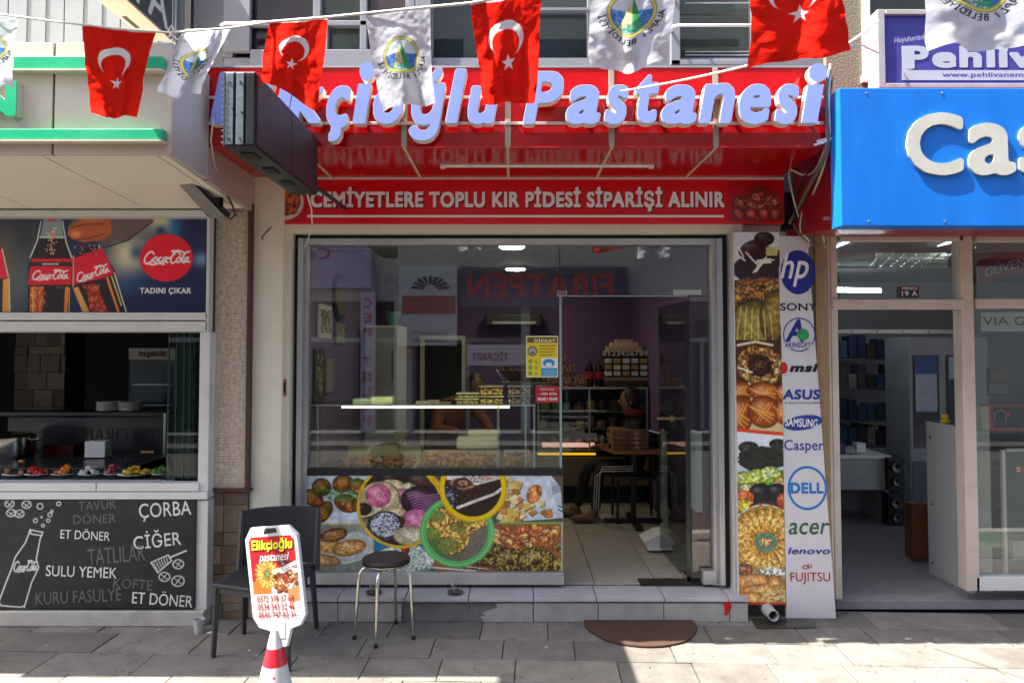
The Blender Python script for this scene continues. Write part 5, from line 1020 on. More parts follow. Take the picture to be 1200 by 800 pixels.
def bt2(s,x0,y0,x1,y1,mt,**kw):
    O=BP(x0,y1,.002); U=BP(x1,y1,.002)-O; V=BP(x0,y0,.002)-O; return text(s,O,U,V,'lettering',mt,co,**kw)
bt2('Elikçioğlu',-27,-44,28,-28,yel,bold=.035,shear=.15,lift=.002); bt2('Elikçioğlu',-26,-43,29,-27,blk,bold=.045,shear=.15,lift=.001); bt2('pastanesi',-18,-27,22,-15,wpr,shear=.35,lift=.001,bold=.006)
for i,s in enumerate(('0372 378 37 64','0534 343 32 46','0545 747 02 31')): bt2(s,-26,21+i*9.2,22,28.5+i*9.2,drp,bold=.01)
# ================= door mat, drain, pipe, bits on the ground =================
a,b,cM=G(682,720),G(806,720),G(744,749); xm=(a.x+b.x)/2; rx=(b.x-a.x)/2; ry=a.y-cM.y; ym=-.255
pts=[(xm+rx*math.cos(t)*(1-.02*math.sin(9*t)),ym-ry*abs(math.sin(t))**.8+0,.004) for t in np.linspace(math.pi,2*math.pi,36)]
solo(M().prism(pts,(0,0,1),.013).obj('door_mat',mat('brown_coir_mat','4a3326',.95,0,.3,60,.9,220),None,bev=.003),'brown half round door mat lying at the doorstep','mat')
for s_,(px,py) in enumerate(((437,691),(533,688))):
    p=P(px,py,5.0); p.z=.1635; p.y=-.17
    t_=thing('tea_saucer',('brown glass saucer with a tea glass on the step behind the stool','brown glass saucer on the step right of the stool')[s_],'saucer',p,'tea saucers left on the doorstep')
    M().lathe([(.0,0),(.03,.001),(.055,.012),(.056,.014),(.03,.006),(0,.005)],p,24).obj('dish',mat('brown_glass_dish','4a2c20',.1,0,.1),t_,smooth=True)
    M().lathe([(.018,.007),(.02,.03),(.024,.055),(.022,.055),(.017,.012),(0,.01)],p,18).obj('tea_glass',clear2,t_,smooth=True); M().tube([p+Vector((-.01,0,.02)),p+Vector((-.03,0,.085))],.0025,6).obj('teaspoon',chrome,t_)
p=G(233,741); solo(M().lathe([(.0,0),(.026,0),(.034,.085),(.038,.087),(.036,.09),(.031,.086),(.024,.008),(0,.006)],p,20).obj('paper_cup',mat('dirty_cup','b9b6b2',.6,0,.1,20,dirt=.5),None,smooth=True),'crumpled pale cup standing at the stone pillar foot','cup')
p=G(246,742); solo(M().prism([p+Vector(v_) for v_ in ((-.02,0,.003),(.0,-.012,.006),(.02,0,.003),(.005,.014,.01))],(0,0,1),.003).obj('paper_scrap',wplast),'small white paper scrap beside the pale cup','paper')
p0=P(893,714,4.92); t_=thing('drain_pipe','grey plastic drain pipe stub under the food banner','pipe',(p0.x,p0.y,.05))
M().lathe([(.037,.3),(.037,0),(.032,0),(.032,.29)],(p0.x+.06,-.33,.07),24,'y').obj('pipe_wall',mat('grey_pvc_pipe','a9abad',.4),t_,smooth=True); M().lathe([(.031,.0),(.031,.005)],(p0.x+.06,-.27,.07),20,'y').obj('pipe_hollow',rubber,t_); M().lathe([(.042,.0),(.042,.03)],(p0.x+.06,-.24,.07),24,'y').obj('pipe_collar',MATS['grey_pvc_pipe'],t_,smooth=True)
wet=mat('wet_stained_slab','3b3a31',.35,0,.3,12,.4,60); pts=[G(868,711),G(935,711),G(957,736),G(886,737)]
o=M().prism([Vector((p.x,min(p.y,-.2),.0035)) for p in pts],(0,0,1),.004).obj('drain_cover',wet,None,bev=.001); solo(o,'dark wet drain cover slab below the pipe stub','drain cover')
M().box((P(868,711,5.1).x,-.1,.0),(P(918,711,5.1).x,.1,Z0 if 0 else .17)).obj('kerb_block',conc,ds)
for i,(px,py) in enumerate(((55,756),(88,729),(186,738),(292,762),(632,733),(710,722),(780,722),(1098,781),(640,758))):
    p=G(px,py); r_=.006+.004*(i%3); solo(M().prism([p+Vector((math.cos(a)*r_*random.uniform(.7,1.5),math.sin(a)*r_,.001)) for a in np.linspace(0,6.28,7)[:-1]],(0,0,1),.003).obj('litter_bit',wplast if i%2 else mat('pale_litter','a39a8c',.8)),'tiny pale bit of litter lying %s'%('on the far left slabs','under the chalk menu','near the restaurant corner','by the chair legs','between stool and door mat','in front of the step left of the mat','on the coir mat','on the sunny slabs at right','on the slab below the mat')[i],'litter','litter bits on the pavement')
# hook on cream pillar, bell
t_=thing('door_bell','small orange door bell plate on the cream pillar edge','bell',P(333,454,5.0)); pbox(329,444,335,464,5.055,.014).obj('plate',mat('orange_plate','b5563c',.4),t_,bev=.003); pbox(331.5,448,334.5,460,5.05,.006).obj('button',black,t_,bev=.002)
solo(M().tube([P(318,266,5.0),P(312,272,4.95),P(307,278,4.9),P(308,281,4.9)],.005,6).obj('wall_hook',rust),'bent metal hook on the cream pillar under the order banner','hook')
# ================= notices on the window =================
nt_=thing('warning_notice','yellow dikkat notice with blue corner stuck on the shop window','notice',P(635,418,5.19))
c=Can(38,49,3.2,(232,206,50)); c.poly([(1,1.5),(37,1.5),(37,8),(1,8)],(96,96,50)); c.poly([(18,26),(37,26),(37,48),(18,48)],(232,236,236)); c.poly([(18,38),(37,38),(37,48),(18,48)],(60,150,190)); c.ell(27,32,7,4.6,(50,140,190)); c.ell(27,34,4,2.6,(230,236,240)); c.ell(7.5,18,6,6,(110,112,90)); c.ell(7.5,18,4.4,4.4,(176,176,150)); c.ell(7.5,20,2.4,1.6,(90,110,90))
for x,y in ((5,30),(12,31),(5,37),(12,38),(5,44),(12,45)): c.ell(x,y,2.6 if x<9 else 1.6,2.6 if x<9 else 1.6,(130,170,90))
for yy_ in (12,15.5,19,22.5): c.line([(16,yy_),(34-(yy_%3)*2,yy_)],1.1,(110,96,40),.8)
for yy_ in (41,43.5,46): c.line([(21,yy_),(35,yy_)],.9,(200,226,240),.8)
for e in ([(0.4,.4),(37.6,.4)],[(.4,48.6),(37.6,48.6)],[(.4,0),(.4,49)],[(37.6,0),(37.6,49)]): c.line(e,1,(240,238,226))
c.mesh('printed_sheet',MATS['glossy_print'],nt_,flat(616.5,393.5,654,442,5.197)); ptext('DİKKAT',626,396,651,401,5.196,'heading',mat('cream_heading','e8e2b8',.5),nt_,bold=.03)
pn_=thing('price_notice','small red opening hours sticker below the yellow notice','notice',P(641,462,5.19)); pbox(627.5,452.5,655,471.5,5.196,.0015).obj('sticker',mat('sticker_red','b3202c',.4),pn_)
ptext('Çalışma Saatleri',633,454.5,650,457.5,5.196,'lettering',wpr,pn_); ptext('• HER GÜN',632,459.5,652,462.5,5.196,'lettering',wpr,pn_,bold=.03); ptext('06:00 / 23:00',630,465.5,653,469,5.196,'lettering',wpr,pn_,bold=.03)
np_=thing('number_plate','small red and blue house number plate 19 A on the shop glass','sign',P(1066,342,5.15)); pbox(1054.5,335,1077,348.5,5.15,.004).obj('plate',mat('plate_dark_red','6e2328',.4),np_); pbox(1056,340,1075.5,347.6,5.148,.0015).obj('plate_field',mat('plate_navy','1f2b4a',.4),np_); ptext('MERKEZ',1057,336.2,1075,339.4,5.149,'lettering',wpr,np_,bold=.02); ptext('19 A',1056.5,341,1075,347,5.147,'lettering',wpr,np_,bold=.03)
# ================= display counter =================
dc=thing('display_counter','glass display counter with lit tube and pastries behind the food poster','counter',(-.7,.3,ZF))
d1=5.36; y0=d1+CAMY; y1c=y0+.55; xa_,xb_=P(364,510,d1).x,P(627,510,d1).x; ztp=P(500,474,d1).z; zbt=P(500,552,d1).z
M().box((xa_,y0-.02,zbt-.035),(xb_+.02,y1c,zbt)).obj('lower_deck',mat('dark_steel_deck','5d666c',.3,.6),dc,bev=.004)
M().box((xa_,y0,ztp-.008),(xb_,y1c-.1,ztp)).obj('top_glass',clear2,dc); M().box((xa_,y0-.012,ztp-.009),(xb_,y0-.005,ztp+.002)).obj('top_rail',alu,dc) ; M().box((xa_,y0+.005,ZF),(xb_,y1c-.02,zbt-.036)).obj('cabinet_body',steel,dc)
for x_ in (P(371,510,d1).x,P(584,510,d1+.1).x,P(616,510,d1).x,P(626,510,d1).x): M().box((x_-.008,y0+.01,zbt),(x_+.008,y0+.03,ztp-.009)).obj('post',alu,dc,bev=.003)
M().box((xa_,y0-.004,zbt),(xb_,y0+.002,ztp-.009)).obj('front_glass',clear2,dc)
a,b=P(400,480.5,d1-.0),P(597,480.5,d1); M().box((a.x,y0+.012,ztp-.026),(b.x,y0+.04,ztp-.010)).obj('light_tube',emit('lit_tube','ffe690',3.5),dc)
M().box((xa_,y0+.25,zbt),(xa_+.01,y0+.02,ztp-.01)).obj('end_glass',clear2,dc)
past=speck('golden_pastry',['b06a2c','94501e','c98a44','7c3f18','b97838'],26,.5,1,.02)
cookie=speck('nutty_biscuit',['caa268','8c5a2c','e2cc9c','a87840','6c3f20'],70,.6,.8,.006)
pale=mat('pale_tray_board','c2bca8',.6,0,.05,8)
def box_thing(name,label,cat,x0,y0_,x1,y1_,d,t,mt,group=None,bev=.004,z=None,**kw):
    o=pbox(x0,y0_,x1,y1_,d,t).obj(name,mt,None,bev=bev)
    return solo(o,label,cat,group)
def tray(label,x0,x1,n,mt,d=5.5,zc=zbt,h=.06,gr='trays of pastry in the display counter',rows=3):
    a,b=P(x0,540,d).x,P(x1,540,d).x; t=thing('pastry_tray',label,'tray',((a+b)/2,d+CAMY,zc),gr)
    M().box((a,d+CAMY-.08,zc+.001),(b,d+CAMY+.28,zc+.012)).obj('tray_base',pale,t,bev=.003); M().box((a,d+CAMY+.26,zc+.012),(b,d+CAMY+.28,zc+.1)).obj('tray_back',pale,t)
    for r_ in range(rows):
        for k_ in range(n):
            x=a+(b-a)*(k_+.5)/n+random.uniform(-.008,.008); yy_=d+CAMY-.03+r_*.08; zz_=zc+.035+r_*.022
            mm=M(); mm.ell((0,0,0),((b-a)/n*.62,.035,.024),10,6,.25); R_=Matrix.Rotation(random.uniform(-.5,.5),3,'Z')@Matrix.Rotation(random.uniform(-.6,-.1),3,'Y'); mm.v=[R_@v_+Vector((x,yy_,zz_)) for v_ in mm.v]; mm.obj('pastry',mt,t,smooth=True)
tray('shallow cream tray with a few round pastries at the counter left',398,488,7,past,rows=1); tray('long tray heaped with brown flaky pastries in the counter middle',492,585,11,past); tray('cream tray of round buns at the back of the counter, behind the shallow tray',400,488,7,past,d=5.78,rows=2); tray('tray of folded brown pastries at the counter right end',590,622,4,past)
def tub(label,x0,y0_,x1,y1_,d,mt):
    t=thing('biscuit_box',label,'box',P((x0+x1)/2,y1_,d),'clear boxes of biscuits on the counter'); pbox(x0+1,y0_+2,x1-1,y1_-1,d+.006,.13).obj('biscuits',mt,t,bev=.006); pbox(x0,y0_,x1,y1_,d,.145).obj('plastic_shell',clear2,t); pbox(x0-.5,y0_-.8,x1+.5,y0_+.6,d-.004,.15).obj('lid_rim',mat('clear_rim','b9bab0',.2),t)
ds_=5.5
tub('clear biscuit box, upper of the left low pair',535,461,561,467,ds_,cookie); tub('clear biscuit box, lower of the left low pair',534,467.5,561,474,ds_,cookie); tub('clear biscuit box, upper of the middle stack',562,453,590,463.5,ds_,cookie); tub('clear biscuit box, lower of the middle stack',562,464.5,590,474,ds_,cookie)
ck2=speck('pinkish_biscuit',['c9a898','8c6658','e2d2c4','a88478','6c4840'],70,.6,.8,.006)
tub('clear biscuit box, upper of the right stack under the wire basket',595,453,623,463,ds_,ck2); tub('clear biscuit box, lower of the right stack under the wire basket',595,464,623,474,ds_,ck2)
mint=mat('mint_carton','a9c4b4',.5,0,.06,10)
box_thing('carton','flat mint green carton on the counter top, left one','carton',413,467,436,474,5.5,.12,mint); box_thing('carton','taller mint green carton on the counter top, right one','carton',435,464.5,460,474,5.48,.12,mat('pale_mint_carton','bccfc0',.5,0,.05,10))
for i,(x0,x1,yy_) in enumerate(((487,505,470),(500,514,469),(510,528,471.5))): box_thing('paper_packet',('folded white paper packet, left of three on the counter','folded white paper packet, middle of three on the counter','folded white paper packet, right of three on the counter')[i],'packet',x0,yy_,x1,474,5.5+.02*i,.08,mat('white_paper','b9b4a8',.8),bev=.002)
# bread stick basket on a stand
bk=thing('bread_stick_basket','wire basket of dark bread sticks on a small rack above the biscuits','basket',P(610,448,5.75))
stick=mat('dark_bread_stick','6d4a33',.7,0,.25,20,.4,60)
for i in range(15):
    a=P(584+i*3.4+random.uniform(-1,1),430+random.uniform(-2,2),5.72+random.uniform(0,.1)); b=P(600+i*2.9,447,5.72+random.uniform(0,.1)); M().tube([a,b],.011,6).obj('bread_stick',stick,bk)
m=M(); pts=[P(582,433,5.68),P(592,448,5.68),P(634,448,5.68),P(644,433,5.68)]; m.tube(pts,.004,6).obj('basket_wire',chrome,bk); M().tube([P(582,433,5.68),P(644,433,5.68)],.004,6).obj('basket_wire',chrome,bk); pbox(588,448,640,450.5,5.66,.2).obj('rack_shelf',mat('grey_rack','77787a',.3,.5),bk)
for x_ in (592,636): pbox(x_,450.5,x_+1.5,474,5.7,.01).obj('rack_leg',MATS['grey_rack'],bk)
cn=P(468,518,5.65); solo(M().lathe([(.002,0),(.075,.16),(.072,.16)],(cn.x,cn.y,cn.z-.07),12).obj('paper_cone',mat('brown_paper','8d8774',.8,0,.1,10),None),'paper cone standing inside the display counter','paper cone')
for i,(x0,x1,a,b) in enumerate(((535,583,513,526),(548,586,505,512))): box_thing('white_tray',('white plastic tray behind the pastries, lower one','white plastic tray behind the pastries, upper one')[i],'tray',x0,a,x1,b,5.75+i*.1,.15,wplast,bev=.01)
p=P(444,540,5.45); t_=thing('glass_bottle','small clear bottle with pale label standing in the display counter','bottle',p); M().lathe([(.022,0),(.024,.06),(.012,.09),(.012,.11),(0,.11)],(p.x,p.y,zbt+.012),16).obj('bottle_body',mat('pale_bottle','b5b9b0',.2,0,.1),t_,smooth=True); M().lathe([(.025,.015),(.025,.05)],(p.x,p.y,zbt+.012),16).obj('label_band',mat('orange_label','b0753c',.5),t_)
# ================= left wall things =================
def wallrect(name,label,cat,px0,px1,yt,yb_,mtF,mtI=None,round_=False):
    X=-1.497
    dA=-X*F/(600-px0)*1.0; dB=-X*F/(600-px1); ya_,yb2=dA+CAMY,dB+CAMY; dm_=(dA+dB)/2; z1_=P(px0,yt,dm_).z; z0_=P(px0,yb_,dm_).z
    t=thing(name,label,cat,(X,(ya_+yb2)/2,z0_)); 
    if round_:
        M().lathe([(abs(yb2-ya_)/2,0),(abs(yb2-ya_)/2,.03),(abs(yb2-ya_)/2-.03,.035)],(X,(ya_+yb2)/2,(z0_+z1_)/2),32,'x').obj('rim',mtF,t,smooth=True); M().lathe([(abs(yb2-ya_)/2-.04,.031),(abs(yb2-ya_)/2-.04,.037)],(X,(ya_+yb2)/2,(z0_+z1_)/2),32,'x').obj('dial',mtI,t)
    else:
        M().box((X,ya_,z0_),(X+.02,yb2,z1_)).obj('frame',mtF,t,bev=.004)
        if mtI: M().box((X+.0205,ya_+.03,z0_+.04),(X+.022,yb2-.03,z1_-.04)).obj('picture',mtI,t)
    return t
docm=speck('document_print',['cfcabc','b9b4a6','8f5a50','c8c2b0','6f7468'],40,.6,0)
wallrect('wall_clock','dark round wall clock on the lavender left wall','clock',388.5,402,328,368,black,mat('clock_dial','6f6a5e',.5),True)
wallrect('framed_certificate','white framed certificate on the lavender left wall','frame',371,386,357,396,wplast,docm); wallrect('framed_certificate','smaller grey framed paper beside the white certificate','frame',392,402,379,403,mat('grey_frame','8f908c',.5),docm)
wallrect('price_list','long dark price list with photographs low on the left wall','poster',367,378,409,474,mat('dark_list','4a443e',.6),speck('photo_list',['2e2a28','5c554a','a39a86','3c3630','7d7462'],30,.5,0)); wallrect('wall_paper_note','blank grey paper note pinned right of the price list','note',381,389,420,460,mat('grey_note','9a9590',.8))
# ================= cabinet with plant, AC, back door =================
cbx=thing('tall_white_cabinet','tall white fridge cabinet standing at the rear left of the shop','cabinet',P(445,470,7.0)); a=P(428,420,7.0); b=P(466,420,7.0)
M().box((a.x,1.8,ZF),(b.x,2.4,P(440,381,7.0).z)).obj('body',wplast,cbx,bev=.01); M().box((a.x+.005,1.785,ZF+.1),(b.x-.005,1.799,P(440,384,7.0).z)).obj('door_leaf',mat('cabinet_door','b5b5b8',.4),cbx,bev=.004); pbox(461,410,463,440,6.97,.012).obj('handle',chrome,cbx)
pt_=thing('potted_plant','turquoise pot with thin leafless plant on the white cabinet','plant',P(459,380,7.1)); zc_=P(440,381,7.0).z; px_=P(459,380,7.1)
M().lathe([(.05,0),(.075,.12),(.08,.12),(.08,.14),(.07,.14),(.06,.1)],(px_.x,1.95,zc_),20).obj('pot',mat('turquoise_pot','5fa39c',.4),pt_,smooth=True)
grn=mat('dark_leaf','2c3a28',.7)
for k_ in range(5): t2=random.uniform(-.12,.12); M().tube([(px_.x,1.95,zc_+.1),(px_.x+t2*.4,1.95,zc_+.25),(px_.x+t2,1.93,zc_+.36+.03*k_)],.005,5).obj('stem',grn,pt_); M().ell((px_.x+t2,1.93,zc_+.37+.03*k_),(.05,.02,.015),8,5).obj('leaf',grn,pt_)
ac=thing('air_conditioner','dark air conditioner unit high on the rear wall','air conditioner',P(602,375,9.0)); pbox(568,367,636,382,8.85,.25).obj('housing',mat('dark_unit','34343a',.4),ac,bev=.03); pbox(577,376.5,628,379.5,8.84,.012).obj('louvre',mat('pale_louvre','b9b9b6',.3),ac)
dr2=thing('rear_doorway','dark rear doorway with pale frame left of the back wall','door',P(500,560,9.1)); pbox(497,403,541,600,9.13,.02).obj('door_opening',mat('dark_opening','15161a',.7),dr2); pbox(492,398,497,600,9.1,.05).obj('door_frame',white,dr2); pbox(541,398,545,600,9.1,.05).obj('door_frame',white,dr2); pbox(492,393,545,398,9.1,.05).obj('door_frame',white,dr2)
# ceiling lamps
for i,(px,py,dd) in enumerate(((600,289,6.25),(604,317,8.0))):
    p=P(px,py,dd); t_=thing('ceiling_lamp',('lit round ceiling lamp nearer the shop window','lit round ceiling lamp nearer the back wall')[i],'lamp',(p.x,p.y,CZ),'round ceiling lamps in the pastry shop'); M().lathe([(.125,-.001),(.125,-.03),(.115,-.035)],(p.x,p.y,CZ),32).obj('lamp_rim',wplast,t_,smooth=True); M().lathe([(.112,-.035),(.10,-.045),(0,-.048)],(p.x,p.y,CZ),32).obj('diffuser',emit('warm_lamp','fff0c8',14),t_,smooth=True)
# ================= rear cake fridge =================
fg=thing('cake_fridge','low glass cake fridge with wooden base at the back of the shop','fridge',(.85,2.6,ZF)); dG=7.9; yg=dG+CAMY; xa_,xb_=P(630,520,dG).x,P(760,520,dG).x; zT=P(700,454,dG).z
def gz(py): return P(700,py,dG).z
wdp=mat('wood_laminate','6f6453',.55,0,.18,4,stretch=(1,1,9)); dkf=mat('dark_fridge_back','2a2d30',.6)
M().box((xa_,yg+.5,ZF+.1),(xb_,yg+.54,zT-.02)).obj('back_panel',dkf,fg); M().box((xa_,yg,zT-.018),(xb_,yg+.54,zT)).obj('top_board',mat('pale_top_board','a9b0ae',.3),fg,bev=.003)
M().box((xa_,yg-.01,gz(569)),(xb_,yg+.5,gz(536))).obj('base_panel',wdp,fg,bev=.003); M().box((xa_+.03,yg+.05,ZF),(xb_-.03,yg+.5,gz(569))).obj('plinth',rubber,fg); M().box((xa_,yg+.0,gz(533)),(P(698,520,dG).x,yg+.02,gz(530.5))).obj('light_strip',emit('amber_strip','c89a20',.35),fg)
M().box((xa_+.05,yg+.02,gz(524)),(P(697,520,dG).x,yg+.05,gz(519))).obj('light_tube',emit('dim_pink_tube','d8a090',.3),fg)
for py in (482,502,527): M().box((xa_,yg+.03,gz(py+1.5)),(xb_,yg+.49,gz(py))).obj('shelf',mat('glass_shelf','7d8a8a',.2,.2),fg)
for x_ in (xa_,P(690,500,dG).x,xb_-.02): M().box((x_,yg-.005,gz(530)),(x_+.015,yg+.02,zT-.02)).obj('post',alug,fg)
M().box((xa_+.01,yg+.004,gz(530)),(xb_-.01,yg+.010,zT-.02)).obj('front_glass',clear2,fg)
cols=[mat('cake_'+n_,c_,.5,0,.2,20) for n_,c_ in (('white','cfc8ba'),('brown','6a4028'),('pink','b9707a'),('orange','b87238'),('yellow','b9a24a'),('mint','8da59a'))]
for py,hh in ((482,20),(502,14),(527,14)):
    for k_ in range(8):
        x_=638+k_*14+random.uniform(-2,2); a=P(x_,py,dG); w_=random.uniform(.04,.055); h_=random.uniform(.05,.11); cc_,ct_=random.randrange(6),random.randrange(6); CN=('white','brown','pink','orange','yellow','mint green'); t=thing('boxed_cake','%s cake with %s topping, number %s from the left on the %s shelf'%(CN[cc_],CN[ct_],('one','two','three','four','five','six','seven','eight')[k_],{482:'top',502:'middle'}.get(py if not (py==527) else 0,'bottom')),'cake',(a.x,yg+.15,gz(py)),'small cakes in the rear fridge')
        mm=M(); yy_=yg+.12+random.uniform(0,.2); mm.lathe([(w_,0.001),(w_,h_),(w_*.8,h_+.01),(0,h_+.012)],(a.x,yy_,gz(py)),16).obj('sponge',cols[cc_],t,smooth=True); M().ell((a.x,yy_,gz(py)+h_+.02),(.016,.016,.014),8,5).obj('topping',cols[ct_],t)
ptn=speck('patterned_carton',['8d6a58','5b3a34','b09080','6f4a42'],55,.6,0)
for i,(x0,y0_,x1,y1_) in enumerate(((657,440,672,453),(673,440,688,453),(657,427,674,439.5),(657,414,663,426.5),(642,444,656,453))): box_thing('gift_carton',('patterned carton at the bottom left of the stack on the cake fridge','patterned carton at the bottom right of the stack on the cake fridge','patterned carton in the second layer on the cake fridge','narrow patterned carton topping the stack on the cake fridge','low patterned carton left of the stack on the cake fridge')[i],'carton',x0,y0_,x1,y1_,8.0,.18,ptn,'patterned cartons on the cake fridge')
ck=mat('dark_cola','1a0f10',.15)
for i,px in enumerate((691,702)):
    p=P(px,453,8.05); t_=thing('cola_bottle',('dark cola bottle with red label, left of the pair on the fridge','dark cola bottle with red label, right of the pair on the fridge')[i],'bottle',p,'cola bottles on the cake fridge'); M().lathe([(.045,0),(.048,.1),(.045,.2),(.016,.26),(.016,.29),(0,.29)],p,18).obj('bottle_body',ck,t_,smooth=True); M().lathe([(.0495,.09),(.0495,.17)],p,18).obj('label_band',mat('cola_label','a81622',.4),t_)
cr=thing('candle_rack','stepped rack of number candles and small boxes on the cake fridge','rack',P(735,452,8.0)); brd=mat('rack_board','8d7a66',.6)
pbox(708,442,762,446,7.98,.2).obj('rack_board',brd,cr); pbox(708,446,764,453,7.98,.2).obj('rack_base',mat('dark_wood_base','3a2a22',.6),cr)
for k_,(x0,x1,y0_,y1_) in enumerate(((706,760,412,442),(711,752,406,412),(716,748,401,406),(722,742,397.5,401))):
    if k_: pbox(x0,y0_,x1,y1_,8.04+k_*.02,.12).obj('stacked_box',mat('tan_box_%d'%k_,('d0b898','dcc2a0','c8ac88')[k_-1],.6,0,.2,30),cr,bev=.006)
    else: pbox(x0,y0_,x1,y1_,8.05,.14).obj('rack_back',mat('rack_dark','352b28',.6),cr)
for k_,ch_ in enumerate('0123456789'): ptext(ch_,706+k_*5.4+(1.2 if ch_=='1' else 0),410.5,710.6+k_*5.4-(1.2 if ch_=='1' else 0),417,7.99,'number_candle',mat('pale_candle','d8d4c8',.4),cr,bold=.03,ext=.01)
for r_ in range(3):
    for k_ in range(5): pbox(709+k_*10.4,420+r_*7.4,717+k_*10.4,425.5+r_*7.4,7.99,.03).obj('candle_packet',[mat('packet_%s'%n_,c_,.4,0,.3,60) for n_,c_ in (('silver','d8d5cc'),('gold','c09a54'),('white','ece6da'))][(r_+k_)%3],cr,bev=.006)
# ================= table, boxes, seated person =================
tb=thing('cafe_table','brown square table on a black pedestal inside the shop','table',(P(745,600,7.0).x,1.8,ZF)); tx0,tx1=P(704,523,6.9).x,P(790,523,6.9).x; tz=.895; ty0,ty1=1.55,2.15; pxx=P(743,560,7.0).x
M().hexa([(tx0+.1,ty0,tz-.03),(tx1,ty0,tz-.03),(tx1,ty1,tz-.03),(tx0,ty1,tz-.03)],(0,0,1),.03).obj('tabletop',mat('brown_table_wood','7d5030',.4,0,.15,4,stretch=(1,8,1)),tb,bev=.006)
M().box((pxx-.025,1.82,ZF+.04),(pxx+.025,1.87,tz-.031)).obj('pedestal',black,tb,bev=.005); M().box((tx0+.05,1.81,ZF+.001),(tx1-.05,1.88,ZF+.04)).obj('cross_foot',black,tb,bev=.006); M().box((pxx-.035,1.5,ZF+.002),(pxx+.035,2.12,ZF+.041)).obj('cross_foot',black,tb,bev=.006)
pz=mat('brown_pizza_carton','7b5d48',.7,0,.3,30)
for i in range(4):
    a=P(717+random.uniform(-1,1),510,6.85); b=P(760+random.uniform(-1,1),510,6.85); o=M().box((a.x,1.66,tz+.001+i*.046),(b.x,1.66+.33,tz+.044+i*.046)).obj('pastry_carton',speck('printed_carton',['7b5d48','5b3f34','9a7d64','6d4c3c'],26,.7,0),None,bev=.004); solo(o,'printed brown carton, %s of four stacked on the table'%('lowest','second from below','third from below','topmost')[i],'carton','brown cartons stacked on the table')
# seated person
def body(name,V,E,Rd,mt,parent,sub=2):
    me=bpy.data.meshes.new(name); off=root_off(parent); me.from_pydata([tuple(Vector(v_)-off) for v_ in V],E,[]); o=link(me,name,mt,parent)
    sk=o.modifiers.new('skin','SKIN'); 
    for i,r_ in enumerate(Rd):
        sv=me.skin_vertices[0].data[i]; sv.radius=(r_,r_) if not isinstance(r_,tuple) else r_; sv.use_root=(i==0)
    sb=o.modifiers.new('sub','SUBSURF'); sb.levels=sub; sb.render_levels=sub; sk.use_smooth_shade=True; return o
cloth=mat('black_tracksuit','0e0e11',.75,0,.3,10); skin=mat('skin_tone','7d5644',.55,0,.06,8); hair=mat('dark_hair','14100e',.6,0,.3,30); shoe=mat('brown_shoe','6d5444',.7,0,.2,10)
def person(name,label,H,y,flip=1): pass
hx,hy,hz=P(743,540,7.15).x,1.98,.66
ps_=thing('person','person in a black striped tracksuit sitting at the brown table','person',(hx,hy,ZF))
V=[(hx,hy,hz),(hx+.02,hy,hz+.2),(hx+.02,hy,hz+.42),(hx+.0,hy,hz+.52),(hx-.02,hy,hz+.60),
 (hx-.02,hy-.09,hz),(hx-.36,hy-.15,hz+.03),(hx-.40,hy-.15,ZF+.1),(hx-.02,hy+.09,hz),(hx-.45,hy+.10,hz+.02),(hx-.55,hy+.10,ZF+.1),
 (hx+.01,hy-.17,hz+.43),(hx-.04,hy-.25,hz+.2),(hx-.28,hy-.2,hz+.26),(hx+.01,hy+.17,hz+.43),(hx-.04,hy+.25,hz+.2),(hx-.28,hy+.16,hz+.26)]
E_=[(0,1),(1,2),(2,3),(3,4),(0,5),(5,6),(6,7),(0,8),(8,9),(9,10),(2,11),(11,12),(12,13),(2,14),(14,15),(15,16)]
body('body',V,E_,[.15,.14,.15,.07,.06,.10,.07,.05,.10,.07,.05,.075,.055,.04,.075,.055,.04],cloth,ps_)
hc=Vector((hx-.05,hy-.02,hz+.68)); hd=M().ell(hc,(.085,.07,.115),20,14); hd.obj('head',skin,ps_,smooth=True); M().ell(hc+Vector((.03,0,.022)),(.1,.088,.118),18,12,.06).obj('hair',hair,ps_,smooth=True); M().ell(hc+Vector((.085,.0,.0)),(.05,.05,.05),14,10,.08).obj('hair_bun',hair,ps_,smooth=True); M().ell(hc+Vector((-.088,0,-.01)),(.018,.013,.022),8,6).obj('nose',skin,ps_,smooth=True)
for s_ in (-1,1): M().ell(hc+Vector((-.07,s_*.032,.01)),(.012,.012,.008),8,6).obj('eye',black,ps_,smooth=True); M().ell(hc+Vector((.01,s_*.075,-.01)),(.018,.01,.028),8,6).obj('ear',skin,ps_,smooth=True)
M().ell(hc+Vector((-.078,0,-.05)),(.012,.022,.006),8,6).obj('mouth',mat('lip','7e4038',.5),ps_,smooth=True)
M().lathe([(.075,0),(.10,-.03),(.095,-.06)],(hx+.0,hy,hz+.60),20).obj('red_scarf',mat('dark_red_scarf','6e1c1c',.8),ps_,smooth=True)
for (ax,ay) in ((hx-.42,hy-.15),(hx-.57,hy+.10)):
    m=M(); m.ell((ax-.09,ay,ZF+.035),(.15,.05,.035),14,8); m.ell((ax,ay,ZF+.06),(.065,.045,.055),12,8); 
    m2=M().ell((ax-.08,ay,ZF+.045),(.15,.052,.043),16,10); m2.obj('shoe',shoe,ps_,smooth=True); M().ell((ax-.005,ay,ZF+.085),(.055,.045,.05),12,8).obj('shoe_collar',shoe,ps_,smooth=True)
stp=mat('white_stripe','c9c9c6',.7)
for k_ in (-1,0,1):
    M().tube([(hx-.05,hy-.262+.03*0,hz+.05+k_*.022),(hx-.34,hy-.222,hz+.035+k_*.022),(hx-.385+k_*.022,hy-.222,hz-.03),(hx-.40+k_*.022,hy-.204,ZF+.13)],.0045,6).obj('leg_stripe',stp,ps_)
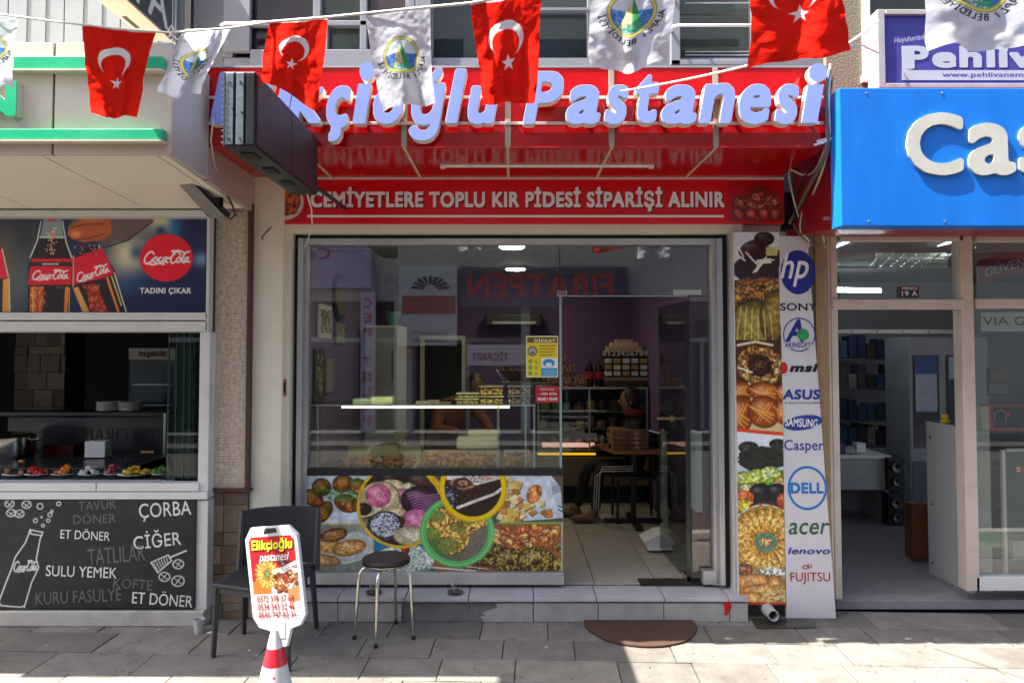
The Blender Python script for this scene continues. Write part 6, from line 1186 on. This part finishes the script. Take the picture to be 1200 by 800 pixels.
for s_,(ax,ay,az) in enumerate(((hx-.30,hy-.2,hz+.26),(hx-.30,hy+.16,hz+.26))):
    V=[(ax,ay,az),(ax-.05,ay,az),(ax-.09,ay,az-.003)]; E_=[(0,1),(1,2)]; R_=[.026,(.034,.016),(.03,.014)]; b0=2
    for f_ in range(4):
        o_=-.026+f_*.0175; L_=(.028,.034,.032,.024)[f_]; n0=len(V); V+=[(ax-.10,ay+o_,az),(ax-.10-L_,ay+o_,az-.008),(ax-.10-L_*1.8,ay+o_,az-.022)]; E_+=[(b0,n0),(n0,n0+1),(n0+1,n0+2)]; R_+=[.009,.0085,.007]
    n0=len(V); V+=[(ax-.05,ay+(.04 if s_ else -.04)*-1,az-.004),(ax-.08,ay+(.055 if s_ else -.055)*-1,az-.012)]; E_+=[(1,n0),(n0,n0+1)]; R_+=[.011,.009]
    body('hand',V,E_,R_,skin,ps_,1)
chs=thing('cafe_chair','dark cafe chair under the seated person by the purple wall','chair',(hx,hy,ZF))
M().box((hx-.2,hy-.2,.59),(hx+.2,hy+.2,.62)).obj('seat',black,chs,bev=.01); M().box((hx+.2,hy-.19,.62),(hx+.225,hy+.19,1.02)).obj('backrest',black,chs,bev=.01)
for a_,b_ in ((-.18,-.18),(-.18,.18),(.2,-.18),(.2,.18)): M().tube([(hx+a_*1.05,hy+b_,ZF),(hx+a_,hy+b_,.59)],.013,8).obj('leg',black,chs)
M().tube([(P(772,530,6.9).x,1.6,tz-.04),(P(780,600,6.9).x,1.6,ZF)],.01,6).obj('front_rail',black,chs)
# person behind the counter
qx,qy=P(530,500,6.5).x,1.25
pb_=thing('person','person in a rust brown top leaning over behind the display counter','person',(qx,qy,ZF)); rb_=mat('rust_brown_top','7d4630',.8,0,.15,8); jn=mat('blue_trousers','28405c',.8,0,.2,12)
V=[(qx-.1,qy,.98),(qx-.04,qy-.06,1.15),(qx+.06,qy-.12,1.34),(qx+.13,qy-.16,1.42),(qx+.2,qy-.2,1.47),(qx-.16,qy,.9),(qx-.16,qy,.6),(qx-.16,qy,ZF+.05),(qx+.0,qy,.9),(qx+.02,qy,.6),(qx+.02,qy,ZF+.05),(qx-.08,qy-.2,1.36),(qx-.1,qy-.34,1.18),(qx+.1,qy-.44,1.16),(qx+.2,qy,1.32),(qx+.32,qy-.14,1.2),(qx+.36,qy-.36,1.16)]
E_=[(0,1),(1,2),(2,3),(3,4),(0,5),(5,6),(6,7),(0,8),(8,9),(9,10),(2,11),(11,12),(12,13),(2,14),(14,15),(15,16)]
body('body',V,E_,[.15,.14,.14,.06,.05,.09,.07,.05,.09,.07,.05,.06,.05,.035,.06,.05,.035],rb_,pb_)
hc=Vector((qx+.23,qy-.24,1.52)); M().ell(hc,(.075,.085,.11),20,14).obj('head',skin,pb_,smooth=True); M().ell(hc+Vector((-.01,.02,.025)),(.085,.09,.105),18,12,.03).obj('hair',hair,pb_,smooth=True); M().ell(hc+Vector((0,-.088,-.02)),(.013,.018,.022),8,6).obj('nose',skin,pb_,smooth=True)
for s_ in (-1,1): M().ell(hc+Vector((s_*.03,-.074,.005)),(.012,.01,.008),8,6).obj('eye',black,pb_,smooth=True)
for s_,(ax,ay,az) in enumerate(((qx+.1,qy-.45,1.155),(qx+.36,qy-.37,1.155))):
    V=[(ax,ay,az),(ax+.03,ay-.04,az-.01),(ax+.04,ay-.08,az-.02)]; E_=[(0,1),(1,2)]; R_=[.025,(.034,.016),(.03,.014)]
    for f_ in range(4):
        o_=-.026+f_*.0175; n0=len(V); V+=[(ax+.04+o_,ay-.095,az-.02),(ax+.04+o_,ay-.125,az-.032),(ax+.04+o_,ay-.145,az-.05)]; E_+=[(2,n0),(n0,n0+1),(n0+1,n0+2)]; R_+=[.009,.0085,.007]
    n0=len(V); V+=[(ax+.07,ay-.05,az-.01),(ax+.085,ay-.08,az-.02)]; E_+=[(1,n0),(n0,n0+1)]; R_+=[.011,.009]
    body('hand',V,E_,R_,skin,pb_,1)
# sanitiser stand behind the glass door
sd=thing('sanitiser_stand','white foot operated sanitiser stand behind the open glass door','stand',(1.33,.9,ZF)); sx_=P(777,560,6.2).x
M().prism([(sx_,1.0,ZF+.05),(sx_+.04,1.0,ZF+.05),(sx_+.04,1.0,ZF+.98),(sx_+.01,1.0,ZF+1.0),(sx_-.0,1.0,ZF+.9)],(0,1,0),.08).obj('upright',wplast,sd,bev=.006)
M().prism([(sx_+.04,.85,ZF+.001),(sx_-.16,.85,ZF+.001),(sx_-.2,.85,ZF+.08),(sx_-.08,.85,ZF+.14),(sx_+.04,.85,ZF+.16)],(0,1,0),.24).obj('foot_base',wplast,sd,bev=.01); M().box((sx_-.17,.8,ZF+.02),(sx_-.04,.849,ZF+.035)).obj('pedal',wplast,sd,bev=.003)
M().tube([(sx_-.12,.99,ZF+.99),(sx_+.0,.99,ZF+.96),(sx_+.07,.99,ZF+.98)],.006,6).obj('dispenser_arm',wplast,sd)
dpn=M().box((1.40,.3,ZF+.45),(1.45,.5,ZF+1.05)).obj('sign_stand',None,None); dpn.data.materials.append(wplast); solo(dpn,'white slotted board leaning at the purple wall right of the door','board')
o=M().box((1.41,.28,ZF+.001),(1.46,.52,ZF+.44)).obj('red_board',mat('red_board_paint','8c1a24',.4),None,bev=.004); solo(o,'dark red board standing at the foot of the purple wall','board')
# ================= restaurant interior =================
o=thing('stone_clad_column','stone clad column inside the dim restaurant','column',P(47,480,6.6)); a=P(18,430,6.6).x; b=P(77,430,6.6).x; M().box((a,6.6+CAMY,0),(b,6.6+CAMY+.3,2.78)).obj('core',dkk,o); 
z_=1.0; stl=[mat('dim_stone_%d'%i_,c_,.85,0,.25,9,.6,50) for i_,c_ in enumerate(('5f5447','51473b','6b5f50'))]
while z_<2.25:
    h_=random.choice([.08,.12,.16]); xx=a
    while xx<b-.02: w_=min(random.choice([.12,.18,.26]),b-xx); M().box((xx+.003,6.6+CAMY-random.uniform(.004,.02),z_+.003),(xx+w_-.003,6.6+CAMY-.0005,z_+h_-.003)).obj('stone_tile',random.choice(stl),o,bev=.004); xx+=w_
    z_+=h_
rfz=thing('drinks_fridge','tall drinks fridge with lettered header at the back of the restaurant','fridge',P(178,480,6.9)); pbox(150,407,206,560,6.9,.5).obj('cabinet',mat('dim_fridge_body','4a4c4e',.5),rfz,bev=.01); pbox(151,408,205,421,6.89,.012).obj('header_panel',mat('fridge_header','b5b3ac',.4),rfz); ptext('özgünlü',162,411,194,419,6.885,'lettering',mat('maroon_letters','4a1a1a',.5),rfz,bold=.04); pbox(155,428,201,480,6.89,.012).obj('fridge_glass',mat('teal_dark_glass','16323a',.1),rfz)
for py in (450,474): pbox(155,py,201,py+1,6.885,.008).obj('shelf_edge',alug,rfz)
cnt=thing('serving_counter','dark steel serving counter with glass screen inside the restaurant window','counter',P(90,560,5.6)); zk=P(60,538,5.7).z
M().box((-4.6,.1,0),(P(170,540,5.5).x,.75,P(60,543,5.5).z)).obj('counter_body',mat('dark_steel','3c3f42',.25,.8,.15,8),cnt,bev=.005)
pbox(-80,483,196,487,6.2,.3).obj('upper_shelf',mat('dark_shelf','1e1f20',.4),cnt); pbox(9,489,191,532,6.15,.006).obj('glass_screen',mat('smoky_screen','34363a',.15),cnt); pbox(191,484,194,540,6.14,.01).obj('screen_post',alug,cnt)
def mirrored(s,x0,y0_,x1,y1_,d,mt,par,**k):
    a=P(x0,(y0_+y1_)/2,d); b=P(x1,(y0_+y1_)/2,d); zt_=P(x0,y0_,d).z; zb__=P(x0,y1_,d).z; v_,f_=font_mesh(s,3); v_=np.hstack([-v_,np.full((len(v_),1),-.5)]) ; v_[:,1]*=-1
    place(v_,f_,(v_[:,0].min(),v_[:,1].min(),v_[:,0].max(),v_[:,1].max()),(a.x,a.y,zb__),(b.x-a.x,0,0),(0,0,zt_-zb__),0,'mirrored_lettering',mt,par,lift=.004)
mirrored('RESTORAN',96,501,191,518,6.15,mat('black_letters','0c0c0d',.5),cnt)
pot=thing('cooking_pot','large shiny steel pot at the left in the restaurant window','pot',P(14,535,5.8)); p=P(10,534,5.8); p.z=P(60,543,5.5).z
M().lathe([(.17,0),(.185,.05),(.185,.17),(.19,.175)],p,32).obj('pot_body',chrome,pot,smooth=True); M().lathe([(.19,.176),(.16,.2),(.03,.215),(0,.215)],p,32).obj('lid',chrome,pot,smooth=True); M().tube([p+Vector((.18,0,.14)),p+Vector((.24,0,.15)),p+Vector((.24,.03,.13))],.008,6).obj('handle',chrome,pot)
zr=p.z
def dish(label,cat,px,w_,mt,blobs,hh=.03,oval=1.0,pl=True):
    q=P(px,558,5.15); q.z=P(60,563,5.12).z+.0; q.y=.0+.12; t=thing('food_plate',label,cat,q,'plates of food in the restaurant window'); q=Vector((q.x,.12,P(60,561,5.15).z))
    if pl: M().lathe([(w_*.6,0),(w_,.012),(w_,.016),(w_*.55,.006),(0,.006)],q,24).obj('dish',wplast,t,smooth=True)
    for k_ in range(blobs):
        a_=random.random()*6.28; r_=random.random()**.5*w_*.8; M().ell(q+Vector((r_*math.cos(a_)*1,r_*math.sin(a_)*.8,.02+2*hh*(1-r_/w_)*random.random())),(random.uniform(.014,.027),.02,.015),8,5,.3).obj('food_piece',mt,t,smooth=True)
ledge=M().box((-4.6,.005,P(60,568,5.15).z-.05),(P(205,560,5.1).x,.3,P(60,563.5,5.15).z)).obj('food_ledge',steel,cnt,bev=.004)
dish('plate of red tomato pieces in the restaurant window','plate',27,.09,mat('tomato_red','b82a1c',.35,0,.1),26); dish('plate of orange shredded carrot in the restaurant window','plate',58,.085,mat('carrot_orange','d07018',.5,0,.15),26); dish('plate of white onion pieces beside the carrots','plate',91,.09,mat('onion_white','c9c6bc',.5,0,.1),24); dish('heap of yellow peppers at the right of the window','plate',144,.12,mat('pickle_yellow','c9a422',.45,0,.15),34,.02)
dish('plate of chopped green herbs at the right end of the window','plate',176,.07,mat('herb_green','4f7a2c',.5,0,.15),20); dish('small plate of red radish slices between onions and peppers','plate',118,.07,mat('radish_red','a02a3c',.4,0,.1),20); dish('bread rolls on the plate at the far left of the window','plate',2,.1,mat('bread_tan','b07c48',.7,0,.15),8,.06)
box_thing('napkin_box','white square napkin box on the dark restaurant counter','box',99,517,123,536,5.75,.1,wplast); box_thing('red_crate','dark red plastic tub behind the napkin box','tub',50,522,86,540,6.0,.2,mat('dark_red_tub','5a1418',.4))
for i,px in enumerate((124,150)):
    p=P(px,480,6.25); t_=thing('plate_stack',('stack of white plates, left one on the dark shelf','stack of white plates, right one on the dark shelf')[i],'plates',p,'plate stacks in the restaurant')
    for k_ in range(6): M().lathe([(.06,0),(.1,.012),(.1,.016),(.05,.008),(0,.008)],(p.x,p.y+.05,P(60,482.5,6.2).z+k_*.013),24).obj('plate',wplast,t_,smooth=True)
p=P(217,558,5.25); t_=thing('spray_bottle','clear bottle with bright green cap in the window corner','bottle',p); M().lathe([(.03,0),(.032,.06),(.022,.08),(0,.08)],(p.x,p.y,p.z-.005),18).obj('bottle_body',clear2,t_,smooth=True); M().lathe([(.022,.081),(.022,.11),(0,.112)],(p.x,p.y,p.z-.005),16).obj('cap',mat('bright_green_cap','3fae3a',.4),t_,smooth=True)
box_thing('wooden_utensil','wooden spoon resting on the dark counter at the right','spoon',165,528,180,531,5.6,.02,mat('utensil_wood','a07038',.6),bev=.003)
# ================= computer shop interior =================
zf_=.06
ct=thing('white_counter','white counter end panel with screws inside the computer shop door','counter',(3.4,.3,zf_)); M().hexa([(3.37,.12,zf_),(3.345,.62,zf_),(3.345,.62,1.27),(3.37,.12,1.27)],(1,0,0),.03).obj('end_panel',mat('white_laminate','b9b8b6',.4,0,.04,4,dirt=.12),ct,bev=.004); M().box((3.405,.17,zf_),(3.56,.55,1.24)).obj('counter_body',mat('counter_side','b5b3b0',.5),ct)
for yy_,zz_ in ((.18,1.15),(.56,1.15),(.18,.62),(.56,.62),(.18,.16),(.56,.16)): M().lathe([(.008,0),(.008,-.006)],(3.345+(.62-yy_)*.05-.001,yy_,zz_),8,'x').obj('screw',rubber,ct)
p=P(1108,500,5.65); t_=thing('yellow_toy_duck','small yellow object standing on the white counter','figure',p); M().ell((p.x,p.y,1.29),(.035,.03,.022),12,8).obj('base_lump',mat('bright_yellow','d9ae14',.4),t_,smooth=True); M().ell((p.x-.004,p.y,1.325),(.028,.028,.022),12,8).obj('head_lump',MATS['bright_yellow'],t_,smooth=True)
o=box_thing('wooden_box','orange brown wooden drawer box on the computer shop floor','box',1069,590,1096,655,6.1,.12,mat('orange_wood','6e4022',.5,0,.2,5,stretch=(1,1,6)))
dsk=thing('office_desk','white office desk with things on it inside the computer shop','desk',P(1010,620,7.4)); yd=2.2; x0_,x1_=P(983,560,7.4).x,P(1043,560,7.4).x; zt_=P(1010,534,7.4).z
M().box((1.85,yd,zt_-.03),(P(1046,560,7.4).x,yd+.6,zt_)).obj('desktop',wplast,dsk,bev=.004); M().box((1.85,yd+.02,P(1010,574,7.4).z),(x1_-.02,yd+.04,zt_-.031)).obj('modesty_panel',mat('desk_panel','a9a8a6',.5),dsk); M().box((x1_-.04,yd,zf_),(x1_-.01,yd+.58,zt_-.031)).obj('side_panel',MATS['desk_panel'],dsk)
box_thing('pen_holder','pale pen holder on the office desk','pen holder',1004,519,1015,530,7.5,.1,wplast); box_thing('desk_carton','small white carton left on the office desk','carton',991,524,1002,531,7.5,.1,mat('dim_white','9a9a98',.6)); box_thing('desk_carton','small purple carton at the left end of the desk','carton',983,520,991,531,7.5,.1,mat('purple_carton','4a3a78',.5))
for i,(y0_,y1_) in enumerate(((536,575),(578,616))):
    t_=thing('loudspeaker',('black loudspeaker, upper of the two beside the desk','black loudspeaker, lower of the two beside the desk')[i],'speaker',P(1051,y1_,7.35),'speakers stacked beside the desk'); pbox(1041,y0_,1060,y1_,7.35,.14).obj('cabinet',black,t_,bev=.006)
    for (cy_,r_) in ((y0_+11,6.5),(y0_+28,5)): q=P(1051,cy_,7.34); k_=7.35/F; M().lathe([(r_*k_,0),(r_*k_,-.012),(r_*k_*.8,-.012),(r_*k_*.3,.0)],q,24,'y').obj('driver_ring',mat('grey_driver','5a5a5c',.3,.5),t_,smooth=True)
cab=thing('glass_door_cabinet','grey cabinet with posters on its glass doors behind the counter','cabinet',P(1100,560,7.7)); pbox(1067,395,1160,660,7.7,.5).obj('body',mat('cabinet_grey','9a9da2',.5),cab,bev=.008)
for x0__,x1__ in ((1071,1101),(1110,1140)): pbox(x0__,416,x1__,525,7.69,.012).obj('glass_door',mat('cabinet_dark_glass','1f2a38',.1),cab); pbox(x0__,540,x1__,640,7.69,.012).obj('lower_door',mat('cabinet_door_blue','56606e',.4),cab)
pbox(1073,418,1098,482,7.68,.008).obj('poster',mat('cabinet_poster','a9b6c9',.5,0,.2,14),cab); pbox(1073,418,1098,438,7.675,.003).obj('poster_head',mat('poster_blue','1f4f8c',.4),cab); pbox(1112,418,1123,444,7.68,.008).obj('poster',MATS['cabinet_poster'],cab)
shv=thing('stocked_shelving','dim shelving full of packaged goods at the left of the computer shop','shelving',(2.2,3.9,zf_))
for py in (420,455,492,522): pbox(980,py,1062,py+2,8.6,.35).obj('shelf',mat('dim_shelf','5a5e66',.5),shv)
for py in (420,455,492,522):
    for k_ in range(7): pbox(984+k_*11,py-random.uniform(16,28),993+k_*11,py-.5,8.65,.2).obj('package',[mat('pack_%d'%j_,c_,.6,0,.3,14) for j_,c_ in enumerate(('2c3a5c','4a4c52','4a4440','3a5a78','8a8884'))][random.randrange(5)],shv,bev=.004)
# lights and grille on the ceiling
for i,(x0__,y0_,x1__,y1_,d0_,d1_) in enumerate(((972,291,998,280,6.3,5.6),(1084,290,1118,281,6.3,5.7),(976,340,1032,341,7.6,7.6))):
    t_=thing('led_batten',('white lit ceiling batten at the left of the computer shop','white lit ceiling batten right of the grille lamp','white lit batten hanging low behind the number plate')[i],'light',P(x0__,y0_,d0_),'lit battens in the computer shop'); a=P(x0__,y0_,d0_); b=P(x1__,y1_,d1_)
    M().tube([a,b],.018,8).obj('tube',emit('cool_tube','e8f4ff',9),t_); M().tube([a+Vector((0,0,.03)),b+Vector((0,0,.03))],.02,4).obj('housing',wplast,t_)
gr_=thing('grille_lamp','square ceiling lamp with white louvre grille in the computer shop','lamp',P(1060,285,6.5)); 
for k_ in range(7): a=P(1020+k_*12,294,6.6); b=P(1032+k_*14,282,5.75); M().tube([(a.x,a.y,2.62),(b.x,b.y,2.62)],.010,5).obj('louvre',wplast,gr_)
for k_ in range(5): yy_=.65+k_*.2; M().box((P(1028,286,yy_+5.2).x,yy_,2.61),(P(1110,286,yy_+5.2).x,yy_+.03,2.64)).obj('cross_louvre',mat('pale_louvre2','c8ccc0',.4),gr_)
vg=thing('model_sign','white sign with thin black lettering on the computer shop window','sign',P(1180,376,5.2)); pbox(1150,366,1260,388,5.19,.006).obj('panel',mat('pale_sign_panel','b5b9b6',.4),vg); ptext('VIA G4',1151.5,371,1212,381,5.188,'lettering',blk,vg,bold=.004)
gs=thing('security_banner','slanted dark red security banner behind the upper shop glass','banner',P(1180,320,6.4)); a=P(1146,318,6.4); b=P(1260,285,6.4); M().hexa([(a.x,1.2,a.z-.12),(b.x,1.2,b.z-.12),(b.x,1.2,b.z+.1),(a.x,1.2,a.z+.1)],(0,1,0),.01).obj('strip',mat('dark_red_strip','7a1c24',.5),gs); text('GÜVENLİK',(a.x+.06,1.2,a.z-.055),((b.x-a.x)*.62,0,(b.z-a.z)*.62),(0,0,.11),'lettering',mat('grey_white_letters','a9a5a2',.5),gs,bold=.012,lift=.003)
bx=thing('tool_case','red and black headset package on the display shelf','package',P(1180,490,5.4)); pbox(1158,474,1215,505,5.4,.1).obj('case_shell',mat('orange_red_case','a5422c',.4,0,.1),bx,bev=.008); pbox(1165,477,1215,501,5.395,.006).obj('case_window',mat('case_dark','2a2c30',.2),bx); M().tube([P(1172+7*math.cos(t),489-9*math.sin(t),5.385) for t in np.linspace(-.6,3.7,12)],.006,6).obj('headset_band',mat('headset_grey','77797c',.4),bx); M().ell(P(1181,485,5.385),(.02,.01,.02),10,6).obj('red_cup',mat('headset_red','c42a30',.4),bx)
box_thing('cream_appliance','cream desk appliance left of the red headset package','appliance',1150,476,1160,506,5.4,.15,mat('cream_appliance_plastic','b9ae9a',.5))
sf=thing('display_shelf','white edged display shelves inside the right shop window','shelf',P(1180,560,5.5)); 
for py in (506,538,545.5): pbox(1146,py,1330,py+3,5.42,.35).obj('shelf_board',alug if py>530 else black,sf)
pbox(1150,600,1330,675,5.8,.3).obj('lower_box',mat('dim_lower_box','4a4a48',.6,0,.3,6),sf); pbox(1146,620,1330,640,5.36,.01).obj('sloped_leaflet',mat('green_leaflet','3f8a64',.5),sf)
ab=thing('aframe_board','grey board with silver frame and red letter inside the right window','board',P(1190,600,5.35)); pbox(1179,529,1330,674,5.33,.02).obj('grey_face',mat('slate_board','5a626a',.5),ab); pbox(1176,527,1180,674,5.32,.03).obj('frame_bar',alu,ab,bev=.003); pbox(1180,525.5,1330,529,5.32,.03).obj('frame_bar',alu,ab,bev=.003); pbox(1190,546,1330,553,5.325,.003).obj('red_label',mat('label_red','b8332c',.4),ab); ptext('D',1191.5,547,1196,552.5,5.324,'lettering',wpr,ab,bold=.04); pbox(1187,634,1330,656,5.325,.003).obj('outline_label',mat('pale_outline','8d9492',.5),ab)
pf_=thing('picture_frame','dark framed picture behind the right shop glass','picture',P(1171,447,6.5)); pbox(1158,431,1184,464,6.3,.02).obj('frame',mat('dark_picture_frame','2c2a28',.4),pf_); pbox(1160,433,1182,446,6.29,.004).obj('picture',mat('brown_landscape','6a5030',.6,0,.4,20),pf_); pbox(1160,450,1182,461,6.29,.004).obj('caption_panel',mat('grey_caption','77767a',.6),pf_)

for i in range(60):
    p=G(random.uniform(0,1200),random.uniform(728,800)); r_=random.uniform(.0025,.006)
    if i==0: grit=M()
    grit.prism([p+Vector((math.cos(a)*r_*random.uniform(.6,1.4),math.sin(a)*r_,.0005)) for a in np.linspace(0,6.28,6)[:-1]],(0,0,1),.003)
o=grit.obj('grit',mat('dark_grit','4f463c',.9,0,.4,60)); o['kind']='stuff'
